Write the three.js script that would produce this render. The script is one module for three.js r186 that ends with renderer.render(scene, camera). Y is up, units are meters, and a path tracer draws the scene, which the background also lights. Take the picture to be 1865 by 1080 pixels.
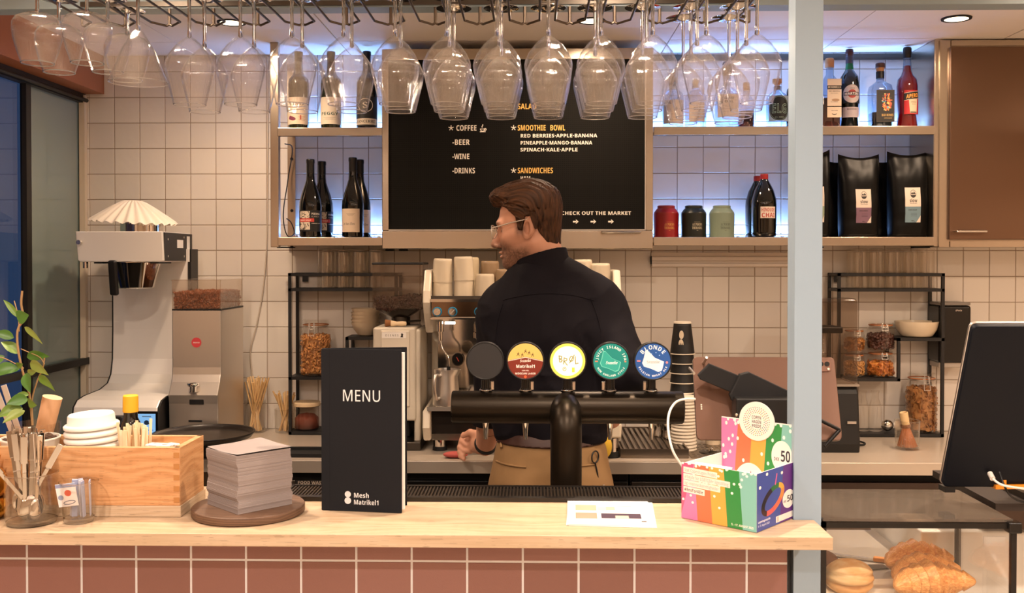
import * as THREE from 'three';
import { RoundedBoxGeometry } from 'three/addons/geometries/RoundedBoxGeometry.js';
import { mergeGeometries } from 'three/addons/utils/BufferGeometryUtils.js';
import { RectAreaLightUniformsLib } from 'three/addons/lights/RectAreaLightUniformsLib.js';

// ---------------------------------------------------------------- camera, sky, exposure
const scene = new THREE.Scene();
const camera = new THREE.PerspectiveCamera(2 * Math.atan(540 / 1813) * 180 / Math.PI, 1865 / 1080, 0.05, 60);
camera.position.set(0, 1.56, 3.86);
camera.rotation.order = 'YXZ';
camera.rotation.set(-0.8 * Math.PI / 180, 1.25 * Math.PI / 180, 0);
camera.setViewOffset(1865, 1080, 0, 41.7, 1865, 1080);
scene.background = new THREE.Color(0.09, 0.125, 0.2);      // dusk outside the left window
const renderer = new THREE.WebGLRenderer();
renderer.toneMapping = THREE.LinearToneMapping;
renderer.toneMappingExposure = 1.0;
renderer.shadowMap.enabled = true;
RectAreaLightUniformsLib.init();
const WARM = new THREE.Color(1.0, 0.72, 0.49), WARM_WHITE = new THREE.Color(1.0, 0.83, 0.7), WARM_MID = new THREE.Color(1.0, 0.76, 0.56), LAMP_POWER = 5.6, LED_BLUE = new THREE.Color(0.2, 0.42, 1.0);

// ---------------------------------------------------------------- helpers
let seed = 7;
const rnd = () => { seed = (seed * 1664525 + 1013904223) >>> 0; return seed / 4294967296; };
const rr = (a, b) => a + (b - a) * rnd();
const R = Math.PI / 180;
function hash2(x, y) { let h = (x * 374761393 + y * 668265263) | 0; h = Math.imul(h ^ (h >>> 13), 1274126177); return ((h ^ (h >>> 16)) >>> 0) / 4294967296; }
function vnoise(x, y, px = 4096, py = 4096) {
  const xi = Math.floor(x), yi = Math.floor(y), fx = x - xi, fy = y - yi, sx = fx * fx * (3 - 2 * fx), sy = fy * fy * (3 - 2 * fy);
  const m = (a, p) => ((a % p) + p) % p, h = (i, j) => hash2(m(i, px), m(j, py));
  return (h(xi, yi) * (1 - sx) + h(xi + 1, yi) * sx) * (1 - sy) + (h(xi, yi + 1) * (1 - sx) + h(xi + 1, yi + 1) * sx) * sy;
}
function n3(x, y, z) { return (vnoise(x + z * 1.7, y - z * 0.6) + vnoise(y * 1.1 + 31, z + x * 0.4 + 7) + vnoise(z * 1.05 + 73, x + y * 0.3 + 19)) / 1.5 - 1; }
const taken = {};
function numbered(n) { const k = taken[n] = (taken[n] || 0) + 1; return k === 1 ? n : n + '_' + String(k - 1).padStart(3, '0'); }
const lin = (v) => v <= 0.04045 ? v / 12.92 : ((v + 0.055) / 1.055) ** 2.4;
function mat(color, roughness = 0.5, metalness = 0, extra = {}) {
  const C = (extra.transmission !== undefined || extra.clearcoat !== undefined || extra.sheen !== undefined || extra.anisotropy !== undefined || extra.ior !== undefined || extra.specularIntensity !== undefined) ? THREE.MeshPhysicalMaterial : THREE.MeshStandardMaterial;
  return new C({ color, roughness, metalness, side: THREE.DoubleSide, ...extra });
}
function tex(w, h, draw) {
  const c = document.createElement('canvas'); c.width = w; c.height = h;
  const g = c.getContext('2d'); draw(g, w, h);
  const t = new THREE.CanvasTexture(c); t.colorSpace = THREE.SRGBColorSpace; return t;
}
function dtex(w, h, fn, srgb = true, metres = null) {
  const d = new Uint8Array(w * h * 4);
  for (let j = 0; j < h; j++) for (let i = 0; i < w; i++) {
    const v = fn(i, j, w, h), o = (j * w + i) * 4, a = Array.isArray(v) ? v : [v, v, v];
    for (let k = 0; k < 3; k++) d[o + k] = Math.max(0, Math.min(255, Math.round(a[k])));
    d[o + 3] = 255;
  }
  const t = new THREE.DataTexture(d, w, h); t.magFilter = THREE.LinearFilter; t.minFilter = THREE.LinearFilter; t.wrapS = t.wrapT = THREE.RepeatWrapping;
  if (srgb) t.colorSpace = THREE.SRGBColorSpace;
  if (metres) t.repeat.set(1 / metres[0], 1 / metres[1]);
  t.needsUpdate = true; return t;
}
// geometry makers
const mv = (g, x = 0, y = 0, z = 0, rx = 0, ry = 0, rz = 0) => { if (rx) g.rotateX(rx); if (ry) g.rotateY(ry); if (rz) g.rotateZ(rz); return g.translate(x, y, z); };
const box = (w, h, d, x = 0, y = 0, z = 0) => new THREE.BoxGeometry(w, h, d).translate(x, y, z);            // centred
const slab = (w, h, d, x = 0, y = 0, z = 0) => new THREE.BoxGeometry(w, h, d).translate(x, y + h / 2, z);   // stands on y
const rbox = (w, h, d, r, x = 0, y = 0, z = 0, s = 2) => new RoundedBoxGeometry(w, h, d, s, Math.min(r, w / 2.01, h / 2.01, d / 2.01)).translate(x, y + h / 2, z);
const cyl = (r0, r1, h, x = 0, y = 0, z = 0, n = 24) => new THREE.CylinderGeometry(r1, r0, h, n).translate(x, y + h / 2, z);
const ball = (r, x = 0, y = 0, z = 0, n = 12) => new THREE.SphereGeometry(r, n, Math.ceil(n * 0.7)).translate(x, y, z);
const lat = (p, n = 32) => new THREE.LatheGeometry(p.map(([a, b]) => new THREE.Vector2(Math.max(a, 0.00001), b)), n);
const tor = (r, t, x = 0, y = 0, z = 0, n = 32, m = 8) => new THREE.TorusGeometry(r, t, m, n).rotateX(Math.PI / 2).translate(x, y, z);
const V = (a) => new THREE.Vector3(a[0], a[1], a[2]);
function rod(a, b, r, n = 8, r2 = r) {
  const A = V(a), B = V(b), d = B.clone().sub(A), g = new THREE.CylinderGeometry(r2, r, d.length(), n);
  g.applyQuaternion(new THREE.Quaternion().setFromUnitVectors(new THREE.Vector3(0, 1, 0), d.normalize()));
  const m = A.add(B).multiplyScalar(0.5); return g.translate(m.x, m.y, m.z);
}
function sqbar(a, b, w) { // axis-aligned square tube
  const d = [0, 1, 2].map((k) => Math.abs(b[k] - a[k]) + w); return box(d[0], d[1], d[2], (a[0] + b[0]) / 2, (a[1] + b[1]) / 2, (a[2] + b[2]) / 2);
}
const tube = (p, r, n = 8, seg = p.length * 8, closed = false) => new THREE.TubeGeometry(new THREE.CatmullRomCurve3(p.map(V), closed), seg, r, n, closed);
function poly(p, r, n = 8) { const l = []; for (let i = 0; i + 1 < p.length; i++) { l.push(rod(p[i], p[i + 1], r, n)); if (i) l.push(ball(r, ...p[i], 8)); } return merge(l); }
function ext(p, depth, bevel = 0, seg = 2) {
  const s = Array.isArray(p) ? new THREE.Shape(p.map(([a, b]) => new THREE.Vector2(a, b))) : p;
  return new THREE.ExtrudeGeometry(s, { depth: depth - 2 * bevel, bevelEnabled: bevel > 0, bevelThickness: bevel, bevelSize: bevel, bevelOffset: -bevel, bevelSegments: seg, curveSegments: 16 }).translate(0, 0, bevel);
}
function extX(p, w, bevel) { // profile given as [z, y] pairs, swept along x, centred
  const g = ext(p, w, bevel).translate(0, 0, -w / 2); return g.applyMatrix4(new THREE.Matrix4().set(0, 0, -1, 0, 0, 1, 0, 0, 1, 0, 0, 0, 0, 0, 0, 1));
}
function rrect(w, h, r) {
  const s = new THREE.Shape(), x = -w / 2, y = -h / 2;
  s.moveTo(x + r, y); s.lineTo(x + w - r, y); s.quadraticCurveTo(x + w, y, x + w, y + r); s.lineTo(x + w, y + h - r); s.quadraticCurveTo(x + w, y + h, x + w - r, y + h);
  s.lineTo(x + r, y + h); s.quadraticCurveTo(x, y + h, x, y + h - r); s.lineTo(x, y + r); s.quadraticCurveTo(x, y, x + r, y); return s;
}
const arcLabel = (r, h, deg, y, centre = 0) => new THREE.CylinderGeometry(r, r, h, 20, 1, true, (centre - deg / 2) * R, deg * R).translate(0, y + h / 2, 0);
function merge(list) {
  const a = list.map((g) => { const h = g.index ? g.toNonIndexed() : g.clone(); for (const k of Object.keys(h.attributes)) if (!['position', 'normal', 'uv'].includes(k)) h.deleteAttribute(k); h.morphAttributes = {}; return h; });
  return mergeGeometries(a);
}
function uvm(g, turn = 0) { // uv in metres by the face's main direction; turn swaps u and v
  const h = g.index ? g.toNonIndexed() : g, p = h.attributes.position, n = h.attributes.normal, uv = new Float32Array(p.count * 2);
  for (let i = 0; i < p.count; i++) {
    const x = Math.abs(n.getX(i)), y = Math.abs(n.getY(i)), z = Math.abs(n.getZ(i));
    let u, v; if (y >= x && y >= z) { u = p.getX(i); v = p.getZ(i); } else if (x > z) { u = p.getZ(i); v = p.getY(i); } else { u = p.getX(i); v = p.getY(i); }
    uv[2 * i] = turn ? v : u; uv[2 * i + 1] = turn ? u : v;
  }
  h.setAttribute('uv', new THREE.BufferAttribute(uv, 2)); return h;
}
// scene makers
function lit(o) { o.castShadow = o.receiveShadow = true; return o; }
function thing(name, label, category, pos = [0, 0, 0], ry = 0, group) {
  const o = new THREE.Group(); o.name = numbered(name); o.position.set(...pos); o.rotation.y = ry; scene.add(o);
  o.userData = { label, category }; if (group) o.userData.group = group; return o;
}
function part(parent, name, geo, m, pos, rot, label) {
  const o = lit(new THREE.Mesh(Array.isArray(geo) ? merge(geo) : geo, m)); o.name = name; parent.add(o);
  if (pos) o.position.set(...pos); if (rot) o.rotation.set(...rot); if (label) o.userData.label = label; return o;
}
function solo(name, label, category, geo, m, pos = [0, 0, 0], rot, group) {
  const o = part(scene, numbered(name), geo, m, pos, rot); o.userData = { label, category }; if (group) o.userData.group = group; return o;
}
function struct(name, geo, m, pos, rot) { const o = part(scene, name, geo, m, pos, rot); o.userData.kind = 'structure'; return o; }
function structGroup(name) { const o = new THREE.Group(); o.name = name; o.userData.kind = 'structure'; scene.add(o); return o; }

// ---------------------------------------------------------------- textures and materials
const speckle = dtex(128, 128, (i, j) => 128 + 60 * (vnoise(i / 4, j / 4, 32, 32) - 0.5) + 70 * (vnoise(i / 2, j / 2, 64, 64) - 0.5), false, [0.06, 0.06]);
const waveN = dtex(128, 128, (i, j) => 255 * (0.6 * vnoise(i / 32, j / 32, 4, 4) + 0.4 * vnoise(i / 12.8, j / 12.8, 10, 10)), false, [0.2, 0.2]);
const streak = dtex(512, 8, (i) => 255 * (0.6 * vnoise(i / 4, 2, 128, 8) + 0.4 * vnoise(i / 1.5, 5, 341, 8)), false);
const brushed = dtex(256, 256, (i, j) => 128 + 90 * (vnoise(i / 64, j, 4, 256) - 0.5) + 60 * (vnoise(i / 16, j / 2, 16, 128) - 0.5), false, [0.25, 0.06]);
const brushedRough = dtex(256, 256, (i, j) => 225 + 50 * (vnoise(i / 64, j, 4, 256) - 0.5), false, [0.3, 0.09]);
function woodTex(a, b, c, metres, rings = 9) {
  return dtex(512, 512, (i, j) => {
    const u = i / 512, v = j / 512, w = vnoise(u * 3, v * 4, 3, 4) * 1.6 + vnoise(u * 6, v * 12, 6, 12) * 0.5;
    const r = 0.5 + 0.5 * Math.sin((v * rings + w * 1.9) * Math.PI * 2), f = vnoise(u * 10, v * 220, 10, 220), p = vnoise(u * 26, v * 300, 26, 300);
    const t = 0.42 * r + 0.38 * f + 0.2 * vnoise(u * 2 + 5, v * 3, 2, 3), d = p > 0.86 ? 0.84 : 1;
    return [0, 1, 2].map((k) => (t < 0.5 ? a[k] + (b[k] - a[k]) * t * 2 : b[k] + (c[k] - b[k]) * (t - 0.5) * 2) * d);
  }, true, metres);
}
const oakTex = woodTex([196, 174, 148], [188, 164, 136], [174, 148, 118], [0.6, 0.22]);
const oakDarkTex = woodTex([212, 166, 122], [200, 150, 104], [180, 126, 80], [0.35, 0.16]);
const walnutTex = woodTex([120, 92, 72], [98, 72, 54], [74, 52, 40], [0.3, 0.12], 14);
const M = {
  oak: mat(0xffffff, 0.42, 0, { map: oakTex }), oakDark: mat(0xffffff, 0.45, 0, { map: oakDarkTex }), walnut: mat(0xffffff, 0.55, 0, { map: walnutTex }),
  steel: mat(0xbfb3a3, 0.27, 1), edgeSteel: mat(0xcabfb1, 0.34, 0.6),
  steelSmooth: mat(0xd6d0c8, 0.36, 1), chrome: mat(0xd8d4ce, 0.07, 1), aluminium: mat(0xcfcac4, 0.38, 1), darkSteel: mat(0x55504a, 0.35, 1),
  black: mat(0x0c0c0d, 0.45), blackMatte: mat(0x141416, 0.75), blackGloss: mat(0x070708, 0.16), rubber: mat(0x101010, 0.8), powder: mat(0x121214, 0.5),
  white: mat(0xe8e4dc, 0.4), whiteGloss: mat(0xe9e3d8, 0.22), cream: mat(0xd9cdb8, 0.45), paper: mat(0xf2eee8, 0.85), ivory: mat(0xdccfb8, 0.3),
  glass: mat(0xffffff, 0.02, 0, { transmission: 1, thickness: 0, ior: 1.5 }), glassSolid: mat(0xffffff, 0.01, 0, { transmission: 1, thickness: 0.01, ior: 1.5 }),
  acrylic: mat(0xf8f5f2, 0.06, 0, { transmission: 1, thickness: 0, ior: 1.45 }), smoke: mat(0xd8cfc6, 0.05, 0, { transmission: 1, thickness: 0, ior: 1.45 }),
  brew: mat(0xf6f2ec, 0.3, 0.25), brushedBody: mat(0xd2cac0, 0.34, 0.85), clear: mat(0xfbfaf8, 0.02, 0, { transmission: 1, thickness: 0, ior: 1.62 }),
  orange: mat(0xd9662c, 0.6), bamboo: mat(0xd9b27a, 0.6), bambooPale: mat(0xe6c592, 0.6), palewood: mat(0xe7cda6, 0.65),
};
// ---------------------------------------------------------------- downlights (fitting + its light)
const glowLamp = mat(0xfff2e0, 0.6, 0, { emissive: new THREE.Color(1.0, 0.8, 0.55), emissiveIntensity: 3.2 });
const CEIL = 2.354;
function downlight(x, z, label, power = LAMP_POWER, tone = WARM, beam = 0) {
  const t = thing('ceiling_downlight', label, 'ceiling light', [x, CEIL, z], 0, 'ceiling downlights');
  part(t, 'trim_ring', lat([[0.037, -0.001], [0.038, -0.004], [0.047, -0.004], [0.048, 0], [0.048, 0.002]], 40), M.blackMatte);
  part(t, 'glowing_lens', cyl(0.038, 0.038, 0.002, 0, -0.003, 0, 32), glowLamp);
  const s = new THREE.SpotLight(tone, power, 0, 88 * R, 0.75, 2); s.position.set(x, CEIL - 0.008, z); s.target.position.set(x, 0, z);
  s.castShadow = true; s.shadow.radius = 1.6; if (beam) { s.angle = beam * R; s.penumbra = 1; } scene.add(s, s.target);
}

// ================================================================= the room
{
  const ceilPaint = mat(0xf5eee6, 0.8, 0, { bumpMap: speckle, bumpScale: 0.0003 }), ceil = structGroup('ceiling');
  part(ceil, 'ceiling_void', slab(5.6, 0.08, 7.6, 0.84, CEIL + 0.02, 3.5), ceilPaint);
  const pg = box(0.596, 0.02, 0.596), half = box(0.596, 0.02, 0.238);
  for (let i = 0; i < 8; i++) for (let j = -1; j < 12; j++) {
    const x = -1.61 + 0.6 * i, z = j < 0 ? 0.121 : 0.543 + 0.6 * j;
    part(ceil, 'ceiling_panel', j < 0 ? half : pg, ceilPaint, [x, CEIL + 0.01 + (hash2(i, j + 3) - 0.5) * 0.002, z]);
  }
  struct('floor', slab(5.6, 0.1, 7.6, 0.84, -0.1, 3.5), mat(0xcfc4b6, 0.6, 0, { bumpMap: speckle, bumpScale: 0.0004 }));
  struct('wall_right', slab(0.1, 2.5, 7.6, 3.15, 0, 3.5), mat(0xcbb8a6, 0.7));
  struct('wall_front', slab(5.6, 2.5, 0.1, 0.84, 0, 7.2), mat(0xcdbba9, 0.75));
  const wl = structGroup('wall_left'), plaster = mat(0xa7927e, 0.75);
  part(wl, 'plaster_wall', [slab(0.1, 2.5, 5.8, -1.82, 0, 4.35), slab(0.1, 0.7, 1.45, -1.82, 0, 0.725)], plaster);
  const soffit = mat(0xa8663f, 0.55); // terracotta painted boxing along the left wall
  struct('trim_1', slab(0.095, 0.15, 7.1, -1.7235, 2.206, 3.552), soffit);
  // window beside the corner
  const frame = mat(0x15130f, 0.45), w1 = structGroup('window_1');
  part(w1, 'window_frame', [slab(0.03, 0.038, 1.45, -1.765, 2.17, 0.725), slab(0.022, 1.48, 0.034, -1.766, 0.7, 0.43), slab(0.03, 0.04, 1.45, -1.765, 0.7, 0.725), slab(0.03, 1.48, 0.05, -1.765, 0.7, 1.42), rod([-1.742, 2.18, 0.008], [-1.742, 2.18, 1.4], 0.008)], frame);
  part(w1, 'transom_bar', slab(0.02, 0.026, 1.44, -1.75, 1.152, 0.722), frame);
  part(w1, 'frosted_pane', slab(0.008, 1.44, 0.41, -1.775, 0.735, 0.211), mat(0x7f918d, 0.12, 0, { clearcoat: 1, clearcoatRoughness: 0.03 }));
  part(w1, 'clear_pane', slab(0.008, 1.44, 0.96, -1.775, 0.735, 0.925), mat(0xb9cadd, 0.03, 0, { transmission: 1, thickness: 0, ior: 1.5 }));
  struct('trim_2', slab(0.022, 1.5, 0.022, -1.7555, 0.7, 0.012), mat(0xe2d2ba, 0.5));
  // pavement and a dim blue shopfront across the lane
  solo('shopfront', 'dim blue shopfront outside the left window', 'building', [slab(0.2, 1.35, 6, -3.6, 0, 1.2), slab(0.35, 0.12, 6, -3.5, 1.35, 1.2), slab(0.1, 1.4, 6, -3.65, 1.46, 1.2)], mat(0x2f63a8, 0.7));
  struct('pavement', slab(2.2, 0.1, 7, -2.95, -0.1, 1.5), mat(0x5d6068, 0.85));
}
// back wall: grout bed with square glazed tiles
const TILE_W = 0.0996, TILE_H = 0.0995, TX0 = -1.737, TY0 = 2.1925;
function tileGeo(w, h, d, c, u0, v0) { // chamfered tile, front face at z = 0
  const p = [], n = [], uv = [], a = w / 2, b = h / 2, q = (P, N) => { for (const k of [0, 1, 2, 0, 2, 3]) { p.push(...P[k]); n.push(...N); uv.push(u0 + P[k][0], v0 + P[k][1]); } };
  const f = [[-a + c, -b + c, 0], [a - c, -b + c, 0], [a - c, b - c, 0], [-a + c, b - c, 0]], e = [[-a, -b, -c], [a, -b, -c], [a, b, -c], [-a, b, -c]], k = e.map(([x, y]) => [x, y, -d]);
  q(f, [0, 0, 1]); const S = Math.SQRT1_2;
  [[0, -1], [1, 0], [0, 1], [-1, 0]].forEach(([nx, ny], i) => { const j = (i + 1) % 4; q([e[i], e[j], f[j], f[i]], [nx * S, ny * S, S]); q([k[i], k[j], e[j], e[i]], [nx, ny, 0]); });
  const g = new THREE.BufferGeometry(); g.setAttribute('position', new THREE.Float32BufferAttribute(p, 3)); g.setAttribute('normal', new THREE.Float32BufferAttribute(n, 3)); g.setAttribute('uv', new THREE.Float32BufferAttribute(uv, 2)); return g;
}
{
  const wall = structGroup('wall_back');
  part(wall, 'grout_bed', slab(5.0, 2.46, 0.1, 0.7, 0, -0.0518), mat(0xa08c78, 0.9, 0, { bumpMap: speckle, bumpScale: 0.0004 }));
  const tm = [0xe6dfd6, 0xe3dcd2, 0xe9e2d8, 0xe1d9d0].map((c) => mat(c, 0.3, 0, { bumpMap: waveN, bumpScale: 0.0009 }));
  const geo = [0, 1, 2, 3, 4].map((k) => tileGeo(TILE_W - 0.0027, TILE_H - 0.0027, 0.006, 0.0012, k * 0.23, k * 0.37)), rest = [];
  // regions covered by other things (world x and y on the wall)
  const hid = [[-0.62, 0.5, 1.60, 2.5], [1.56, 3, 1.62, 2.5], [-0.28, 0.42, 0.8, 1.62], [0.95, 1.14, 0.8, 2.5], [-1.66, -1.14, 0.8, 1.35], [1.56, 3, 0.8, 1.34], [-3, 3, 2.29, 2.6], [-0.62, -0.28, 0.8, 1.30]];
  let nShown = 0;
  for (let i = 0; i < 46; i++) for (let j = -2; j < 14; j++) {
    const x = TX0 + TILE_W * (i + 0.5), y = TY0 - TILE_H * (j + 0.5), k = Math.floor(hash2(i * 7 + 1, j * 13 + 5) * 5), m = Math.floor(hash2(i + 50, j * 3 + 9) * 4);
    const dz = (hash2(i * 3, j * 5 + 1) - 0.5) * 0.0006;
    if (nShown >= 300 || x > 1.95 || hid.some(([a, b, c, d]) => x > a && x < b && y > c && y < d)) { rest.push(geo[k].clone().translate(x, y, dz)); continue; }
    nShown++; part(wall, 'wall_tile', geo[k], tm[m], [x, y, dz]);
  }
  for (let j = -1; j < 14; j++) { const g = tileGeo(0.02, TILE_H - 0.0032, 0.006, 0.0012, 0.1, j * 0.2); part(wall, 'wall_tile', g, tm[0], [TX0 - 0.0105, TY0 - TILE_H * (j + 0.5), 0]); }
  part(wall, 'remaining_tiles', merge(rest), tm[0]).userData.kind = 'stuff';
}
// ceiling downlights: one in every second panel
{
  const rows = [[0.543, 'by the back wall', 0.6, WARM], [1.743, 'above the aisle', 1.7, WARM_MID, 78], [2.943, 'above the guests', 1.3, WARM_WHITE], [4.143, 'behind the camera', 1.4, WARM_WHITE], [5.343, 'at the far end of the room', 1.25, WARM]];
  const cols = [[-1.01, 'left'], [0.19, 'middle'], [1.39, 'right']];
  for (const [z, a, p, c, beam] of rows) for (const [x, b] of cols) downlight(x, z, `round recessed downlight ${a}, ${b} one of its row`, LAMP_POWER * p, c, beam);
  downlight(2.59, 1.743, 'round recessed downlight far right, beyond the pastry case'); downlight(2.59, 2.943, 'round recessed downlight far right, in front of the pastry case');
}
// steel post and cross beam that carry the glass rack
{
  const sage = mat(0x93a8ba, 0.38, 0, { bumpMap: speckle, bumpScale: 0.0001 }), t = thing('steel_post', 'pale blue grey square steel post at the right end of the counter', 'post', [0.4954, 0, 2.029]);
  part(t, 'shaft', rbox(0.05, CEIL, 0.05, 0.0015, 0, 0, 0), sage);
  const b = thing('cross_beam', 'grey painted steel beam across the top, behind the glass rack', 'beam', [0.69, 2.19, 1.345]);
  part(b, 'tube', box(4.85, 0.06, 0.06, 0, 0.03, 0), mat(0x93a6b0, 0.4));
  for (const x of [-2.0, -0.6, 0.8, 2.0]) part(b, 'hanger', slab(0.02, 0.11, 0.02, x, 0.06, 0), M.darkSteel);
}

// ================================================================= wall shelves, menu board, cupboard
const SZ = 0.235, SH1 = 2.0425, SH2 = 1.642;
function shelfBoard(t, x0, x1, y) {
  part(t, 'shelf', uvm(merge([slab(x1 - x0, 0.003, 0.228, (x0 + x1) / 2, y - 0.003, 0.12), rbox(x1 - x0, 0.031, 0.006, 0.002, (x0 + x1) / 2, y - 0.031, SZ - 0.003), slab(x1 - x0, 0.012, 0.003, (x0 + x1) / 2, y - 0.031 , SZ - 0.02), slab(x1 - x0, 0.016, 0.002, (x0 + x1) / 2, y, 0.004)])), M.steel);
}
const ledGlow = mat(0xdfeaff, 0.6, 0, { emissive: LED_BLUE, emissiveIntensity: 4 });
function ledStrip(x0, x1, y, label, power) {
  const n = Math.round((x1 - x0) / 0.034), t = thing('led_strip', label, 'light strip', [(x0 + x1) / 2, y, 0.018], 0, 'blue light strips behind the shelves');
  part(t, 'backing', slab(x1 - x0, 0.003, 0.01, 0, 0, 0), M.white);
  part(t, 'lamp_chips', Array.from({ length: n }, (_, i) => slab(0.02, 0.003, 0.006, -(x1 - x0) / 2 + (i + 0.5) * (x1 - x0) / n, 0.003, 0)), ledGlow);
  const l = new THREE.RectAreaLight(LED_BLUE, power, x1 - x0, 0.008); l.position.set((x0 + x1) / 2, y + 0.008, 0.018); l.rotation.x = Math.PI / 2; scene.add(l);
}
const XL0 = -0.9633, XL1 = -0.5537, XB1 = 0.4346, XR1 = 1.4448;
{
  const t = thing('wall_shelf', 'stainless steel wall shelf holding wine bottles, left of the menu board', 'shelf');
  const hole = (x, y, z) => mv(new THREE.TorusGeometry(0.006, 0.0025, 6, 16), x, y, z);
  part(t, 'front_post', uvm(rbox(0.03, 2.36 - 1.61, 0.03, 0.002, XL0 + 0.015, 1.606, SZ - 0.016), 1), M.steel);
  part(t, 'rear_post', uvm(slab(0.03, 0.74, 0.012, -0.9389, 1.611, 0.012), 1), M.steel);
  for (const y of [1.61, 1.75, 1.95, 2.12]) part(t, 'screw', mv(cyl(0.006, 0.006, 0.003, 0, 0, 0, 14), -0.9369, y, 0.018, 90 * R), M.black);
  for (const y of [SH1, SH2]) shelfBoard(t, XL0 + 0.026, XL1 + 0.004, y);
  for (const x of [-0.9542, -0.9251]) part(t, 'foot', slab(0.034, 0.005, 0.03, x, 1.604, 0.1), M.rubber);
  const r = thing('wall_shelf', 'stainless steel wall shelf holding spirits, tins and coffee bags, right of the menu board', 'shelf');
  for (const y of [SH1, SH2]) shelfBoard(r, XB1, XR1, y);
  part(r, 'side_panel', uvm(slab(0.003, 0.74, 0.228, XR1 - 0.002, 1.611, 0.119), 1), M.steel);
  part(r, 'front_post', uvm(rbox(0.028, 0.745, 0.02, 0.002, XR1 + 0.012, 1.608, SZ - 0.01), 1), M.steel);
  part(r, 'rear_post', uvm(slab(0.028, 0.74, 0.01, 1.4648, 1.611, 0.012), 1), M.steel);
  part(r, 'top_rail', slab(XR1 - XB1, 0.022, 0.012, (XB1 + XR1) / 2, 2.325, 0.012), M.darkSteel);
  for (const y of [1.72, 2.24]) part(r, 'bolt_hole', mv(cyl(0.008, 0.008, 0.003, 0, 0, 0, 16), 1.4617, y, 0.018, 90 * R), M.black);
  for (const x of [1.047, 1.4394]) part(r, 'foot', slab(0.06, 0.006, 0.03, x, 1.603, 0.12), M.rubber);
  ledStrip(-0.9177, XL1 - 0.01, SH1 + 0.001, 'blue light strip at the back of the upper wine shelf', 294);
  ledStrip(-0.9177, XL1 - 0.01, SH2 + 0.001, 'blue light strip at the back of the lower wine shelf', 226);
  ledStrip(XB1 + 0.01, XR1 - 0.05, SH1 + 0.001, 'blue light strip behind the spirit bottles', 294);
  ledStrip(XB1 + 0.01, XR1 - 0.05, SH2 + 0.001, 'blue light strip behind the tea tins and coffee bags', 226);
}
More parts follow.
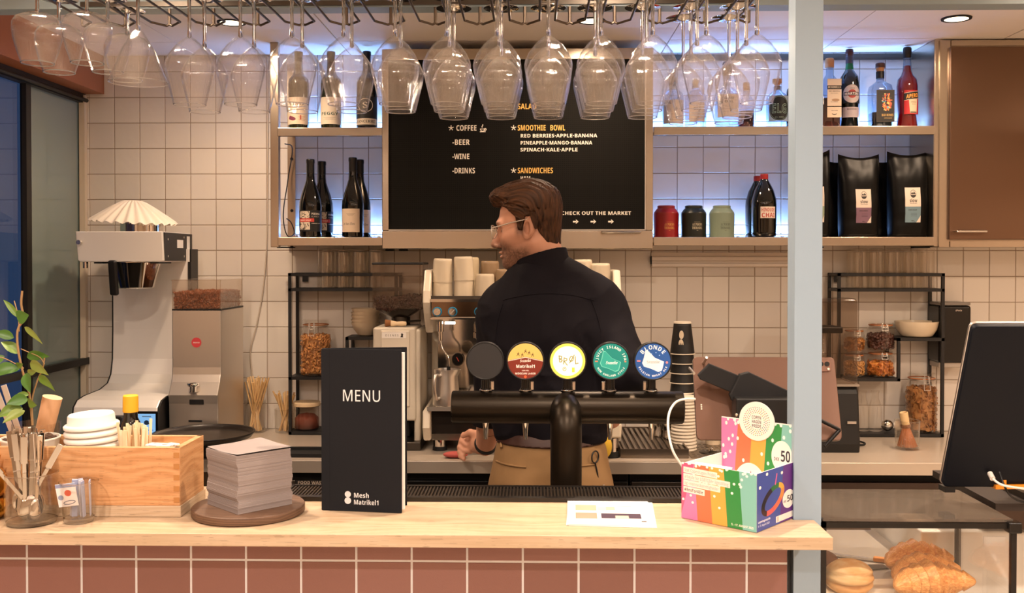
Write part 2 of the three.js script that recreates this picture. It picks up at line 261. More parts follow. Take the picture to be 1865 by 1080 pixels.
// letter board
{
  const x0 = -0.5499, x1 = 0.4297, y0 = 1.5985, y1 = 2.322, t = thing('menu_board', 'black pegged letter board menu in a stainless frame above the espresso machine', 'menu board');
  const px0 = -0.5256, px1 = 0.4037, py0 = 1.6651, py1 = 2.282;
  part(t, 'cabinet_body', slab(x1 - x0 - 0.004, y1 - y0, 0.235, (x0 + x1) / 2, y0, 0.125), M.steel);
  const fz = 0.251;
  part(t, 'bottom_rail', uvm(rbox(x1 - x0, py0 - y0, 0.02, 0.003, (x0 + x1) / 2, y0, fz)), M.steel);
  part(t, 'top_rail', uvm(rbox(x1 - x0, y1 - py1, 0.02, 0.003, (x0 + x1) / 2, py1, fz)), M.steel);
  part(t, 'side_rail', uvm(rbox(px0 - x0, py1 - py0, 0.02, 0.003, (x0 + px0) / 2, py0, fz), 1), M.steel);
  part(t, 'side_rail', uvm(rbox(x1 - px1, py1 - py0, 0.02, 0.003, (x1 + px1) / 2, py0, fz), 1), M.steel);
  const K = 4, W = 468 * K, H = 312 * K;
  const board = tex(W, H, (g) => {
    g.fillStyle = '#161513'; g.fillRect(0, 0, W, H);
    g.fillStyle = '#0b0a09'; for (let y = 0; y < H; y += 15) for (let x = 0; x < W; x += 15) g.fillRect(x + 4, y + 4, 7, 7);
    const put = (s, px, py, hgt, wid, col, sp = 0) => { // text with its cap height and total width given
      g.save(); g.font = `bold ${hgt * K * 1.38}px sans-serif`; g.fillStyle = col; g.textBaseline = 'alphabetic';
      const m = g.measureText(s).width; g.translate((px - 708) * K, (py + hgt / 2 - 108) * K); g.scale(wid * K / m, 1); g.fillText(s, 0, 0); g.restore();
    };
    const Wt = '#efe7da', Yl = '#e9b866';
    const star = (px, py, c) => { g.save(); g.translate((px - 708) * K, (py - 108) * K); g.strokeStyle = c; g.lineWidth = 6; for (let k = 0; k < 5; k++) { g.beginPath(); g.moveTo(0, 0); const a = -Math.PI / 2 + k * Math.PI * 0.4; g.lineTo(20 * Math.cos(a), 20 * Math.sin(a)); g.stroke(); } g.restore(); };
    star(822, 232, Wt); put('COFFEE', 831, 232, 10, 38, Wt);
    g.save(); g.translate((880 - 708) * K, (234 - 108) * K); g.strokeStyle = Wt; g.lineWidth = 6; g.beginPath(); g.arc(-2, 0, 16, 0, Math.PI); g.closePath(); g.stroke(); g.beginPath(); g.arc(17, 3, 7, 0, 7); g.stroke(); g.beginPath(); g.moveTo(-22, 20); g.lineTo(20, 20); g.stroke(); g.beginPath(); g.moveTo(-4, -10); g.quadraticCurveTo(-10, -18, -3, -22); g.quadraticCurveTo(2, -28, -2, -34); g.stroke(); g.restore();
    put('-BEER', 824, 258, 10, 32, Wt); put('-WINE', 824, 284, 10, 32, Wt); put('-DRINKS', 824, 310, 10, 42, Wt);
    put('SALAD', 943, 193, 10, 35, Yl);
    star(936, 232, Wt); put('SMOOTHIE', 943, 232, 10, 52, Yl); put('BOWL', 1002, 232, 10, 28, Yl);
    put('RED BERRIES·APPLE·BAN4NA', 948, 246.5, 6.5, 140, Wt); put('PINEAPPLE·MANGO·BANANA', 948, 259.5, 6.5, 131, Wt); put('SPINACH·KALE·APPLE', 948, 272, 6.5, 105, Wt);
    star(936, 310, Wt); put('SANDWICHES', 943, 310, 10, 65, Yl); put('HAM', 948, 324, 7, 19, Wt); put('CHEESE', 948, 338, 7, 38, Wt);
    put('CHECK OUT THE MARKET', 1022, 388, 6.5, 128, Wt);
    for (const ax of [1016, 1049, 1081, 1113]) { g.save(); g.translate((ax - 708) * K, (403.5 - 108) * K); g.fillStyle = Wt; g.fillRect(-20, -6, 24, 12); g.beginPath(); g.moveTo(0, -18); g.lineTo(22, 0); g.lineTo(0, 18); g.lineTo(6, 0); g.fill(); g.restore(); }
  });
  part(t, 'letter_panel', mv(new THREE.PlaneGeometry(px1 - px0, py1 - py0), (px0 + px1) / 2, (py0 + py1) / 2, fz + 0.004), mat(0xffffff, 0.85, 0, { map: board, specularIntensity: 0.25 }));
  part(t, 'panel_lip', [slab(px1 - px0, 0.004, 0.01, (px0 + px1) / 2, py0, fz + 0.008), slab(0.004, py1 - py0, 0.01, px1 - 0.002, py0, fz + 0.008)], M.steelSmooth);
  const hy = 1.6585, ha = 0.246, hb = 0.3815;
  part(t, 'handle', poly([[ha, hy, fz + 0.008], [ha, hy, fz + 0.034], [hb, hy, fz + 0.034], [hb, hy, fz + 0.008]], 0.004), M.chrome);
  for (const x of [x0 + 0.02, x0 + 0.07]) part(t, 'foot', slab(0.03, 0.006, 0.03, x, y0 - 0.006, 0.2), M.rubber);
}
// cupboard at the right
{
  const x0 = 1.4585, t = thing('wall_cabinet', 'stainless wall cupboard at the upper right with one plain door', 'cabinet');
  part(t, 'body', uvm(slab(0.76, 0.742, 0.23, x0 + 0.38, 1.606, 0.117)), M.steel);
  part(t, 'face_frame', uvm(merge([slab(0.036, 0.742, 0.012, x0 + 0.018, 1.606, SZ + 0.002), slab(0.7, 0.02, 0.012, x0 + 0.39, 1.606, SZ + 0.002), slab(0.7, 0.02, 0.012, x0 + 0.39, 2.328, SZ + 0.002)])), M.steel);
  const d = part(t, 'door', uvm(rbox(0.66, 0.69, 0.018, 0.004, x0 + 0.36, 1.632, SZ + 0.012)), mat(0x7a6252, 0.36, 1, { roughnessMap: brushedRough }));  // brown reflection of the room is put into the door steel colour
  const ha = 1.5083, hb = 1.6109, hy = 1.6616;
  part(d, 'handle', poly([[ha, hy, SZ + 0.02], [ha, hy, SZ + 0.045], [hb, hy, SZ + 0.045], [hb, hy, SZ + 0.02]], 0.0045), M.chrome);
}
// rail under the right shelf, wall cable
{
  const x0 = 0.4541, x1 = 1.0, t = thing('wall_rail', 'narrow aluminium rail screwed to the tiles under the right shelf', 'rail');
  const a = mat(0xd8cfc4, 0.4, 0.6);
  part(t, 'back_plate', slab(x1 - x0, 0.0575, 0.006, (x0 + x1) / 2, 1.5303, 0.004), a);
  part(t, 'upper_lip', rbox(x1 - x0, 0.016, 0.016, 0.002, (x0 + x1) / 2, 1.5558, 0.012), a);
  part(t, 'lower_lip', rbox(x1 - x0, 0.014, 0.014, 0.002, (x0 + x1) / 2, 1.5325, 0.011), a);
  part(t, 'end_cap', slab(0.006, 0.03, 0.014, x0 - 0.002, 1.5431, 0.01), M.black);
  solo('wall_cable', 'thin pale cable running down the tiles beside the wine shelf', 'cable', tube([[-1.0318, 2.3124, 0.006], [-1.0332, 1.9293, 0.006], [-1.0385, 1.6305, 0.006], [-1.052, 1.4595, 0.006], [-1.0783, 1.3097, 0.006], [-1.1046, 1.2025, 0.006], [-1.0979, 1.0955, 0.008], [-1.1242, 0.9882, 0.008]], 0.0028, 6, 60), mat(0xcdbfae, 0.5));
  solo('power_lead', 'black and white lead looped on the lower wine shelf', 'cable', tube([[-0.9378, 1.9967, 0.12], [-0.9254, 1.9911, 0.06], [-0.9452, 1.8617, 0.05], [-0.9399, 1.7105, 0.14], [-0.9235, 1.6486, 0.14], [-0.9083, 1.66, 0.1], [-0.9207, 1.7016, 0.1], [-0.9325, 1.7154, 0.12]], 0.0022, 6, 60), M.black);
}
// ---------------------------------------------------------------- bottles
function sqLathe(p, n = 40, e = 5) { // lathe with a rounded square section
  const g = lat(p, n), q = g.attributes.position;
  for (let i = 0; i < q.count; i++) { const x = q.getX(i), z = q.getZ(i), r = Math.hypot(x, z); if (r > 0.016) { const c = Math.abs(x / r), s = Math.abs(z / r), k = (c ** e + s ** e) ** (-1 / e), w = Math.min(1, (r - 0.016) / 0.01); q.setX(i, x * (1 + (k - 1) * w * 0.9)); q.setZ(i, z * (1 + (k - 1) * w * 0.9)); } }
  g.computeVertexNormals(); return g;
}
const darkGlass = mat(0x060705, 0.06, 0, { clearcoat: 0.5, clearcoatRoughness: 0.03 }), oliveGlass = mat(0x1c2010, 0.07, 0, { clearcoat: 0.5, clearcoatRoughness: 0.03 });
const capBlack = mat(0x0b0a0a, 0.35);
function labelMat(w, h, draw) { return mat(0xffffff, 0.6, 0, { map: tex(w, h, draw) }); }
const fit = (g, s, x, y, h, w, col, font = 'sans-serif', weight = 'bold') => { g.save(); g.font = `${weight} ${h * 1.38}px ${font}`; g.fillStyle = col; const m = g.measureText(s).width; g.translate(x, y); if (w) g.scale(w / m, 1); g.textAlign = w ? 'left' : 'center'; g.fillText(s, 0, 0); g.restore(); };
function wineBottle(label, x, z, y, k = 1, r = 0.0405, glass = darkGlass, lm, lb = [0.035, 0.075, 130, 0], sloped = true, group) {
  const t = thing('wine_bottle', label, 'bottle', [x, y, z], 0, group), h = 0.298 * k;
  const body = sloped ? [[0, 0.004], [r * 0.8, 0.0], [r, 0.006], [r, 0.115], [r * 0.97, 0.135], [r * 0.8, 0.165], [r * 0.55, 0.195], [r * 0.4, 0.215], [0.0148, 0.235], [0.0142, 0.26]] : [[0, 0.004], [r * 0.85, 0], [r, 0.006], [r, 0.175], [r * 0.93, 0.192], [r * 0.6, 0.207], [0.0165, 0.222], [0.0145, 0.26]];
  part(t, 'glass_body', lat(body.map(([a, b]) => [a, b * k]), 36), glass);
  part(t, 'capsule', lat([[0.0146, h - 0.064], [0.0146, h - 0.016], [0.0158, h - 0.015], [0.0158, h - 0.004], [0.0145, h - 0.0005], [0, h]], 28), capBlack);
  if (lm) part(t, 'paper_label', arcLabel(r + 0.0004, lb[1], lb[2], lb[0], lb[3]), lm);
  return t;
}
{
  const lines = (g, x, y, n, dx, w, c) => { g.fillStyle = c; for (let i = 0; i < n; i++) g.fillRect(x - w / 2 * (1 - (i % 3) * 0.2), y + i * dx, w * (1 - (i % 3) * 0.2), 2); };
  const Lp = labelMat(256, 200, (g, w, h) => {
    g.fillStyle = '#0c0b0b'; g.fillRect(0, 0, w, h); g.fillStyle = '#d6c7b2'; g.fillRect(20, 8, 104, 175); g.fillStyle = '#14110f';
    for (let i = 0; i < 46; i++) { g.save(); g.translate(20 + hash2(i, 1) * 104, 10 + hash2(i, 2) * 170); g.rotate(hash2(i, 3) * 6); g.fillRect(-14, -2, 28, 2 + hash2(i, 4) * 5); g.restore(); }
    g.fillStyle = '#c23a2e'; g.fillRect(10, 76, 150, 34); fit(g, 'CABERNET MERLOT', 22, 99, 12, 112, '#f2e4d8'); fit(g, 'PIEDRA', 136, 42, 18, 80, '#e9e0d4'); fit(g, 'BLANCA', 136, 66, 14, 72, '#bdb4aa', 'sans-serif', 'normal'); fit(g, 'CABERNET 2019', 136, 128, 8, 88, '#d0c8be');
  });
  const Lq = labelMat(256, 256, (g, w, h) => { g.fillStyle = '#d9c3ab'; g.fillRect(0, 0, w, h); lines(g, 140, 52, 3, 12, 110, '#6b5a4c'); fit(g, 'le bas fins', 40, 178, 26, 150, '#2a211c', 'serif', 'italic'); });
  const Lr = labelMat(256, 300, (g, w, h) => { g.fillStyle = '#d9cdb9'; g.fillRect(0, 0, w, h); fit(g, 'PEGGY', 40, 200, 34, 176, '#26473a'); lines(g, 128, 224, 4, 9, 120, '#8b7f6e'); });
  const Ls = labelMat(256, 300, (g, w, h) => { g.fillStyle = '#cdbba4'; g.fillRect(0, 0, w, h); g.fillStyle = '#6e2f44'; g.beginPath(); g.ellipse(84, 236, 40, 22, 0.3, 0, 7); g.fill(); g.beginPath(); g.ellipse(60, 226, 16, 22, 0.5, 0, 7); g.fill(); fit(g, 'VINO', 50, 90, 30, 150, '#4c3a30', 'serif'); lines(g, 180, 215, 5, 10, 70, '#8c4b3f'); g.fillStyle = '#a3513e'; g.fillRect(160, 200, 14, 50); });
  const Lt = labelMat(256, 300, (g, w, h) => { g.fillStyle = '#0f0e0c'; g.fillRect(0, 0, w, h); g.strokeStyle = '#d8cdbb'; g.lineWidth = 7; g.beginPath(); g.arc(128, 90, 66, 0, 7); g.stroke(); fit(g, 'S', 128, 118, 60, 0, '#d8cdbb', 'serif'); g.fillStyle = '#cbbfaa'; g.fillRect(8, 222, 240, 62); fit(g, 'SANCERRE', 34, 264, 26, 188, '#2a2620', 'serif'); });
  const G = 'wine bottles on the left shelf';
  wineBottle('dark wine bottle with black and cream label crossed by a red band', -0.8304, 0.17, SH2, 0.98, 0.0415, darkGlass, Lp, [0.022, 0.078, 150, 12], true, G);
  wineBottle('dark wine bottle standing behind the red banded one', -0.8044, 0.09, SH2, 0.98, 0.0415, darkGlass, Lp, [0.022, 0.078, 150, 40], true, G);
  wineBottle('dark wine bottle with plain cream script label on the lower shelf', -0.6723, 0.17, SH2, 1.0, 0.0405, darkGlass, Lq, [0.02, 0.086, 110, -8], true, G);
  wineBottle('dark wine bottle half hidden behind the cream script label one', -0.6597, 0.09, SH2, 1.0, 0.0405, darkGlass, Lq, [0.02, 0.086, 110, 30], true, G);
  wineBottle('dark green wine bottle with beige label and purple motif, leftmost on the upper shelf', -0.876, 0.16, SH1, 0.98, 0.0385, oliveGlass, Ls, [0.018, 0.1, 150, 0], false, G);
  wineBottle('dark green wine bottle with cream label lettered in green on the upper shelf', -0.7544, 0.16, SH1, 0.98, 0.0385, oliveGlass, Lr, [0.018, 0.1, 150, 0], false, G);
  wineBottle('black wine bottle with round emblem and narrow white band on the upper shelf', -0.6207, 0.16, SH1, 0.98, 0.0385, darkGlass, Lt, [0.01, 0.11, 160, 0], false, G);
}
// spirits
const clearG = mat(0xccd8e6, 0.03, 0, { transmission: 1, thickness: 0, ior: 1.8 });
const tint = (c) => mat(c, 0.04, 0, { transmission: 1, thickness: 0, ior: 1.36 });
function spirit(o) { // {label,x,z,body,sq,glass,liquid,liqBody,cap:[geo,mat][],labels:[[geo,mat]]}
  const t = thing('spirit_bottle', o.label, 'bottle', [o.x, SH1, o.z], o.ry || 0, 'spirits on the upper right shelf'), mk = o.sq ? (p) => sqLathe(p, 48, 6) : (p) => lat(p, 36);
  part(t, 'glass_body', mk(o.body), o.glass || clearG);
  if (o.liqBody) part(t, 'liquid', mk(o.liqBody), o.liquid);
  for (const [n, g, m] of o.cap) part(t, n, g, m);
  for (const [g, m] of o.labels || []) part(t, 'paper_label', g, m);
  return t;
}
{
  const cork = mat(0xb9824f, 0.7), dkred = mat(0x3a0f12, 0.4), capPurple = mat(0x231620, 0.45), brownCap = mat(0x4b2c1e, 0.5);
  const flatLabel = (w, h, y, z, x = 0) => mv(new THREE.PlaneGeometry(w, h), x, y + h / 2, z);
  const kraft = (txt, f) => labelMat(220, 300, (g, w, h) => { g.fillStyle = '#cdb79f'; g.fillRect(0, 0, w, h); txt.forEach(([s, x, y, hh]) => fit(g, s, x, y, hh, 0, '#1d1815')); g.fillStyle = '#6a5a4c'; for (const [x, y, q] of f) g.fillRect(x, y, q, 3); });
  const rnd4 = (r, h1, nr, h2) => [[0, 0.006], [r * 0.9, 0], [r, 0.006], [r, h1], [r * 0.94, h1 + 0.012], [r * 0.6, h1 + 0.024], [nr, h1 + 0.032], [nr, h2]];
  const stopper = (r, y, h) => lat([[0, y], [r, y], [r, y + h * 0.85], [r * 0.85, y + h], [0, y + h]], 20);
  spirit({ label: 'clear spirit bottle with kraft label lettered L S and dark stopper, beside the menu board', x: 0.5202, z: 0.12, body: rnd4(0.039, 0.125, 0.014, 0.165), cap: [['stopper', stopper(0.0135, 0.152, 0.05), capPurple]], labels: [[arcLabel(0.0396, 0.088, 140, 0.022), kraft([['L', 74, 50, 30], ['•', 98, 66, 14], ['S', 128, 126, 34], ['•', 156, 120, 14]], [[60, 180, 40], [110, 180, 50], [60, 250, 110], [100, 220, 60]])]] });
  spirit({ label: 'plain clear spirit bottle behind the hanging glasses, second on the upper right shelf', x: 0.6042, z: 0.12, body: rnd4(0.04, 0.12, 0.014, 0.165), cap: [['stopper', stopper(0.0135, 0.155, 0.04), M.aluminium]], labels: [[arcLabel(0.0404, 0.07, 90, 0.03), kraft([['GIN', 110, 120, 40]], [[50, 180, 120], [60, 200, 100]])]] });
  spirit({ label: 'clear spirit bottle with beige label lettered GRØ DA and tall black cap', x: 0.7209, z: 0.12, sq: false, body: rnd4(0.044, 0.13, 0.0145, 0.205), liquid: tint(0xe9eef8), liqBody: [[0, 0.006], [0.042, 0.005], [0.042, 0.03], [0, 0.03]], cap: [['stopper', stopper(0.0175, 0.205, 0.05), capBlack]], labels: [[arcLabel(0.0446, 0.084, 120, 0.045), kraft([['GRØ', 110, 66, 32], ['DAL', 110, 112, 32]], [[40, 146, 50], [70, 160, 70], [40, 190, 90], [50, 230, 60]])]] });
  spirit({ label: 'low amber spirit bottle half hidden by the hanging glasses', x: 0.7925, z: 0.12, body: rnd4(0.03, 0.1, 0.012, 0.15), liquid: tint(0x8a2f14), liqBody: [[0, 0.004], [0.028, 0.004], [0.028, 0.07], [0, 0.07]], cap: [['stopper', stopper(0.012, 0.148, 0.03), cork]] });
  spirit({ label: 'squat clear bottle with round black and green label and cork stopper', x: 0.9068, z: 0.12, body: rnd4(0.04, 0.115, 0.0135, 0.165), cap: [['stopper', lat([[0, 0.15], [0.0115, 0.15], [0.0115, 0.172], [0.0175, 0.175], [0.0175, 0.19], [0, 0.192]], 20), cork], ['swing_wire', tor(0.0155, 0.0012, 0, 0.165, 0, 20, 5), M.steelSmooth]], labels: [[arcLabel(0.0406, 0.094, 120, 0.03), labelMat(256, 300, (g, w, h) => { g.fillStyle = '#9fb3c4'; g.fillRect(0, 0, w, h); g.fillStyle = '#0b0e0c'; g.beginPath(); g.ellipse(128, 150, 124, 148, 0, 0, 7); g.fill(); g.strokeStyle = '#8fa796'; g.lineWidth = 4; g.beginPath(); g.ellipse(128, 150, 114, 138, 0, 0, 7); g.stroke(); fit(g, 'ELG', 34, 206, 108, 190, '#26352c'); g.font = 'bold 150px sans-serif'; g.strokeStyle = '#a9c4b0'; g.lineWidth = 4; g.save(); g.translate(34, 206); g.scale(190 / g.measureText('ELG').width, 1); g.strokeText('ELG', 0, 0); g.restore(); fit(g, '0.5 L · NORDIC', 78, 262, 12, 100, '#8fa796'); })]] });
  spirit({ label: 'dark red bottle almost hidden behind the steel post', x: 0.9721, z: 0.12, body: rnd4(0.03, 0.14, 0.013, 0.2), glass: mat(0x2a0a0c, 0.1), cap: [['stopper', stopper(0.0145, 0.19, 0.03), dkred]] });
  const bush = labelMat(256, 512, (g, w, h) => { g.fillStyle = '#e3cfb2'; g.fillRect(0, 0, w, h); g.strokeStyle = '#b79d7c'; g.lineWidth = 3; g.strokeRect(6, 6, w - 12, h - 12); g.fillStyle = '#241a16'; g.fillRect(0, 124, w, 74); fit(g, 'BUSHMILLS', 12, 178, 40, 230, '#e9d9bf', 'serif'); fit(g, 'THE ORIGINAL', 24, 244, 24, 208, '#2a1d17', 'serif'); fit(g, 'IRISH WHISKEY', 60, 276, 12, 136, '#5a4436', 'serif'); g.fillStyle = '#b08d67'; g.beginPath(); g.ellipse(150, 400, 70, 26, 0, 0, 7); g.fill(); fit(g, 'TRIPLE DISTILLED', 60, 440, 10, 130, '#5a4436', 'serif'); });
  const bush2 = labelMat(256, 180, (g, w, h) => { g.fillStyle = '#e3cfb2'; g.fillRect(0, 0, w, h); fit(g, 'Triple Distilled', 70, 66, 14, 120, '#33261e', 'serif'); g.strokeStyle = '#33261e'; g.lineWidth = 12; g.beginPath(); g.arc(128, 60, 70, 0.9, 2.25); g.stroke(); });
  spirit({ label: 'square whiskey bottle with cream labels, half full of amber, beside the post', x: 1.1005, z: 0.12, sq: true, body: [[0, 0.005], [0.036, 0], [0.038, 0.005], [0.036, 0.04], [0.036, 0.16], [0.033, 0.175], [0.02, 0.195], [0.0135, 0.205], [0.0135, 0.235]], liquid: tint(0x9a4a1c), liqBody: [[0, 0.006], [0.034, 0.006], [0.034, 0.115], [0, 0.115]], cap: [['stopper', stopper(0.0165, 0.232, 0.034), cork]], labels: [[flatLabel(0.052, 0.1, 0.084, 0.0385, 0.007), bush], [flatLabel(0.052, 0.038, 0.042, 0.039, 0.007), bush2]] });
  const mart = labelMat(256, 256, (g, w, h) => { g.fillStyle = '#0c0d0a'; g.fillRect(0, 0, w, h); g.fillStyle = '#c3b4ad'; g.beginPath(); g.arc(128, 128, 124, 0, 7); g.fill(); g.fillStyle = '#a33b33'; g.beginPath(); g.arc(128, 128, 58, 0, 7); g.fill(); g.fillStyle = '#17120f'; g.fillRect(14, 104, 228, 48); fit(g, 'MARTINI', 24, 144, 34, 208, '#efe4da'); fit(g, 'L\'APERITIVO', 92, 60, 12, 72, '#5a4a44'); });
  const mart2 = labelMat(256, 150, (g, w, h) => { g.fillStyle = '#b3a6a8'; g.fillRect(0, 0, w, h); fit(g, 'ROSSO', 64, 40, 20, 128, '#3a2d2c'); g.strokeStyle = '#6f5d5c'; for (let i = 0; i < 14; i++) { g.beginPath(); g.moveTo(14 + i * 17, 120); g.lineTo(24 + i * 17, 80 + hash2(i, 5) * 30); g.stroke(); } });
  spirit({ label: 'dark vermouth bottle with round white label, green neck and maroon cap', x: 1.1801, z: 0.1, body: [[0, 0.004], [0.03, 0], [0.035, 0.004], [0.031, 0.05], [0.036, 0.12], [0.036, 0.175], [0.032, 0.2], [0.021, 0.217], [0.0145, 0.228]], glass: mat(0x0a0d09, 0.06, 0, { clearcoat: 0.5, clearcoatRoughness: 0.03 }), cap: [['neck', lat([[0.0155, 0.222], [0.0135, 0.245], [0.013, 0.25]], 20), mat(0x0f6b3a, 0.12)], ['neck_band', cyl(0.0138, 0.0138, 0.028, 0, 0.25, 0, 24), mat(0x3c3844, 0.4)], ['screw_cap', stopper(0.0145, 0.278, 0.026), dkred]], labels: [[arcLabel(0.0366, 0.07, 112, 0.098), mart], [arcLabel(0.0353, 0.038, 120, 0.046), mart2]] });
  const bad = labelMat(256, 440, (g, w, h) => { g.fillStyle = '#15110f'; g.fillRect(0, 0, w, h); g.strokeStyle = '#4a3f38'; g.lineWidth = 4; g.strokeRect(6, 6, w - 12, h - 12); const c = ['#c8463a', '#e08a3c', '#e8c06a', '#5aa6b8', '#d9653f', '#3a2d28']; for (let i = 0; i < 90; i++) { const a = hash2(i, 1) * 6.28, q = Math.sqrt(hash2(i, 2)); g.fillStyle = c[Math.floor(hash2(i, 3) * 6)]; g.beginPath(); g.ellipse(150 + 62 * q * Math.cos(a), 158 + 128 * q * Math.sin(a), 6 + hash2(i, 4) * 16, 4 + hash2(i, 6) * 10, a, 0, 7); g.fill(); } fit(g, 'BAD BONES', 74, 360, 34, 166, '#b9954f'); fit(g, 'COFFEE LIQUEUR', 110, 392, 14, 112, '#b9954f'); });
  spirit({ label: 'clear flask with black label of coloured splashes, nearly empty of black liqueur', x: 1.2876, z: 0.12, sq: true, body: [[0, 0.006], [0.037, 0], [0.039, 0.005], [0.039, 0.145], [0.036, 0.162], [0.022, 0.174], [0.0145, 0.18], [0.0145, 0.215]], liquid: mat(0x060505, 0.1), liqBody: [[0, 0.01], [0.036, 0.01], [0.036, 0.062], [0, 0.062]], cap: [['neck_band', cyl(0.0152, 0.0152, 0.026, 0, 0.19, 0, 24), M.black], ['cork', cyl(0.013, 0.015, 0.014, 0, 0.216, 0, 20), cork], ['wooden_top', stopper(0.0172, 0.23, 0.018), brownCap]], labels: [[flatLabel(0.066, 0.118, 0.024, 0.0408, 0.006), bad]] });
  const ap = labelMat(256, 330, (g, w, h) => { g.clearRect(0, 0, w, h); g.fillStyle = '#a8121a'; g.fillRect(0, 0, w, h); g.fillStyle = '#15130f'; g.beginPath(); g.moveTo(0, 40); g.lineTo(256, 4); g.lineTo(256, 104); g.lineTo(0, 140); g.fill(); g.strokeStyle = '#e2d6bc'; g.lineWidth = 4; g.stroke(); g.save(); g.translate(30, 116); g.rotate(-0.14); fit(g, 'APEROL', 0, 0, 54, 216, '#f0a13c', 'sans-serif', 'italic bold'); g.restore(); g.fillStyle = '#cbb79a'; g.beginPath(); g.moveTo(66, 130); g.lineTo(210, 118); g.lineTo(196, 316); g.lineTo(84, 316); g.fill(); fit(g, 'APERITIVO', 96, 170, 12, 90, '#5c4637'); fit(g, 'DAL 1919', 112, 196, 10, 60, '#5c4637'); g.fillStyle = '#2a211b'; g.fillRect(88, 296, 104, 16); });
  spirit({ label: 'curved bottle of bright red aperitif with black and orange label, rightmost of the spirits', x: 1.3834, z: 0.13, body: [[0, 0.004], [0.034, 0], [0.039, 0.004], [0.033, 0.05], [0.037, 0.125], [0.038, 0.16], [0.034, 0.185], [0.022, 0.2], [0.0165, 0.215], [0.0135, 0.255], [0.0135, 0.275]], liquid: mat(0xd0141c, 0.1, 0, { transmission: 0.55, thickness: 0, ior: 1.36, emissive: 0x000000 }), liqBody: [[0, 0.006], [0.032, 0.003], [0.037, 0.006], [0.0312, 0.05], [0.0352, 0.125], [0.036, 0.16], [0.032, 0.184], [0.02, 0.199], [0.015, 0.215], [0.0125, 0.235], [0, 0.236]], cap: [['screw_cap', stopper(0.0152, 0.264, 0.04), M.black]], labels: [[arcLabel(0.0388, 0.088, 95, 0.052, 12), ap]] });
}
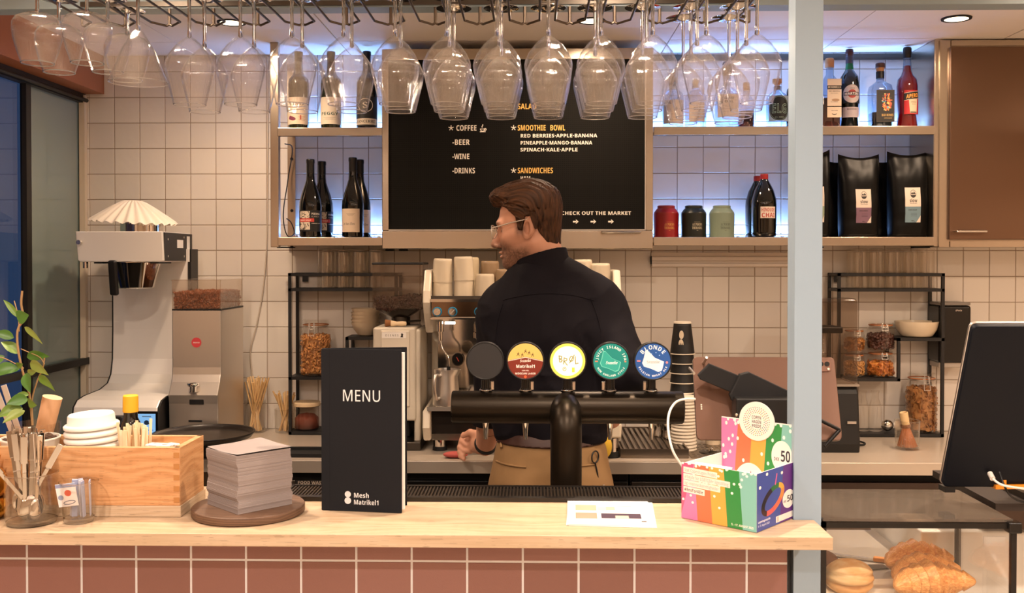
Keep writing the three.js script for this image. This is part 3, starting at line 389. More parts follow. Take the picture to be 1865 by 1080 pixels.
// tins, chai bottles, coffee bags
{
  const tinLabel = (bg, fg) => labelMat(200, 160, (g, w, h) => { g.fillStyle = bg; g.fillRect(0, 0, w, h); fit(g, '♥', 100, 30, 20, 0, fg); fit(g, "A.C PERCH'S", 30, 82, 30, 140, fg, 'serif'); fit(g, 'THEHANDEL', 24, 124, 30, 152, fg, 'serif'); fit(g, '1835', 100, 150, 9, 0, fg, 'serif'); });
  const tin = (label, px, color, bg, fg) => {
    const t = thing('tea_tin', label, 'tin', [px, SH2, 0.14], 0, 'tea tins on the right shelf'), m = mat(color, 0.32);
    part(t, 'can', lat([[0, 0], [0.0455, 0], [0.0465, 0.002], [0.0465, 0.088], [0.045, 0.092], [0.0445, 0.095], [0, 0.095]], 40), m);
    part(t, 'shoulder', lat([[0.0455, 0.089], [0.0455, 0.093], [0.036, 0.106], [0.0335, 0.108], [0, 0.108]], 40), m);
    part(t, 'lid', lat([[0, 0.119], [0.03, 0.119], [0.0325, 0.117], [0.0325, 0.106]], 40), m);
    part(t, 'print', arcLabel(0.0468, 0.046, 58, 0.022, 8), mat(0xffffff, 0.4, 0, { map: tex(200, 160, (g, w, h) => { g.fillStyle = bg; g.fillRect(0, 0, w, h); fit(g, '♥', 100, 32, 18, 0, fg); g.fillStyle = fg; g.fillRect(50, 38, 100, 2); fit(g, "A.C PERCH'S", 22, 86, 32, 156, fg, 'serif'); fit(g, 'THEHANDEL', 18, 130, 32, 164, fg, 'serif'); fit(g, '1835', 100, 152, 9, 0, fg, 'serif'); }) }));
  };
  tin('red tea tin with gold lettering', 0.4929, 0x8a1016, '#8a1016', '#c9a24e');
  tin('black tea tin with pale lettering, between the red and green tins', 0.5949, 0x07110d, '#07110d', '#cfc3a4');
  tin('pale green tea tin with dark lettering', 0.6987, 0x7f8f7c, '#7f8f7c', '#3c4338');
  const red = mat(0xa01c1c, 0.4), chaiL = labelMat(256, 190, (g, w, h) => { g.fillStyle = '#e4d6c8'; g.fillRect(0, 0, w, h); fit(g, 'HINDUDE', 14, 80, 58, 228, '#b3372a'); fit(g, 'CHAI', 14, 176, 74, 228, '#b3372a'); });
  const chai = (label, x, z, lbl) => {
    const t = thing('chai_bottle', label, 'bottle', [x, SH2, z], 0, 'chai bottles on the right shelf');
    part(t, 'glass_body', lat([[0, 0.004], [0.036, 0], [0.0445, 0.008], [0.0455, 0.02], [0.0455, 0.12], [0.044, 0.14], [0.034, 0.175], [0.021, 0.2], [0.014, 0.213], [0.0135, 0.225]], 36), darkGlass);
    part(t, 'screw_cap', lat([[0.0145, 0.215], [0.0145, 0.232], [0.013, 0.234], [0, 0.234]], 24), red);
    if (lbl) part(t, 'paper_label', arcLabel(0.046, 0.042, 74, 0.07, 8), chaiL);
  };
  chai('dark chai bottle with red cap and red lettered label', 0.8507, 0.16, true);
  chai('dark chai bottle with red cap standing behind the labelled one', 0.8454, 0.075, false);
  const foil = mat(0x050505, 0.42, 0, { specularIntensity: 0.4, bumpMap: waveN, bumpScale: 0.004 });  // black foil, colour lowered further to carry the shade of post and shelf
  const bagSurf = (W, H, D) => (u, v) => { // u -1..1 across, v 0..1 up : front surface
    const d = D / 2 * (1 - Math.max(0, v - 0.45) ** 1.7 * 2.6), top = 1 - 0.05 * (1 - u * u) * v * v, w = W / 2 * (0.97 + 0.05 * v);
    const wr = 0.007 * n3(u * 2.3 + W * 50, v * 5, H * 9) * (0.4 + v) + 0.003 * n3(u * 6 + W * 90, v * 13, H * 5) + 0.003 * Math.sin(v * 26 + u * 3) * Math.max(0, v - 0.8) + (v < 0.12 ? -0.008 * (1 - v / 0.12) : 0);
    return [u * w, v * H * top, Math.max(0.002, d) * Math.sqrt(Math.max(0.05, 1 - Math.abs(u) ** 6)) + wr];
  };
  function bag(label, x, z, W, H, D, ry, lcol, title) {
    const t = thing('coffee_bag', label, 'bag', [x, SH2, z], ry, 'coffee bags on the right shelf'), f = bagSurf(W, H, D), P = [], N = 18, Q = 26, idx = [];
    for (const s of [1, -1]) for (let j = 0; j <= Q; j++) for (let i = 0; i <= N; i++) { const p = f(-1 + 2 * i / N, j / Q); P.push(p[0], Math.max(0.0005, p[1]), s * p[2]); }
    const at = (s, i, j) => s * (N + 1) * (Q + 1) + j * (N + 1) + i;
    for (let j = 0; j < Q; j++) for (let i = 0; i < N; i++) for (const s of [0, 1]) { const a = at(s, i, j), b = at(s, i + 1, j), c = at(s, i + 1, j + 1), d = at(s, i, j + 1); s ? idx.push(a, c, b, a, d, c) : idx.push(a, b, c, a, c, d); }
    for (let j = 0; j < Q; j++) for (const i of [0, N]) idx.push(at(0, i, j), at(0, i, j + 1), at(1, i, j), at(1, i, j), at(0, i, j + 1), at(1, i, j + 1));
    for (let i = 0; i < N; i++) for (const j of [0, Q]) idx.push(at(0, i, j), at(1, i, j), at(0, i + 1, j), at(0, i + 1, j), at(1, i, j), at(1, i + 1, j));
    const g = new THREE.BufferGeometry(); g.setAttribute('position', new THREE.Float32BufferAttribute(P, 3)); g.setIndex(idx); g.computeVertexNormals(); g.setAttribute('uv', new THREE.Float32BufferAttribute(new Float32Array(P.length / 3 * 2), 2));
    part(t, 'foil_bag', g, foil);
    if (!lcol) return;
    const lp = [], lu = [], li = [], n = 8, u0 = -0.33, u1 = 0.42, v0 = 0.17, v1 = 0.58;
    for (let j = 0; j <= n; j++) for (let i = 0; i <= n; i++) { const p = f(u0 + (u1 - u0) * i / n, v0 + (v1 - v0) * j / n); lp.push(p[0], p[1], p[2] + 0.0012); lu.push(i / n, j / n); }
    for (let j = 0; j < n; j++) for (let i = 0; i < n; i++) { const a = j * (n + 1) + i; li.push(a, a + 1, a + n + 2, a, a + n + 2, a + n + 1); }
    const lg = new THREE.BufferGeometry(); lg.setAttribute('position', new THREE.Float32BufferAttribute(lp, 3)); lg.setAttribute('uv', new THREE.Float32BufferAttribute(lu, 2)); lg.setIndex(li); lg.computeVertexNormals();
    part(t, 'paper_label', lg, labelMat(220, 360, (c, w, h) => {
      c.fillStyle = '#d8cbbd'; c.fillRect(0, 0, w, h); c.fillStyle = lcol; c.fillRect(0, 200, w, 160); c.strokeStyle = '#2a2624'; c.lineWidth = 4; c.beginPath(); c.arc(116, 66, 40, 0, 7); c.stroke(); c.fillStyle = '#2a2624'; c.beginPath(); c.arc(116, 66, 38, 0.3, 2.8); c.fill(); c.beginPath(); c.moveTo(80, 70); c.lineTo(100, 46); c.lineTo(114, 62); c.lineTo(128, 40); c.lineTo(152, 70); c.fill();
      fit(c, 'slow', 62, 154, 36, 108, '#1f1b1a'); fit(c, 'COFFEE FOR FORESTS', 64, 170, 7, 104, '#4a423e'); fit(c, title, 44, 240, 12, 124, '#2c2624'); c.fillStyle = '#2c2624'; for (const y of [266, 280, 294]) c.fillRect(80, y, 90, 2); fit(c, '1000 g', 86, 350, 12, 50, '#2c2624'); c.fillStyle = '#d8cbbd'; c.beginPath(); c.moveTo(w, h - 70); c.lineTo(w, h); c.lineTo(w - 60, h); c.fill();
    }));
  }
  bag('black coffee bag with pale green label, partly behind the post', 1.0412, 0.15, 0.1, 0.325, 0.085, 0, '#8f9f84', 'LIGHT ROAST');
  bag('black coffee bag with purple label', 1.1987, 0.15, 0.148, 0.308, 0.09, 0.03, '#7a5a6d', 'HOUSE ESPRESSO');
  bag('black coffee bag with blue grey label, rightmost on the shelf', 1.38, 0.15, 0.148, 0.318, 0.09, -0.04, '#6f8a96', 'DARK ROAST');
  bag('plain black coffee bag behind, left of the purple label one', 1.1492, 0.06, 0.11, 0.3, 0.06, 0, null);
  bag('plain black coffee bag behind, between the purple and blue label ones', 1.3186, 0.06, 0.11, 0.3, 0.06, 0, null);
}

// ================================================================= back counter
const BC = 0.9;
{
  const stone = mat(0xb8ab9c, 0.28, 0, { roughnessMap: brushedRough, bumpMap: speckle, bumpScale: 0.0001 });
  const t = thing('back_counter', 'pale worktop with stainless front edge along the tiled wall', 'counter');
  part(t, 'worktop', uvm(slab(4.3, 0.004, 0.598, 0.4, BC - 0.004, 0.302)), stone);
  part(t, 'front_edge', rbox(4.3, 0.042, 0.02, 0.003, 0.4, BC - 0.043, 0.592), M.edgeSteel);
  part(t, 'underside', slab(4.3, 0.03, 0.56, 0.4, BC - 0.036, 0.3), M.darkSteel);
  const unit = (name, label, x0, x1, m, extra) => { const u = thing(name, label, 'cabinet', [(x0 + x1) / 2, 0, 0]); part(u, 'body', slab(x1 - x0 - 0.006, BC - 0.04, 0.5, 0, 0, 0.27), M.blackMatte); const d = part(u, 'door', rbox(x1 - x0 - 0.012, 0.74, 0.02, 0.003, 0, 0.08, 0.532), m); if (extra) extra(u, d, x1 - x0); };
  const fridge = mat(0x0d0c0c, 0.3);
  unit('waste_cabinet', 'stainless cabinet marked FOOD WASTE under the back counter', -1.1, -0.5, M.steel, (u) => {
    part(u, 'sign', mv(new THREE.PlaneGeometry(0.115, 0.018), -0.7442 + 0.8, 0.812, 0.5435), mat(0xffffff, 0.5, 0, { map: tex(256, 40, (g) => { g.fillStyle = '#191613'; g.fillRect(0, 0, 256, 40); fit(g, 'FOOD WASTE', 20, 32, 22, 216, '#d8c8b4'); }) }));
  });
  unit('fridge_unit', 'black glass fronted fridge under the espresso machine', -0.5, 0.32, fridge, (u, d, w) => part(d, 'handle', box(w * 0.8, 0.02, 0.02, 0, 0.79, 0.55), M.darkSteel));
  unit('drawer_unit', 'steel drawer unit under the ribbed drain tray', 0.32, 0.75, M.darkSteel, (u, d) => part(d, 'handle', poly([[-0.08, 0.75, 0.54], [-0.08, 0.75, 0.57], [0.08, 0.75, 0.57], [0.08, 0.75, 0.54]], 0.005), M.steelSmooth));
  unit('base_cabinet', 'brown cabinet under the back counter beyond the post', 0.75, 2.0, mat(0x3d2a1e, 0.5));
  const bp = solo('sink_tray', 'black inset tray at the front of the back counter behind the napkins', 'tray', [slab(0.2, 0.012, 0.012, 0, 0, 0.06), slab(0.2, 0.012, 0.012, 0, 0, -0.06), slab(0.012, 0.012, 0.12, -0.1, 0, 0), slab(0.012, 0.012, 0.12, 0.1, 0, 0), slab(0.2, 0.002, 0.12, 0, 0, 0)], M.rubber, [-0.7562, BC + 0.0005, 0.5]);
}
// bits: many small pieces filling a volume
function bits(parent, name, geo, m, n, place, tone = 0.25) {
  const im = new THREE.InstancedMesh(geo, m, n), q = new THREE.Object3D(), c = new THREE.Color();
  for (let i = 0; i < n; i++) { const [x, y, z] = place(i); q.position.set(x, y, z); q.rotation.set(rr(0, 6.28), rr(0, 6.28), rr(0, 6.28)); q.scale.setScalar(rr(0.85, 1.15)); q.updateMatrix(); im.setMatrixAt(i, q.matrix); const k = 1 - tone * rnd(); im.setColorAt(i, c.setRGB(k, k * (1 - 0.1 * rnd()), k * (1 - 0.15 * rnd()))); }
  im.name = name; im.castShadow = im.receiveShadow = true; im.userData.kind = 'stuff'; parent.add(im); return im;
}
const beanGeo = (() => { const g = new THREE.SphereGeometry(1, 10, 7), p = g.attributes.position; for (let i = 0; i < p.count; i++) { let x = p.getX(i), y = p.getY(i), z = p.getZ(i); if (z > 0) { z *= 0.45; z -= 0.25 * Math.exp(-x * x * 30); } p.setXYZ(i, x * 0.0052, y * 0.0074, z * 0.0046); } g.computeVertexNormals(); return g; })();
const beanM = mat(0x94562f, 0.36), beanDark = mat(0x3a1d10, 0.45);
const inBox = (w, h, d, y0 = 0) => () => { const f = rnd(); return f < 0.55 ? [rr(-w / 2, w / 2), y0 + rr(0, h), d / 2 - rr(0, 0.006)] : f < 0.75 ? [w / 2 - rr(0, 0.006), y0 + rr(0, h), rr(-d / 2, d / 2)] : [rr(-w / 2, w / 2), y0 + h - rr(-0.003, 0.005), rr(-d / 2, d / 2)]; };
const inJar = (r, h, y0 = 0) => () => { const a = rr(0, 6.283); return rnd() < 0.72 ? [r * Math.sin(a), y0 + rr(0, h), r * Math.cos(a)] : [r * Math.sqrt(rnd()) * Math.sin(a), y0 + h + rr(-0.004, 0.004), r * Math.sqrt(rnd()) * Math.cos(a)]; };

// ---------------------------------------------------------------- batch brewer at the left
{
  const bx0 = -1.578, bx1 = -1.278, cx = (bx0 + bx1) / 2, w = bx1 - bx0, t = thing('coffee_brewer', 'tall stainless batch brewer with paper filter on top, against the left corner', 'coffee maker', [cx, BC, 0]);
  const y = (v) => v - BC;
  const prof = [[0.10, 0.0005], [0.5, 0.0005], [0.505, 0.12], [0.498, 0.155], [0.47, 0.176], [0.42, 0.184], [0.29, 0.19], [0.225, 0.205], [0.195, 0.235], [0.18, 0.29], [0.175, 0.4], [0.175, 0.7], [0.10, 0.7]];
  part(t, 'body_sheet', extX(prof, w - 0.012, 0.003), M.brew);
  const side = extX(prof.map(([a, b]) => [a - 0.004, b]), 0.006, 0.001);
  part(t, 'side_panel', side, M.black, [w / 2 - 0.003, 0, 0]); part(t, 'side_panel', side, M.black, [-w / 2 + 0.003, 0, 0]);
  const hw = 0.3073, hy0 = y(1.5524), hy1 = y(1.6592);
  const hx = -1.4541 - cx;
  const head = part(t, 'brew_head', mv(ext([[-hw / 2, hy1], [hw / 2, hy1], [hw / 2 + 0.004, hy0 + 0.004], [hw / 2 - 0.004, hy0], [-hw / 2 + 0.016, hy0], [-hw / 2 + 0.008, hy0 + 0.006]], 0.29, 0.003), hx, 0, 0.11), M.brew);
  part(t, 'head_side', slab(0.006, hy1 - hy0 - 0.006, 0.28, hx + hw / 2 + 0.002, hy0 + 0.003, 0.25), M.black);
  part(t, 'side_bracket', slab(0.012, 0.2, 0.06, w / 2 - 0.004, hy0 - 0.2, 0.15), M.black);
  part(head, 'sticker', slab(0.001, 0.03, 0.06, hx + hw / 2 + 0.006, hy0 + 0.05, 0.24), M.paper); part(head, 'sticker', slab(0.001, 0.075, 0.03, hx + hw / 2 + 0.006, hy0 + 0.02, 0.155), M.white);
  for (const [a, b] of [[0.36, 0.08], [0.36, 0.02], [0.2, 0.09], [0.2, 0.02]]) part(t, 'screw', mv(cyl(0.004, 0.004, 0.003, 0, 0, 0, 10), hx + hw / 2 + 0.006, hy0 + b, a, 0, 0, 90 * R), M.chrome);
  part(t, 'switch', mv(cyl(0.009, 0.008, 0.012, 0, 0, 0, 18), -1.5902 - cx, y(1.621), 0.405, 90 * R), M.chrome);
  part(t, 'hot_water_tap', cyl(0.009, 0.009, 0.025, -1.5909 - cx, hy0 - 0.022, 0.36), M.chrome);
  const kx = -1.432 - cx, kb = part(t, 'filter_basket', mv(lat([[0, -0.095], [0.062, -0.095], [0.066, -0.091], [0.09, -0.004], [0.094, 0], [0.09, 0.0]], 40), kx, hy0, 0.315), M.chrome);
  part(kb, 'handle', mv(rbox(0.03, 0.125, 0.018, 0.008, 0, 0, 0), kx - 0.038, hy0 - 0.118, 0.4, 8 * R), M.black);
  part(t, 'basket_rails', [slab(0.03, 0.006, 0.12, kx - 0.1, hy0 - 0.006, 0.33), slab(0.03, 0.006, 0.12, kx + 0.1, hy0 - 0.006, 0.33)], M.black);
  part(t, 'filter_cylinder', cyl(0.075, 0.075, 0.055, kx, hy1 - 0.002, 0.25, 40), M.chrome);
  // touch screen
  const sc = part(t, 'screen_bezel', rbox(0.075, 0.09, 0.012, 0.003, -1.3119 - cx, y(0.9554), 0.513), M.blackGloss);
  part(sc, 'touch_screen', mv(new THREE.PlaneGeometry(0.06, 0.072), -1.3118 - cx, y(0.9563) + 0.045, 0.5196), mat(0x111111, 0.2, 0, { emissive: 0xffffff, emissiveIntensity: 0.9, emissiveMap: tex(128, 160, (g) => { g.fillStyle = '#8fc4f4'; g.fillRect(0, 0, 128, 160); g.fillStyle = '#5b6f86'; g.fillRect(30, 16, 66, 8); g.fillStyle = '#1e2c3c'; g.beginPath(); g.arc(62, 66, 18, 0.5, 6); g.fill(); g.fillRect(60, 70, 24, 8); g.fillStyle = '#3f73d0'; g.fillRect(16, 120, 96, 6); }) }));
  // fluted paper filter upside down on the brewer
  const P = [], idx = [], n = 144, rings = [[0, 0.052], [0.03, 0.051], [0.046, 0.043], [0.08, 0.022], [0.115, -0.002], [0.143, -0.022], [0.15, -0.029]];
  for (const [r, h] of rings) for (let i = 0; i < n; i++) { const a = i / n * 6.2832, k = 1 + (r > 0.03 ? 0.028 * Math.cos(a * 24) : 0); P.push(r * k * Math.cos(a), h + (r > 0.03 ? 0.004 * r / 0.15 * Math.cos(a * 24) : 0) + 0.01 * r / 0.15 * Math.cos(a + 2.6) , r * k * Math.sin(a)); }
  for (let j = 0; j + 1 < rings.length; j++) for (let i = 0; i < n; i++) { const a = j * n + i, b = j * n + (i + 1) % n; idx.push(a, b, b + n, a, b + n, a + n); }
  const g = new THREE.BufferGeometry(); g.setAttribute('position', new THREE.Float32BufferAttribute(P, 3)); g.setIndex(idx); g.computeVertexNormals();
  solo('paper_filter', 'white fluted paper coffee filter upside down on the brewer', 'filter', g, mat(0xf0e6d8, 0.85, 0, { transmission: 0.15, thickness: 0 }), [-1.4624, BC + hy1 + 0.066, 0.25]);
  // things in front of the brewer
  solo('card_box', 'black upright box in front of the brewer, beside the yellow capped bottle', 'box', rbox(0.075, 0.135, 0.04, 0.006), M.black, [-1.4134, BC, 0.55]);
}
// second grinder with bean hopper and red badge
{
  const z1 = 0.4, x0 = -1.2677, x1 = -1.0953, w = x1 - x0, t = thing('bulk_grinder', 'stainless bulk grinder with bean hopper and red round badge', 'coffee grinder', [(x0 + x1) / 2, BC, 0]);
  const y = (v) => v - BC, yT = y(1.3825), prof = [[0.13, 0.0], [0.43, 0.0], [0.435, 0.16], [0.44, 0.19], [z1 + 0.012, yT - 0.25], [z1 + 0.002, yT - 0.225], [z1, yT - 0.2], [z1, yT], [0.13, yT]];
  const g = extX(prof, w, 0.003);
  const body = part(t, 'housing', uvm(g), M.brushedBody);
  part(t, 'spout', mv(lat([[0.012, 0.03], [0.02, 0.03], [0.02, 0.022], [0.011, 0.018], [0.011, 0], [0, 0]], 24), 0.005, y(1.1036), 0.452), M.chrome);
  part(t, 'slot', rbox(0.05, 0.018, 0.01, 0.002, 0.012, y(1.0574), 0.434), M.black); part(t, 'slot', rbox(0.048, 0.007, 0.008, 0.002, 0.006, y(0.996), 0.431), M.black);
  part(body, 'badge', mv(new THREE.CircleGeometry(0.0175, 32), 0.0, y(1.2699), z1 + 0.0012), mat(0xffffff, 0.4, 0, { map: tex(128, 128, (c) => { c.fillStyle = '#d2444a'; c.fillRect(0, 0, 128, 128); fit(c, 'marco', 22, 74, 22, 84, '#f6e6df'); }) }));
  const hy = yT + 0.004, hh = y(1.4856) - hy;
  part(t, 'hopper_base', slab(w, 0.006, 0.27, 0, yT - 0.001, 0.265), M.black);
  part(t, 'hopper', [slab(w, hh, 0.003, 0, hy, z1 - 0.002), slab(w, hh, 0.003, 0, hy, 0.14), slab(0.003, hh, 0.26, -w / 2 + 0.0015, hy, 0.27), slab(0.003, hh, 0.26, w / 2 - 0.0015, hy, 0.27)], M.acrylic);
  part(t, 'hopper_lid', [slab(w + 0.004, 0.004, 0.004, 0, hy + hh, z1), slab(0.004, 0.004, 0.264, -w / 2, hy + hh, 0.268), slab(0.004, 0.004, 0.264, w / 2, hy + hh, 0.268), slab(w, 0.002, 0.264, 0, hy + hh + 0.001, 0.268)], M.acrylic);
  part(t, 'bean_core', slab(w - 0.022, 0.046, 0.236, 0, hy, 0.268), beanM);
  bits(t, 'coffee_beans', beanGeo, beanM, 1100, ((f) => () => { const p = f(); return [p[0], p[1], p[2] + 0.268]; })(inBox(w - 0.014, 0.054, 0.248, hy + 0.003)));
}
solo('serving_tray', 'large round black tray lying on the back counter before the grinder', 'tray', lat([[0, 0.004], [0.148, 0.004], [0.158, 0.016], [0.164, 0.018], [0.16, 0.011], [0.152, 0], [0, 0]], 64), mat(0x1b1512, 0.3), [-1.0831, BC + 0.0765, 0.62]);
solo('black_tub', 'black tub under the round tray on the back counter', 'tub', [rbox(0.18, 0.075, 0.13, 0.006)], M.black, [-1.1063, BC + 0.0005, 0.53]);
// straw glasses
{
  const straw = (t, n, r, h) => { for (let i = 0; i < n; i++) { const a = rr(0, 6.28), q = r * 0.75 * Math.sqrt(rnd()), b = a + 3.14 + rr(-0.9, 0.9), d = r * rr(0.7, 1.5); part(t, 'straw', rod([q * Math.cos(a), 0.006, q * Math.sin(a)], [Math.cos(b) * d, h * rr(0.93, 1.04), Math.sin(b) * d * 0.7], 0.0032, 7), i % 3 ? M.bamboo : M.bambooPale); } };
  const a = thing('straw_glass', 'glass of long bamboo straws beside the grinder', 'glass', [-1.0671, BC, 0.075]);
  part(a, 'tumbler', lat([[0, 0.001], [0.036, 0.001], [0.039, 0.004], [0.041, 0.12], [0.0395, 0.12], [0.0375, 0.006], [0, 0.005]], 32), M.clear); straw(a, 26, 0.036, 0.205);
  const b = thing('straw_glass', 'glass of short bamboo straws next to the black wire rack', 'glass', [-0.9531, BC, 0.075]);
  part(b, 'tumbler', lat([[0, 0.001], [0.034, 0.001], [0.037, 0.004], [0.039, 0.09], [0.0375, 0.09], [0.0355, 0.006], [0, 0.005]], 32), M.clear); straw(b, 24, 0.034, 0.15);
}
// ---------------------------------------------------------------- black wire racks
const RZ = 0.135, RB = 0.016;
function rack(label, x0, x1, lowX0, lowX1, midX0, midX1, botX0, botX1) {
  const t = thing('wire_rack', label, 'shelf'), w = 0.011, yA = 1.5045, yB = 1.447, yM = 1.2639, yL = 1.1136, yF = BC + 0.007;
  for (const x of [x0, x1]) { part(t, 'post', sqbar([x, yF, RZ], [x, yA, RZ], w), M.powder); part(t, 'post', sqbar([x, yF, RB], [x, yA, RB], w), M.powder); }
  for (const y of [yA, yB]) { part(t, 'rail', sqbar([x0, y, RZ], [x1, y, RZ], w), M.powder); part(t, 'rail', sqbar([x0, y, RB], [x1, y, RB], w), M.powder); for (const x of [x0, x1]) part(t, 'rail', sqbar([x, y, RB], [x, y, RZ], w), M.powder); }
  part(t, 'shelf_sheet', slab(x1 - x0, 0.003, RZ - RB, (x0 + x1) / 2, yB + 0.003, (RZ + RB) / 2), M.powder);
  const sh = (a, b, y) => { part(t, 'shelf_frame', [sqbar([a, y, RZ], [b, y, RZ], w), sqbar([a, y, RB], [b, y, RB], w), sqbar([a, y, RB], [a, y, RZ], w), sqbar([b, y, RB], [b, y, RZ], w)], M.powder); part(t, 'shelf_sheet', slab(b - a, 0.003, RZ - RB, (a + b) / 2, y + 0.003, (RZ + RB) / 2), M.powder); };
  sh(lowX0, lowX1, yL); sh(midX0, midX1, yM); sh(botX0, botX1, yF);
  const ps = lowX0 === x0 ? lowX1 : lowX0, pm = midX0 === x0 ? midX1 : midX0;
  for (const z of [RZ, RB]) part(t, 'post', sqbar([pm, yL, z], [pm, yM, z], w), M.powder);
  part(t, 'wall_tab', slab(0.022, 0.022, 0.003, x0 + 0.03, yA - 0.03, 0.012), M.powder);
  return { yA, yB, yM, yL, yF };
}
const rk = rack('black square tube wire rack on the left, behind the menu book', -0.9172, -0.5153, -0.9172, -0.7015, -0.7015, -0.5153, -0.9172, -0.5153);
rack('black square tube wire rack on the right, beside the wall dispenser', 1.1346, 1.5169, 1.1346, 1.3553, 1.3553, 1.5169, 1.1346, 1.5169);
// tumblers upside down on the racks
{
  const shell = lat([[0.0255, 0.135], [0.0292, 0.001], [0.03, 0.0], [0.0302, 0.002], [0.0268, 0.136]], 30), base = lat([[0, 0.134], [0.0262, 0.134], [0.0275, 0.138], [0.0275, 0.1455], [0.0262, 0.1475], [0, 0.1475]], 30);
  const tumbler = (label, x, z) => { const t = thing('tumbler', label, 'glass', [x, rk.yB + 0.0068, z], rr(0, 3), 'upturned tumblers on the wire racks'); part(t, 'glass_shell', shell, M.clear); part(t, 'thick_base', base, M.clear); };
  const ord = ['first', 'second', 'third', 'fourth', 'fifth'];
  [592, 622, 651, 681].forEach((px, i) => { tumbler(`upturned tumbler on the left wire rack, ${ord[i]} from the left, front row`, [-0.7907, -0.728, -0.6675, -0.6049][i], 0.105); tumbler(`upturned tumbler on the left wire rack, ${ord[i]} from the left, rear row`, [-0.7907, -0.728, -0.6675, -0.6049][i] + 0.003, 0.043); });
  [1.2214, 1.2826, 1.3458, 1.409, 1.4701].forEach((x, i) => { tumbler(`upturned tumbler on the right wire rack, ${ord[i]} from the left, front row`, x, 0.105); tumbler(`upturned tumbler on the right wire rack, ${ord[i]} from the left, rear row`, x - 0.003, 0.043); });
}
// clip-top jars
function jar(label, x, y, z, r, h, fillH, geo, m, n, ry = 0) {
  const t = thing('clip_jar', label, 'jar', [x, y, z], ry, 'clip-top storage jars');
  part(t, 'glass_jar', lat([[0, 0.001], [r * 0.86, 0.001], [r * 0.97, 0.006], [r, 0.016], [r, h * 0.72], [r * 0.93, h * 0.8], [r * 0.8, h * 0.85], [r * 0.8, h * 0.91]], 36), M.clear);
  part(t, 'lid', lat([[r * 0.86, h * 0.905], [r * 0.88, h * 0.93], [r * 0.88, h * 0.985], [r * 0.8, h], [0, h]], 36), M.clear);
  part(t, 'rubber_ring', tor(r * 0.85, 0.002, 0, h * 0.905, 0, 36, 6), mat(0xb5703f, 0.6));
  part(t, 'wire_clip', [tor(r * 0.83, 0.0015, 0, h * 0.875, 0, 30, 6), poly([[-0.011, h * 0.94, r * 0.9], [-0.011, h * 0.72, r * 1.03], [0.011, h * 0.72, r * 1.03], [0.011, h * 0.94, r * 0.9]], 0.0013, 6), poly([[-0.007, h * 0.96, r * 0.88], [-0.007, h * 0.83, r * 0.98], [0.007, h * 0.83, r * 0.98], [0.007, h * 0.96, r * 0.88]], 0.0013, 6)], M.steelSmooth);
  const c = m, rc = r - 0.0085; part(t, 'fill_core', lat([[0, 0.006], [rc * 0.85, 0.006], [rc, 0.014], [rc, fillH - 0.003], [0, fillH - 0.001]], 28), c);
  bits(t, 'filling', geo, m, n, inJar(r - 0.006, fillH - 0.012, 0.008));
}
const nutGeo = (() => { const g = new THREE.TorusGeometry(0.0062, 0.0034, 6, 9, 3.6); return g; })(), almond = (() => { const g = new THREE.SphereGeometry(1, 9, 7); g.scale(0.0045, 0.009, 0.003); return g; })();
const ringGeo = new THREE.TorusGeometry(0.005, 0.0021, 6, 10), flake = (() => { const g = new THREE.CircleGeometry(0.0075, 7), p = g.attributes.position; for (let i = 0; i < p.count; i++) { const x = p.getX(i), y = p.getY(i); p.setZ(i, 40 * x * x - 25 * y * y + 0.0012 * Math.sin(i * 2.3)); } g.computeVertexNormals(); return g; })(), dateGeo = (() => { const g = new THREE.SphereGeometry(0.008, 7, 5); g.scale(1, 0.7, 0.8); return g; })();
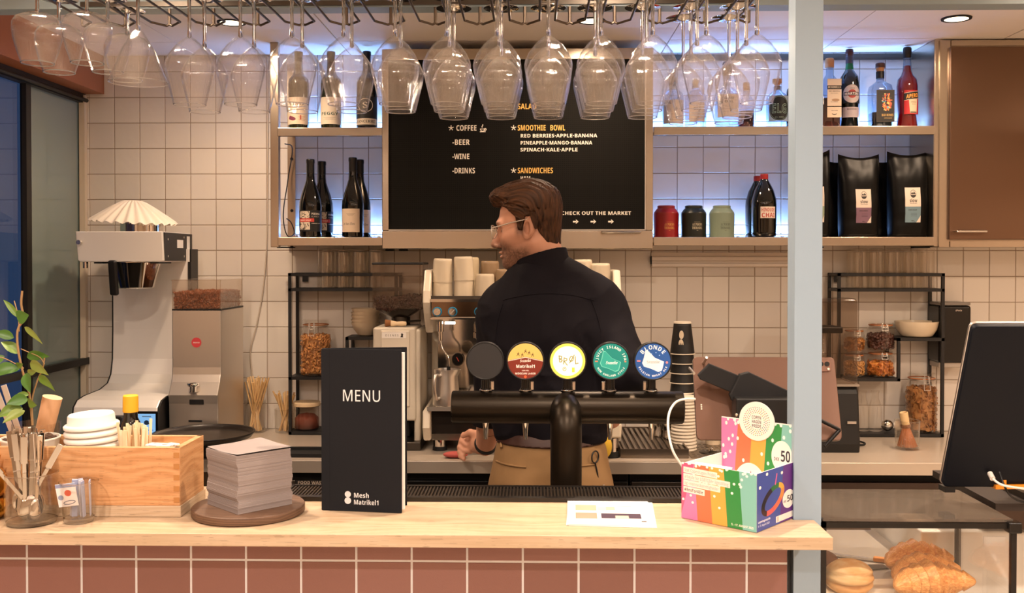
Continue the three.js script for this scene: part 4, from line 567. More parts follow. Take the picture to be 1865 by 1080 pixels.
{
  const nutM = mat(0xd69a5c, 0.5), chipM = mat(0xc98f4a, 0.6), hoopM = mat(0xcf9d5e, 0.65), flakeM = mat(0xd98b3c, 0.55), dateM = mat(0x4a2416, 0.45), mus = mat(0xb07c46, 0.7);
  jar('tall clip-top jar of cashews and almonds on the left wire rack', -0.8317, rk.yL + 0.0065, 0.078, 0.056, 0.213, 0.15, nutGeo, nutM, 700, -0.1);
  jar('small clip-top jar of crisps stacked on the jar of hoops', 1.2096, rk.yL + 0.0065 + 0.092, 0.078, 0.038, 0.088, 0.05, flake, chipM, 170);
  jar('small clip-top jar of cereal hoops, lower left on the right rack', 1.2096, rk.yL + 0.0065, 0.078, 0.038, 0.088, 0.054, ringGeo, hoopM, 260);
  jar('wide clip-top jar of dark dried fruit stacked on the cornflakes', 1.3093, rk.yL + 0.0065 + 0.1, 0.075, 0.05, 0.104, 0.06, dateGeo, dateM, 220);
  jar('wide clip-top jar of cornflakes under the dried fruit', 1.3093, rk.yL + 0.0065, 0.075, 0.05, 0.096, 0.056, flake, flakeM, 260);
  jar('tall clip-top jar of muesli flakes, lower right on the right rack', 1.463, rk.yF + 0.0065, 0.076, 0.056, 0.222, 0.165, flake, mus, 700);
  // lidded jar of cocoa
  const t = thing('storage_jar', 'low glass jar of cocoa powder with wooden lid at the foot of the left rack', 'jar', [-0.8673, rk.yF + 0.007, 0.078]);
  part(t, 'glass_jar', lat([[0, 0.001], [0.046, 0.001], [0.048, 0.004], [0.048, 0.088]], 36), M.clear); part(t, 'cocoa', lat([[0, 0.004], [0.045, 0.004], [0.045, 0.042], [0.03, 0.056], [0, 0.062]], 32), mat(0x7c3a26, 0.9)); part(t, 'wooden_lid', lat([[0, 0.088], [0.05, 0.088], [0.051, 0.09], [0.051, 0.101], [0.049, 0.104], [0, 0.104]], 36), M.palewood);
  // bowls
  const bg = lat([[0, 0.002], [0.024, 0], [0.03, 0.004], [0.046, 0.024], [0.056, 0.05], [0.0545, 0.05], [0.044, 0.026], [0.028, 0.008], [0, 0.006]], 40), clay = mat(0xd9c4a6, 0.4);
  ['bottom', 'second', 'third', 'fourth', 'top'].forEach((w, i) => solo('stacked_bowl', `beige bowl on the left rack, ${w}${i > 0 && i < 4 ? ' from the bottom' : ''} of the stack of five`, 'bowl', bg, clay, [-0.6413, rk.yM + 0.0068 + i * 0.0135, 0.075], [0, 0, (i % 2 ? 0.012 : -0.008)], 'stack of bowls'));
  solo('serving_bowl', 'single wide white bowl on the right wire rack', 'bowl', lat([[0, 0.003], [0.05, 0], [0.058, 0.005], [0.072, 0.028], [0.079, 0.058], [0.0775, 0.058], [0.07, 0.03], [0.055, 0.01], [0, 0.008]], 48), mat(0xdccbb0, 0.25), [1.4417, rk.yM + 0.0066, 0.08]);
  // carafe bottles, tea ball, sieve
  const carafe = (label, x, z) => { const c = thing('carafe_bottle', label, 'bottle', [x, rk.yF + 0.007, z], 0, 'small glass bottles under the right rack'); part(c, 'glass_body', lat([[0, 0.001], [0.022, 0.001], [0.0255, 0.005], [0.0255, 0.075], [0.022, 0.1], [0.014, 0.122], [0.0125, 0.14], [0.0155, 0.146], [0.0155, 0.153], [0.0125, 0.153]], 28), M.clear); };
  carafe('small empty glass bottle under the right rack, left one', 1.2414, 0.08); carafe('small empty glass bottle under the right rack, right one', 1.287, 0.085);
  carafe('small empty glass bottle under the right rack, beside the blender', 1.205, 0.06);
  const tb = thing('tea_strainer', 'round chrome tea ball strainer beside the whisk glass', 'strainer', [1.3307, rk.yF + 0.007, 0.09]);
  part(tb, 'ball', new THREE.SphereGeometry(0.022, 24, 16).translate(0, 0.023, 0), M.chrome); part(tb, 'rim', tor(0.0222, 0.0016, 0, 0.023, 0), M.steelSmooth); part(tb, 'mesh_disc', mv(lat([[0, 0.004], [0.018, 0.002], [0.021, 0], [0.0215, -0.001]], 28), 0.038, 0.024, 0.012, 80 * R, 0.4), M.steelSmooth); part(tb, 'stem', rod([0.02, 0.03, 0], [0.036, 0.032, 0.01], 0.0016), M.steelSmooth);
}
// whisk in a glass
{
  const t = thing('water_glass', 'glass of water holding a bamboo matcha whisk, on the back counter', 'glass', [1.3008, 0.9, 0.371]);
  part(t, 'rim', tor(0.0418, 0.0011, 0, 0.1, 0, 40, 6), M.glassSolid); part(t, 'water', lat([[0.0392, 0.009], [0.0408, 0.07], [0, 0.07]], 36), M.glass); part(t, 'tumbler', lat([[0, 0.0012], [0.038, 0.0012], [0.0405, 0.004], [0.0425, 0.1], [0.041, 0.1], [0.039, 0.008], [0, 0.007]], 36), M.clear);
  const w = thing('matcha_whisk', 'bamboo matcha whisk standing in the water glass', 'whisk', [t.position.x, BC + 0.0085, t.position.z]);
  const tines = []; for (let i = 0; i < 72; i++) { const a = i / 72 * 6.283, q = 0.034 * (0.75 + 0.25 * hash2(i, 3)); tines.push(rod([q * Math.cos(a), 0.002, q * Math.sin(a)], [0.012 * Math.cos(a) - 0.004, 0.066, 0.012 * Math.sin(a)], 0.0011, 5)); }
  part(w, 'tines', tines, mat(0xb8692c, 0.6)); part(w, 'binding', mv(lat([[0.0145, 0], [0.017, 0.003], [0.017, 0.01], [0.0145, 0.012]], 24), -0.004, 0.066, 0, 0, 0, 0.12), mat(0x7a4a22, 0.6)); part(w, 'handle', mv(lat([[0.0135, 0], [0.0145, 0.045], [0.011, 0.047], [0.0105, 0.04]], 24), -0.005, 0.076, 0, 0.1, 0, 0.22), M.bambooPale);
}
// wall dispenser
{
  const t = thing('wall_dispenser', 'black wall dispenser with grey lid right of the wire rack', 'dispenser', [1.5716, 0, 0]);
  const y0 = 1.1739, y1 = 1.3887, w = 0.1196;
  const b = part(t, 'housing', rbox(w, y1 - y0, 0.115, 0.01, 0, y0, 0.0585), mat(0x0a0a0b, 0.28)); part(t, 'lid', rbox(w - 0.004, 0.012, 0.112, 0.004, 0, y1 + 0.0005, 0.0585), mat(0x8a837c, 0.3)); part(t, 'base_lip', rbox(w - 0.012, 0.02, 0.1, 0.004, -0.003, y0 - 0.018, 0.055), mat(0xb7aca0, 0.4));
  part(b, 'print', mv(new THREE.PlaneGeometry(0.03, 0.011), 0.012, y1 - 0.018, 0.1165), mat(0xffffff, 0.4, 0, { map: tex(128, 48, (g) => { g.fillStyle = '#0a0a0b'; g.fillRect(0, 0, 128, 48); fit(g, 'iPola', 12, 36, 26, 104, '#e0d2c4', 'serif', 'italic bold'); }) }));
}
// ---------------------------------------------------------------- white grinder beside the espresso machine
{
  const z1 = 0.42, x0 = -0.558, x1 = -0.4091, w = x1 - x0, t = thing('espresso_grinder', 'off-white espresso grinder with clear bean hopper', 'coffee grinder', [(x0 + x1) / 2, BC, 0]), y = (v) => v - BC, cr = mat(0xcfc5b4, 0.4);
  const yT = y(1.3246), b = part(t, 'housing', rbox(w, yT - 0.1, 0.2, 0.008, 0, 0.1, 0.32), cr);
  part(t, 'side_cheek', rbox(0.022, yT - 0.02, 0.26, 0.008, w / 2 + 0.004, 0.012, 0.28), cr);
  part(t, 'base', rbox(w + 0.02, 0.03, 0.3, 0.004, 0.01, 0.0005, 0.29), M.darkSteel); part(t, 'chute', rbox(w - 0.06, 0.08, 0.14, 0.005, 0.0, 0.03, 0.27), M.black);
  part(b, 'face_panel', rbox(w - 0.05, yT - 0.16, 0.008, 0.004, 0.004, 0.15, z1 + 0.002), mat(0xd8cebd, 0.4)); part(b, 'bezel', rbox(0.085, 0.06, 0.01, 0.004, 0.0, yT - 0.125, z1 + 0.004), mat(0xb4aa9a, 0.4)); part(b, 'display', rbox(0.062, 0.03, 0.01, 0.002, 0.0, yT - 0.118, z1 + 0.006), M.blackGloss);
  part(b, 'name_plate', mv(new THREE.PlaneGeometry(0.084, 0.021), 0, yT - 0.026, z1 + 0.0066), mat(0xffffff, 0.4, 0, { map: tex(256, 64, (g) => { g.fillStyle = '#efe9e1'; g.fillRect(0, 0, 256, 64); fit(g, 'D I E N E S', 36, 44, 20, 140, '#4a4440', 'sans-serif', 'normal'); g.fillStyle = '#16120f'; g.beginPath(); g.moveTo(196, 54); g.lineTo(206, 30); g.lineTo(200, 20); g.lineTo(214, 10); g.lineTo(226, 26); g.lineTo(220, 40); g.lineTo(226, 54); g.fill(); }) }));
  part(t, 'name_plate_back', rbox(0.09, 0.026, 0.006, 0.002, 0, yT - 0.039, z1 + 0.002), M.white);
  const hz = 0.29, hx = -0.478 - t.position.x, yl = y(1.5443), yb = y(1.3886), hw = 0.1753;
  part(t, 'hopper', [slab(hw, yl - yb, 0.002, hx, yb, hz + 0.085), slab(hw, yl - yb, 0.002, hx, yb, hz - 0.085), slab(0.002, yl - yb, 0.17, hx - hw / 2, yb, hz), slab(0.002, yl - yb, 0.17, hx + hw / 2, yb, hz)], M.acrylic);
  part(t, 'hopper_lid', rbox(hw + 0.006, 0.008, 0.178, 0.003, hx, yl - 0.002, hz), M.black);
  const fun = sqLathe([[0.026, yb - 0.044], [0.03, yb - 0.035], [0.075, yb - 0.008], [0.08, yb]], 40, 8); part(t, 'funnel', mv(fun, hx, 0, hz), mat(0x4a3a30, 0.15, 0, { transmission: 0.7, thickness: 0 }));
  part(t, 'funnel_core', mv(sqLathe([[0.02, yb - 0.042], [0.026, yb - 0.035], [0.07, yb - 0.006], [0, yb - 0.004]], 32, 8), hx, 0, hz), beanDark);
  part(t, 'collar', [cyl(0.034, 0.034, y(1.3473) - yT + 0.004 + 0.012, hx, yT - 0.006, hz, 28), rod([hx + 0.03, yb - 0.05, hz + 0.02], [hx + 0.075, yb - 0.045, hz + 0.04], 0.004)], M.darkSteel);
  part(t, 'bean_core', slab(hw - 0.02, 0.028, 0.15, hx, yb, hz), beanDark); bits(t, 'coffee_beans', beanGeo, beanDark, 900, ((f) => () => { const p = f(); return [p[0] + hx, p[1] + 0.006 * Math.sin(p[0] * 40), p[2] + hz]; })(inBox(hw - 0.012, 0.036, 0.16, yb)));
  const br = thing('barista_brush', 'small wooden brush lying on top of the white grinder', 'brush', [-0.4877, BC + yT + 0.001, 0.385]);
  part(br, 'handle', mv(lat([[0, -0.035], [0.007, -0.033], [0.0085, -0.02], [0.007, 0.0], [0.0105, 0.012], [0.011, 0.02], [0, 0.022]], 20), 0.008, 0.0105, 0, 0, 0, 90 * R), M.palewood); part(br, 'bristles', mv(cyl(0.01, 0.013, 0.02, 0, 0, 0, 14), -0.012, 0.012, 0, 0, 0, 90 * R), mat(0x8a5a34, 0.9));
}

// ================================================================= espresso machine
{
  const z1 = 0.5, x0 = -0.3753, x1 = 0.2959, w = x1 - x0, cx = (x0 + x1) / 2, t = thing('espresso_machine', 'two group espresso machine with cream side panels and mirror front', 'espresso machine', [cx, BC, 0]);
  const y = (v) => v - BC, yTop = y(1.4247), yP0 = y(1.3561), yTray = y(1.0606), yLow = y(0.9415), shell = mat(0xddd2bf, 0.35);
  part(t, 'upper_body', rbox(w - 0.05, yTop - yP0, 0.42, 0.006, 0, yP0, 0.27), M.steelSmooth);
  part(t, 'control_panel', uvm(rbox(w - 0.054, yTop - yP0 - 0.016, 0.01, 0.003, 0, yP0 + 0.01, z1 - 0.016)), mat(0x8a7564, 0.12, 1));
  part(t, 'panel_trim', [slab(w - 0.05, 0.006, 0.014, 0, yP0 + 0.001, z1 - 0.014), slab(w - 0.05, 0.01, 0.02, 0, yTop - 0.008, z1 - 0.012)], M.chrome);
  part(t, 'mirror_back', slab(w - 0.05, yP0 - yTray, 0.02, 0, yTray, 0.21), M.chrome); part(t, 'rear_body', slab(w - 0.05, yP0 - yLow, 0.13, 0, yLow, 0.13), M.steel);
  part(t, 'lower_body', rbox(w - 0.05, yTray - yLow - 0.012, 0.36, 0.004, 0, yLow, 0.28), mat(0x2a2420, 0.3, 0.4)); part(t, 'lower_trim', slab(w - 0.05, 0.022, 0.012, 0, yLow, z1 - 0.04), M.steel);
  const tr = part(t, 'drip_tray', [slab(w - 0.03, 0.008, 0.3, 0, yTray - 0.012, 0.36), slab(w - 0.03, 0.014, 0.006, 0, yTray - 0.012, z1 + 0.008)], M.steelSmooth);
  for (let i = 0; i < 22; i++) part(tr, 'grate_bar', slab(0.006, 0.004, 0.26, -w / 2 + 0.045 + i * (w - 0.09) / 21, yTray - 0.004, 0.36), M.chrome);
  const pr = [[0.08, yLow + 0.004], [z1 - 0.02, yLow + 0.002], [z1 + 0.012, yLow + 0.05], [z1 - 0.002, yTray - 0.012], [0.2, yTray - 0.004], [0.2, yP0 - 0.06], [z1 - 0.1, yP0 - 0.05], [z1 - 0.03, yP0 + 0.02], [z1, yTop - 0.01], [z1 - 0.01, yTop + 0.03], [z1 - 0.06, yTop + 0.1], [0.12, yTop + 0.1], [0.08, yTop + 0.06]];
  for (const s of [-1, 1]) part(t, 'side_panel', extX(pr, 0.026, 0.006), shell, [s * (w / 2 - 0.012), 0, 0]);
  // chrome leg between tray and head on the left
  for (const s of [-1, 1]) for (const z of [0.42, 0.12]) { const f = part(t, 'foot', cyl(0.023, 0.023, yLow - 0.012, s * (w / 2 - 0.05), 0.012, z, 28), M.chrome); part(f, 'rubber_pad', cyl(0.025, 0.024, 0.014, s * (w / 2 - 0.05), 0.0005, z, 28), M.rubber); }
  const ringM = mat(0x2aa0d8, 0.35), dial = (px, py) => { const d = part(t, 'dial', mv(cyl(0.013, 0.012, 0.016, 0, 0, 0, 28), px, py, z1 - 0.012, 90 * R), M.chrome); part(d, 'blue_ring', mv(new THREE.TorusGeometry(0.0145, 0.0016, 8, 32), px, py, z1 - 0.007), ringM); part(d, 'grip', mv(box(0.003, 0.02, 0.004), px, py, z1 + 0.005, 0, 0, -0.8), M.aluminium); };
  dial(-0.3269 - cx, y(1.3839)); dial(-0.2748 - cx, y(1.3839)); dial(-0.1856 - cx, y(1.3839)); 
  const group = (px) => { // brewing group with portafilter
    const gx = px - cx, g = part(t, 'group_head', lat([[0, 0], [0.03, 0], [0.034, 0.006], [0.034, 0.03], [0.026, 0.045], [0, 0.045]], 32), M.chrome, [gx, yP0 - 0.05, 0.4]);
    part(g, 'portafilter', [cyl(0.036, 0.036, 0.018, 0, -0.018, 0, 32), cyl(0.02, 0.03, 0.02, 0, -0.038, 0, 28)], M.chrome); part(g, 'handle', rod([0.03, -0.012, 0.02], [0.075, -0.035, 0.12], 0.011, 14, 0.013), M.black); part(g, 'handle_ferrule', rod([0.02, -0.008, 0.012], [0.035, -0.014, 0.03], 0.008), M.chrome); part(g, 'spout', [rod([-0.008, -0.035, 0], [-0.014, -0.058, 0], 0.005), rod([0.008, -0.035, 0], [0.014, -0.058, 0], 0.005)], M.chrome);
  };
  group(-0.1748); group(0.072);
  part(t, 'steam_tap', [cyl(0.012, 0.012, 0.035, -0.3195 - cx, yP0 - 0.042, 0.46, 20), cyl(0.009, 0.007, 0.03, -0.3195 - cx, yP0 - 0.072, 0.46, 20)], M.chrome);
  part(t, 'steam_wand', tube([[-0.3195 - cx, yP0 - 0.07, 0.46], [-0.312 - cx, yP0 - 0.1, 0.465], [-0.2923 - cx, yP0 - 0.13, 0.47], [-0.2923 - cx, yTray + 0.05, 0.47]], 0.0035, 8, 30), M.chrome); part(t, 'wand_sleeve', cyl(0.0065, 0.0065, 0.04, -0.2904 - cx, yTray + 0.095, 0.47, 16), M.rubber);
  const ga = part(t, 'gauge', mv(cyl(0.023, 0.023, 0.02, 0, 0, 0, 36), -0.2593 - cx, y(1.2202), 0.45, 90 * R), M.chrome); part(ga, 'gauge_face', mv(new THREE.CircleGeometry(0.02, 32), -0.2593 - cx, y(1.2202), 0.4705), mat(0x0b0b0c, 0.15)); part(ga, 'needle', mv(box(0.002, 0.016, 0.001), -0.2593 - cx, y(1.2202), 0.4712, 0, 0, 0.5), mat(0xc23a28, 0.5));
  const pb = part(t, 'push_button', mv(cyl(0.016, 0.016, 0.01, 0, 0, 0, 28), -0.3306 - cx, y(1.2062), 0.225, 90 * R), M.chrome); part(pb, 'indicator_light', mv(new THREE.CircleGeometry(0.004, 16), -0.3306 - cx, y(1.2062), 0.2308), mat(0x9fd0ff, 0.3, 0, { emissive: 0x5aa8ff, emissiveIntensity: 2 }));
  part(t, 'work_lamp', box(0.035, 0.008, 0.012, -0.2856 - cx, yP0 - 0.012, 0.47), mat(0xffffff, 0.4, 0, { emissive: 0xfff0e0, emissiveIntensity: 5 }));
  { const l = new THREE.RectAreaLight(0xfff0e0, 12, 0.035, 0.012); l.position.set(-0.2856, BC + yP0 - 0.018, 0.47); l.rotation.x = -Math.PI / 2; scene.add(l); }
  part(t, 'cup_rail', [slab(w - 0.05, 0.004, 0.4, 0, yTop, 0.27), slab(w - 0.05, 0.012, 0.004, 0, yTop, z1 - 0.03)], M.darkSteel);
  // cups on the machine
  const cupG = lat([[0.0375, 0], [0.0362, 0], [0.031, 0.076], [0.027, 0.0775], [0, 0.078], [0, 0.082], [0.029, 0.082], [0.033, 0.08], [0.0345, 0.072], [0.0378, 0.001], [0.0375, 0]], 36);
  const c1 = mat(0xd8cab2, 0.16), c2 = mat(0x9b8266, 0.25), c3 = mat(0xcdbd9f, 0.2), y0 = BC + yTop + 0.0045;
  const cup = (label, x, z, m, st = 0, sc = 1) => { const o = solo('ceramic_cup', label, 'cup', cupG, m, [x, y0 + st * 0.052, z], [0, rr(0, 3), st ? 0.03 : 0], 'upturned cups on the espresso machine'); o.scale.set(0.95 * sc, sc, 0.95 * sc); };
  cup('cream cup at the front left corner of the espresso machine top', -0.3157, 0.42, c1); cup('cream cup stacked on the front left corner cup', -0.3157, 0.42, c1, 1.02);
  cup('cream cup second in the front row on the machine', -0.2414, 0.42, c1); cup('cream cup stacked on the second front row cup, tallest of the front row', -0.2414, 0.42, c1, 1.15);
  cup('single cream cup standing beside the barista\'s shoulder', -0.1691, 0.42, c1); cup('beige cup behind the tallest stacked cup', -0.2275, 0.31, c3, 1.1); cup('beige cup under it in the second row', -0.2275, 0.31, c3);
  cup('tan brown cup behind the single cream cup', -0.1569, 0.31, c2, 0.85); cup('tan brown cup at the bottom of the rear stack', -0.1569, 0.31, c2); cup('tan cup right below the barista\'s chin', -0.1005, 0.36, c2, 0.3);
  cup('cream cup beside the barista\'s collar on the right', 0.1715, 0.4, c1, 0.95); cup('cream cup under the one beside the collar', 0.1715, 0.4, c1); cup('cream cup above the barista\'s right shoulder', 0.231, 0.42, c1, 0.7); cup('cream cup beneath the one above the right shoulder', 0.231, 0.42, c1);
  // milk pitcher
  const mp = thing('milk_pitcher', 'stainless milk pitcher standing under the steam wand', 'pitcher', [-0.2998, BC + yTray + 0.0005, 0.465], -0.35);
  const pg = lat([[0, 0], [0.043, 0], [0.046, 0.004], [0.045, 0.05], [0.04, 0.1], [0.042, 0.125], [0.0405, 0.125], [0.0385, 0.1], [0.0435, 0.05], [0.0445, 0.006], [0, 0.004]], 40), pp = pg.attributes.position;
  for (let i = 0; i < pp.count; i++) { const yy = pp.getY(i), x = pp.getX(i); if (yy > 0.1 && x > 0.03) { pp.setX(i, x + (yy - 0.1) * 0.5 * (x - 0.03) / 0.012); } } pg.computeVertexNormals();
  part(mp, 'jug', pg, M.steelSmooth); part(mp, 'handle', mv(tube([[0, 0.105, 0.04], [0, 0.108, 0.07], [0, 0.06, 0.076], [0, 0.03, 0.062], [0, 0.03, 0.046]], 0.006, 8, 30), 0, 0, 0, 0, -0.1), M.steelSmooth);
  solo('yellow_cloth', 'yellow cloth beside the barista\'s right hip', 'cloth', mv(new THREE.IcosahedronGeometry(0.04, 3).scale(0.6, 1, 0.8), 0, 0.04, 0), mat(0xd9b23a, 0.9), [0.2369, BC + 0.0005, 0.55]);
}
// ---------------------------------------------------------------- right of the espresso machine
{
  const x0 = 0.2915, x1 = 0.513, t = thing('drain_tray', 'ribbed stainless drain tray on the back counter', 'tray', [(x0 + x1) / 2, BC, 0]), w = x1 - x0;
  part(t, 'pan', [slab(w, 0.004, 0.44, 0, 0.001, 0.33), slab(w, 0.03, 0.005, 0, 0.001, 0.55), slab(w, 0.03, 0.005, 0, 0.001, 0.11), slab(0.005, 0.03, 0.44, -w / 2, 0.001, 0.33), slab(0.005, 0.03, 0.44, w / 2, 0.001, 0.33)], mat(0x8d8277, 0.3, 1));
  for (let i = 0; i < 11; i++) part(t, 'rib', rbox(0.012, 0.008, 0.43, 0.003, -w / 2 + 0.014 + i * (w - 0.028) / 10, 0.02, 0.33), mat(0x9a8f84, 0.3, 1));
  const steelCup = (label, x, z, r, h) => { const c = thing('steel_beaker', label, 'beaker', [x, BC + 0.0285, z]); part(c, 'body', lat([[0, 0], [r * 0.9, 0], [r, 0.005], [r, h], [r - 0.002, h], [r - 0.002, 0.006], [0, 0.004]], 32), M.chrome); part(c, 'handle', tube([[r, h * 0.85, 0], [r + 0.025, h * 0.85, 0], [r + 0.025, h * 0.2, 0], [r, h * 0.2, 0]], 0.004, 6, 20), M.chrome); };
  steelCup('small steel beaker on the drain tray, left one', 0.4464, 0.3, 0.018, 0.08); steelCup('steel beaker with handle on the drain tray', 0.4838, 0.34, 0.027, 0.085);
  const kb = thing('knock_canister', 'chrome and cream canister behind the beer font', 'canister', [0.2574, BC + 0.0005, 0.53]); // right machine side: tamping canister
  part(kb, 'body', cyl(0.026, 0.026, 0.045, 0, 0.02, 0, 28), M.chrome); part(kb, 'base', cyl(0.03, 0.028, 0.02, 0, 0, 0, 28), M.rubber); part(kb, 'top', rbox(0.06, 0.05, 0.05, 0.008, 0.004, 0.066, 0), M.cream);
  const p0 = 0.5244, p1 = 0.6881, pt = thing('rinser_plate', 'perforated steel rinser plate set in the back counter', 'drain', [(p0 + p1) / 2, BC + 0.0012, 0.42]);
  part(pt, 'plate', slab(p1 - p0, 0.002, 0.26, 0, 0, 0), mat(0x9b8d7c, 0.35, 1)); const holes = []; for (let i = 0; i < 9; i++) for (let j = 0; j < 8; j++) if (Math.hypot(-0.06 + i * 0.0165 + 0.0, (j - 3.5) * 0.03 - 0.04) > 0.045) holes.push(slab(0.01, 0.0006, 0.005, -0.066 + i * 0.0165, 0.0018, (j - 3.5) * 0.03)); part(pt, 'perforations', holes, M.black);
  const rs = part(pt, 'rinser', lat([[0, 0.004], [0.04, 0.003], [0.042, 0.001]], 36), M.darkSteel, [0, 0.002, 0.04]); for (let k = 0; k < 3; k++) part(rs, 'star_bar', box(0.05, 0.004, 0.005), M.chrome, [0, 0.007, 0], [0, k * 60 * R, 0]); part(rs, 'nozzle', ball(0.006, 0, 0.011, 0), M.chrome);
  // paper cups
  const pc = mat(0x0e0e10, 0.55), rim = mat(0xe7dcc9, 0.6), cx = 0.5303, g = lat([[0.0435, 0.0], [0.0425, 0.0], [0.031, 0.108], [0, 0.108], [0, 0.111], [0.0305, 0.111], [0.0435, 0.002], [0.0435, 0]], 36);
  const cupTex = mat(0xffffff, 0.55, 0, { map: tex(512, 128, (c) => { c.fillStyle = '#0e0e10'; c.fillRect(0, 0, 512, 128); c.fillStyle = '#dccbb0'; for (const x of [236, 492]) { c.beginPath(); c.arc(x, 44, 22, 0, 7); c.fill(); c.beginPath(); c.arc(x, 88, 22, 0, 7); c.fill(); } }) });
  const n = 10, names = ['lowest', 'second from the bottom', 'third from the bottom', 'fourth from the bottom', 'fifth from the bottom', 'fifth from the top', 'fourth from the top', 'third from the top', 'second from the top', 'topmost'];
  for (let i = 0; i < n; i++) { const o = thing('paper_cup', `black paper takeaway cup upside down, ${names[i]} in the stack`, 'cup', [cx, BC + 0.001 + i * 0.0345 + 0.012, 0.3], 0, 'stack of black paper cups'); part(o, 'cup', g, pc); part(o, 'rolled_rim', tor(0.0435, 0.002, 0, 0.002, 0, 36, 6), rim); if (i === n - 1) { part(o, 'logo', mv(new THREE.CylinderGeometry(0.0325, 0.042, 0.092, 24, 1, true, -40 * R, 80 * R), 0, 0.056, 0), mat(0xffffff, 0.55, 0, { map: tex(256, 256, (c) => { c.fillStyle = '#0e0e10'; c.fillRect(0, 0, 256, 256); c.fillStyle = '#dccbb0'; c.beginPath(); c.arc(84, 86, 42, 0, 7); c.fill(); c.beginPath(); c.arc(78, 172, 42, 0, 7); c.fill(); }) })); part(o, 'base_disc', cyl(0.0315, 0.03, 0.006, 0, 0.11, 0, 30), rim); } else o.children[0].name = 'cup'; }
  scene.children.filter((o) => o.name.startsWith('paper_cup')).forEach((o, i) => { if (!i) o.position.y = BC + 0.001; });
  const lid = lat([[0.043, 0], [0.044, 0.003], [0.042, 0.006], [0.036, 0.009], [0.034, 0.016], [0, 0.0165]], 36);
  for (let i = 0; i < 16; i++) solo('cup_lid', `white takeaway lid in the tall lid stack, number ${['one', 'two', 'three', 'four', 'five', 'six', 'seven', 'eight', 'nine', 'ten', 'eleven', 'twelve', 'thirteen', 'fourteen', 'fifteen', 'sixteen'][i]} from the counter`, 'lid', lid, mat(0xe7dcca, 0.5), [0.5211 + (hash2(i, 8) - 0.5) * 0.004, BC + 0.001 + i * 0.0115, 0.4], [0, 0, i === 15 ? 0.0 : 0], 'stack of white lids');
  solo('cream_lid', 'round cream lid showing above the left tablet edge', 'lid', [cyl(0.026, 0.028, 0.2, 0, 0, 0, 32), lat([[0.029, 0.2], [0.03, 0.203], [0.03, 0.212], [0, 0.213]], 32)], mat(0xd9c8ae, 0.5), [0.6395, BC + 0.0005, 0.3]);
  solo('syrup_bottle', 'black bottle with pump top showing above the tablet', 'bottle', [cyl(0.022, 0.022, 0.19, 0, 0, 0, 28), cyl(0.013, 0.013, 0.024, 0, 0.19, 0, 20), box(0.03, 0.008, 0.014, 0.008, 0.206, 0)], M.black, [0.7232, BC + 0.0005, 0.3]);
  // blender
  const bx = 1.0156, b = thing('blender', 'countertop blender with clear hood and black base, behind the post', 'blender', [bx, BC, 0.34]), bw = 0.2;
  part(b, 'base', extX([[-0.1, 0.0], [0.1, 0.0], [0.105, 0.03], [0.085, 0.2], [0.07, 0.225], [-0.1, 0.225]], bw, 0.006), M.black); part(b, 'front_panel', mv(slab(bw * 0.8, 0.1, 0.004), 0, 0.1, 0.094, -7 * R), M.blackGloss); part(b, 'badge', mv(slab(0.03, 0.008, 0.004), 0.07, 0.1, 0.105), M.aluminium); part(b, 'side_lip', slab(bw, 0.008, 0.18, 0, 0.225, 0), mat(0x9a8e82, 0.3));
  part(b, 'hood', [rbox(bw - 0.006, 0.295, 0.18, 0.015, 0, 0.232, 0)], M.smoke); part(b, 'jug', lat([[0.045, 0.0], [0.05, 0.02], [0.07, 0.17], [0.068, 0.17]], 4).rotateY(45 * R).translate(0, 0.235, 0), M.acrylic); part(b, 'jug_lid', rbox(0.11, 0.022, 0.11, 0.005, 0, 0.405, 0), M.black); part(b, 'hood_hinge', rbox(0.02, 0.09, 0.05, 0.008, -bw / 2 - 0.004, 0.41, -0.02), M.black);
  solo('blender_cable', 'black cable coiled beside the blender base', 'cable', tube([[0, 0.004, 0], [0.03, 0.004, 0.02], [0.05, 0.005, -0.01], [0.03, 0.008, -0.04], [0.0, 0.005, -0.06]], 0.0035, 6, 40), M.rubber, [1.1308, BC + 0.0005, 0.3]);
}

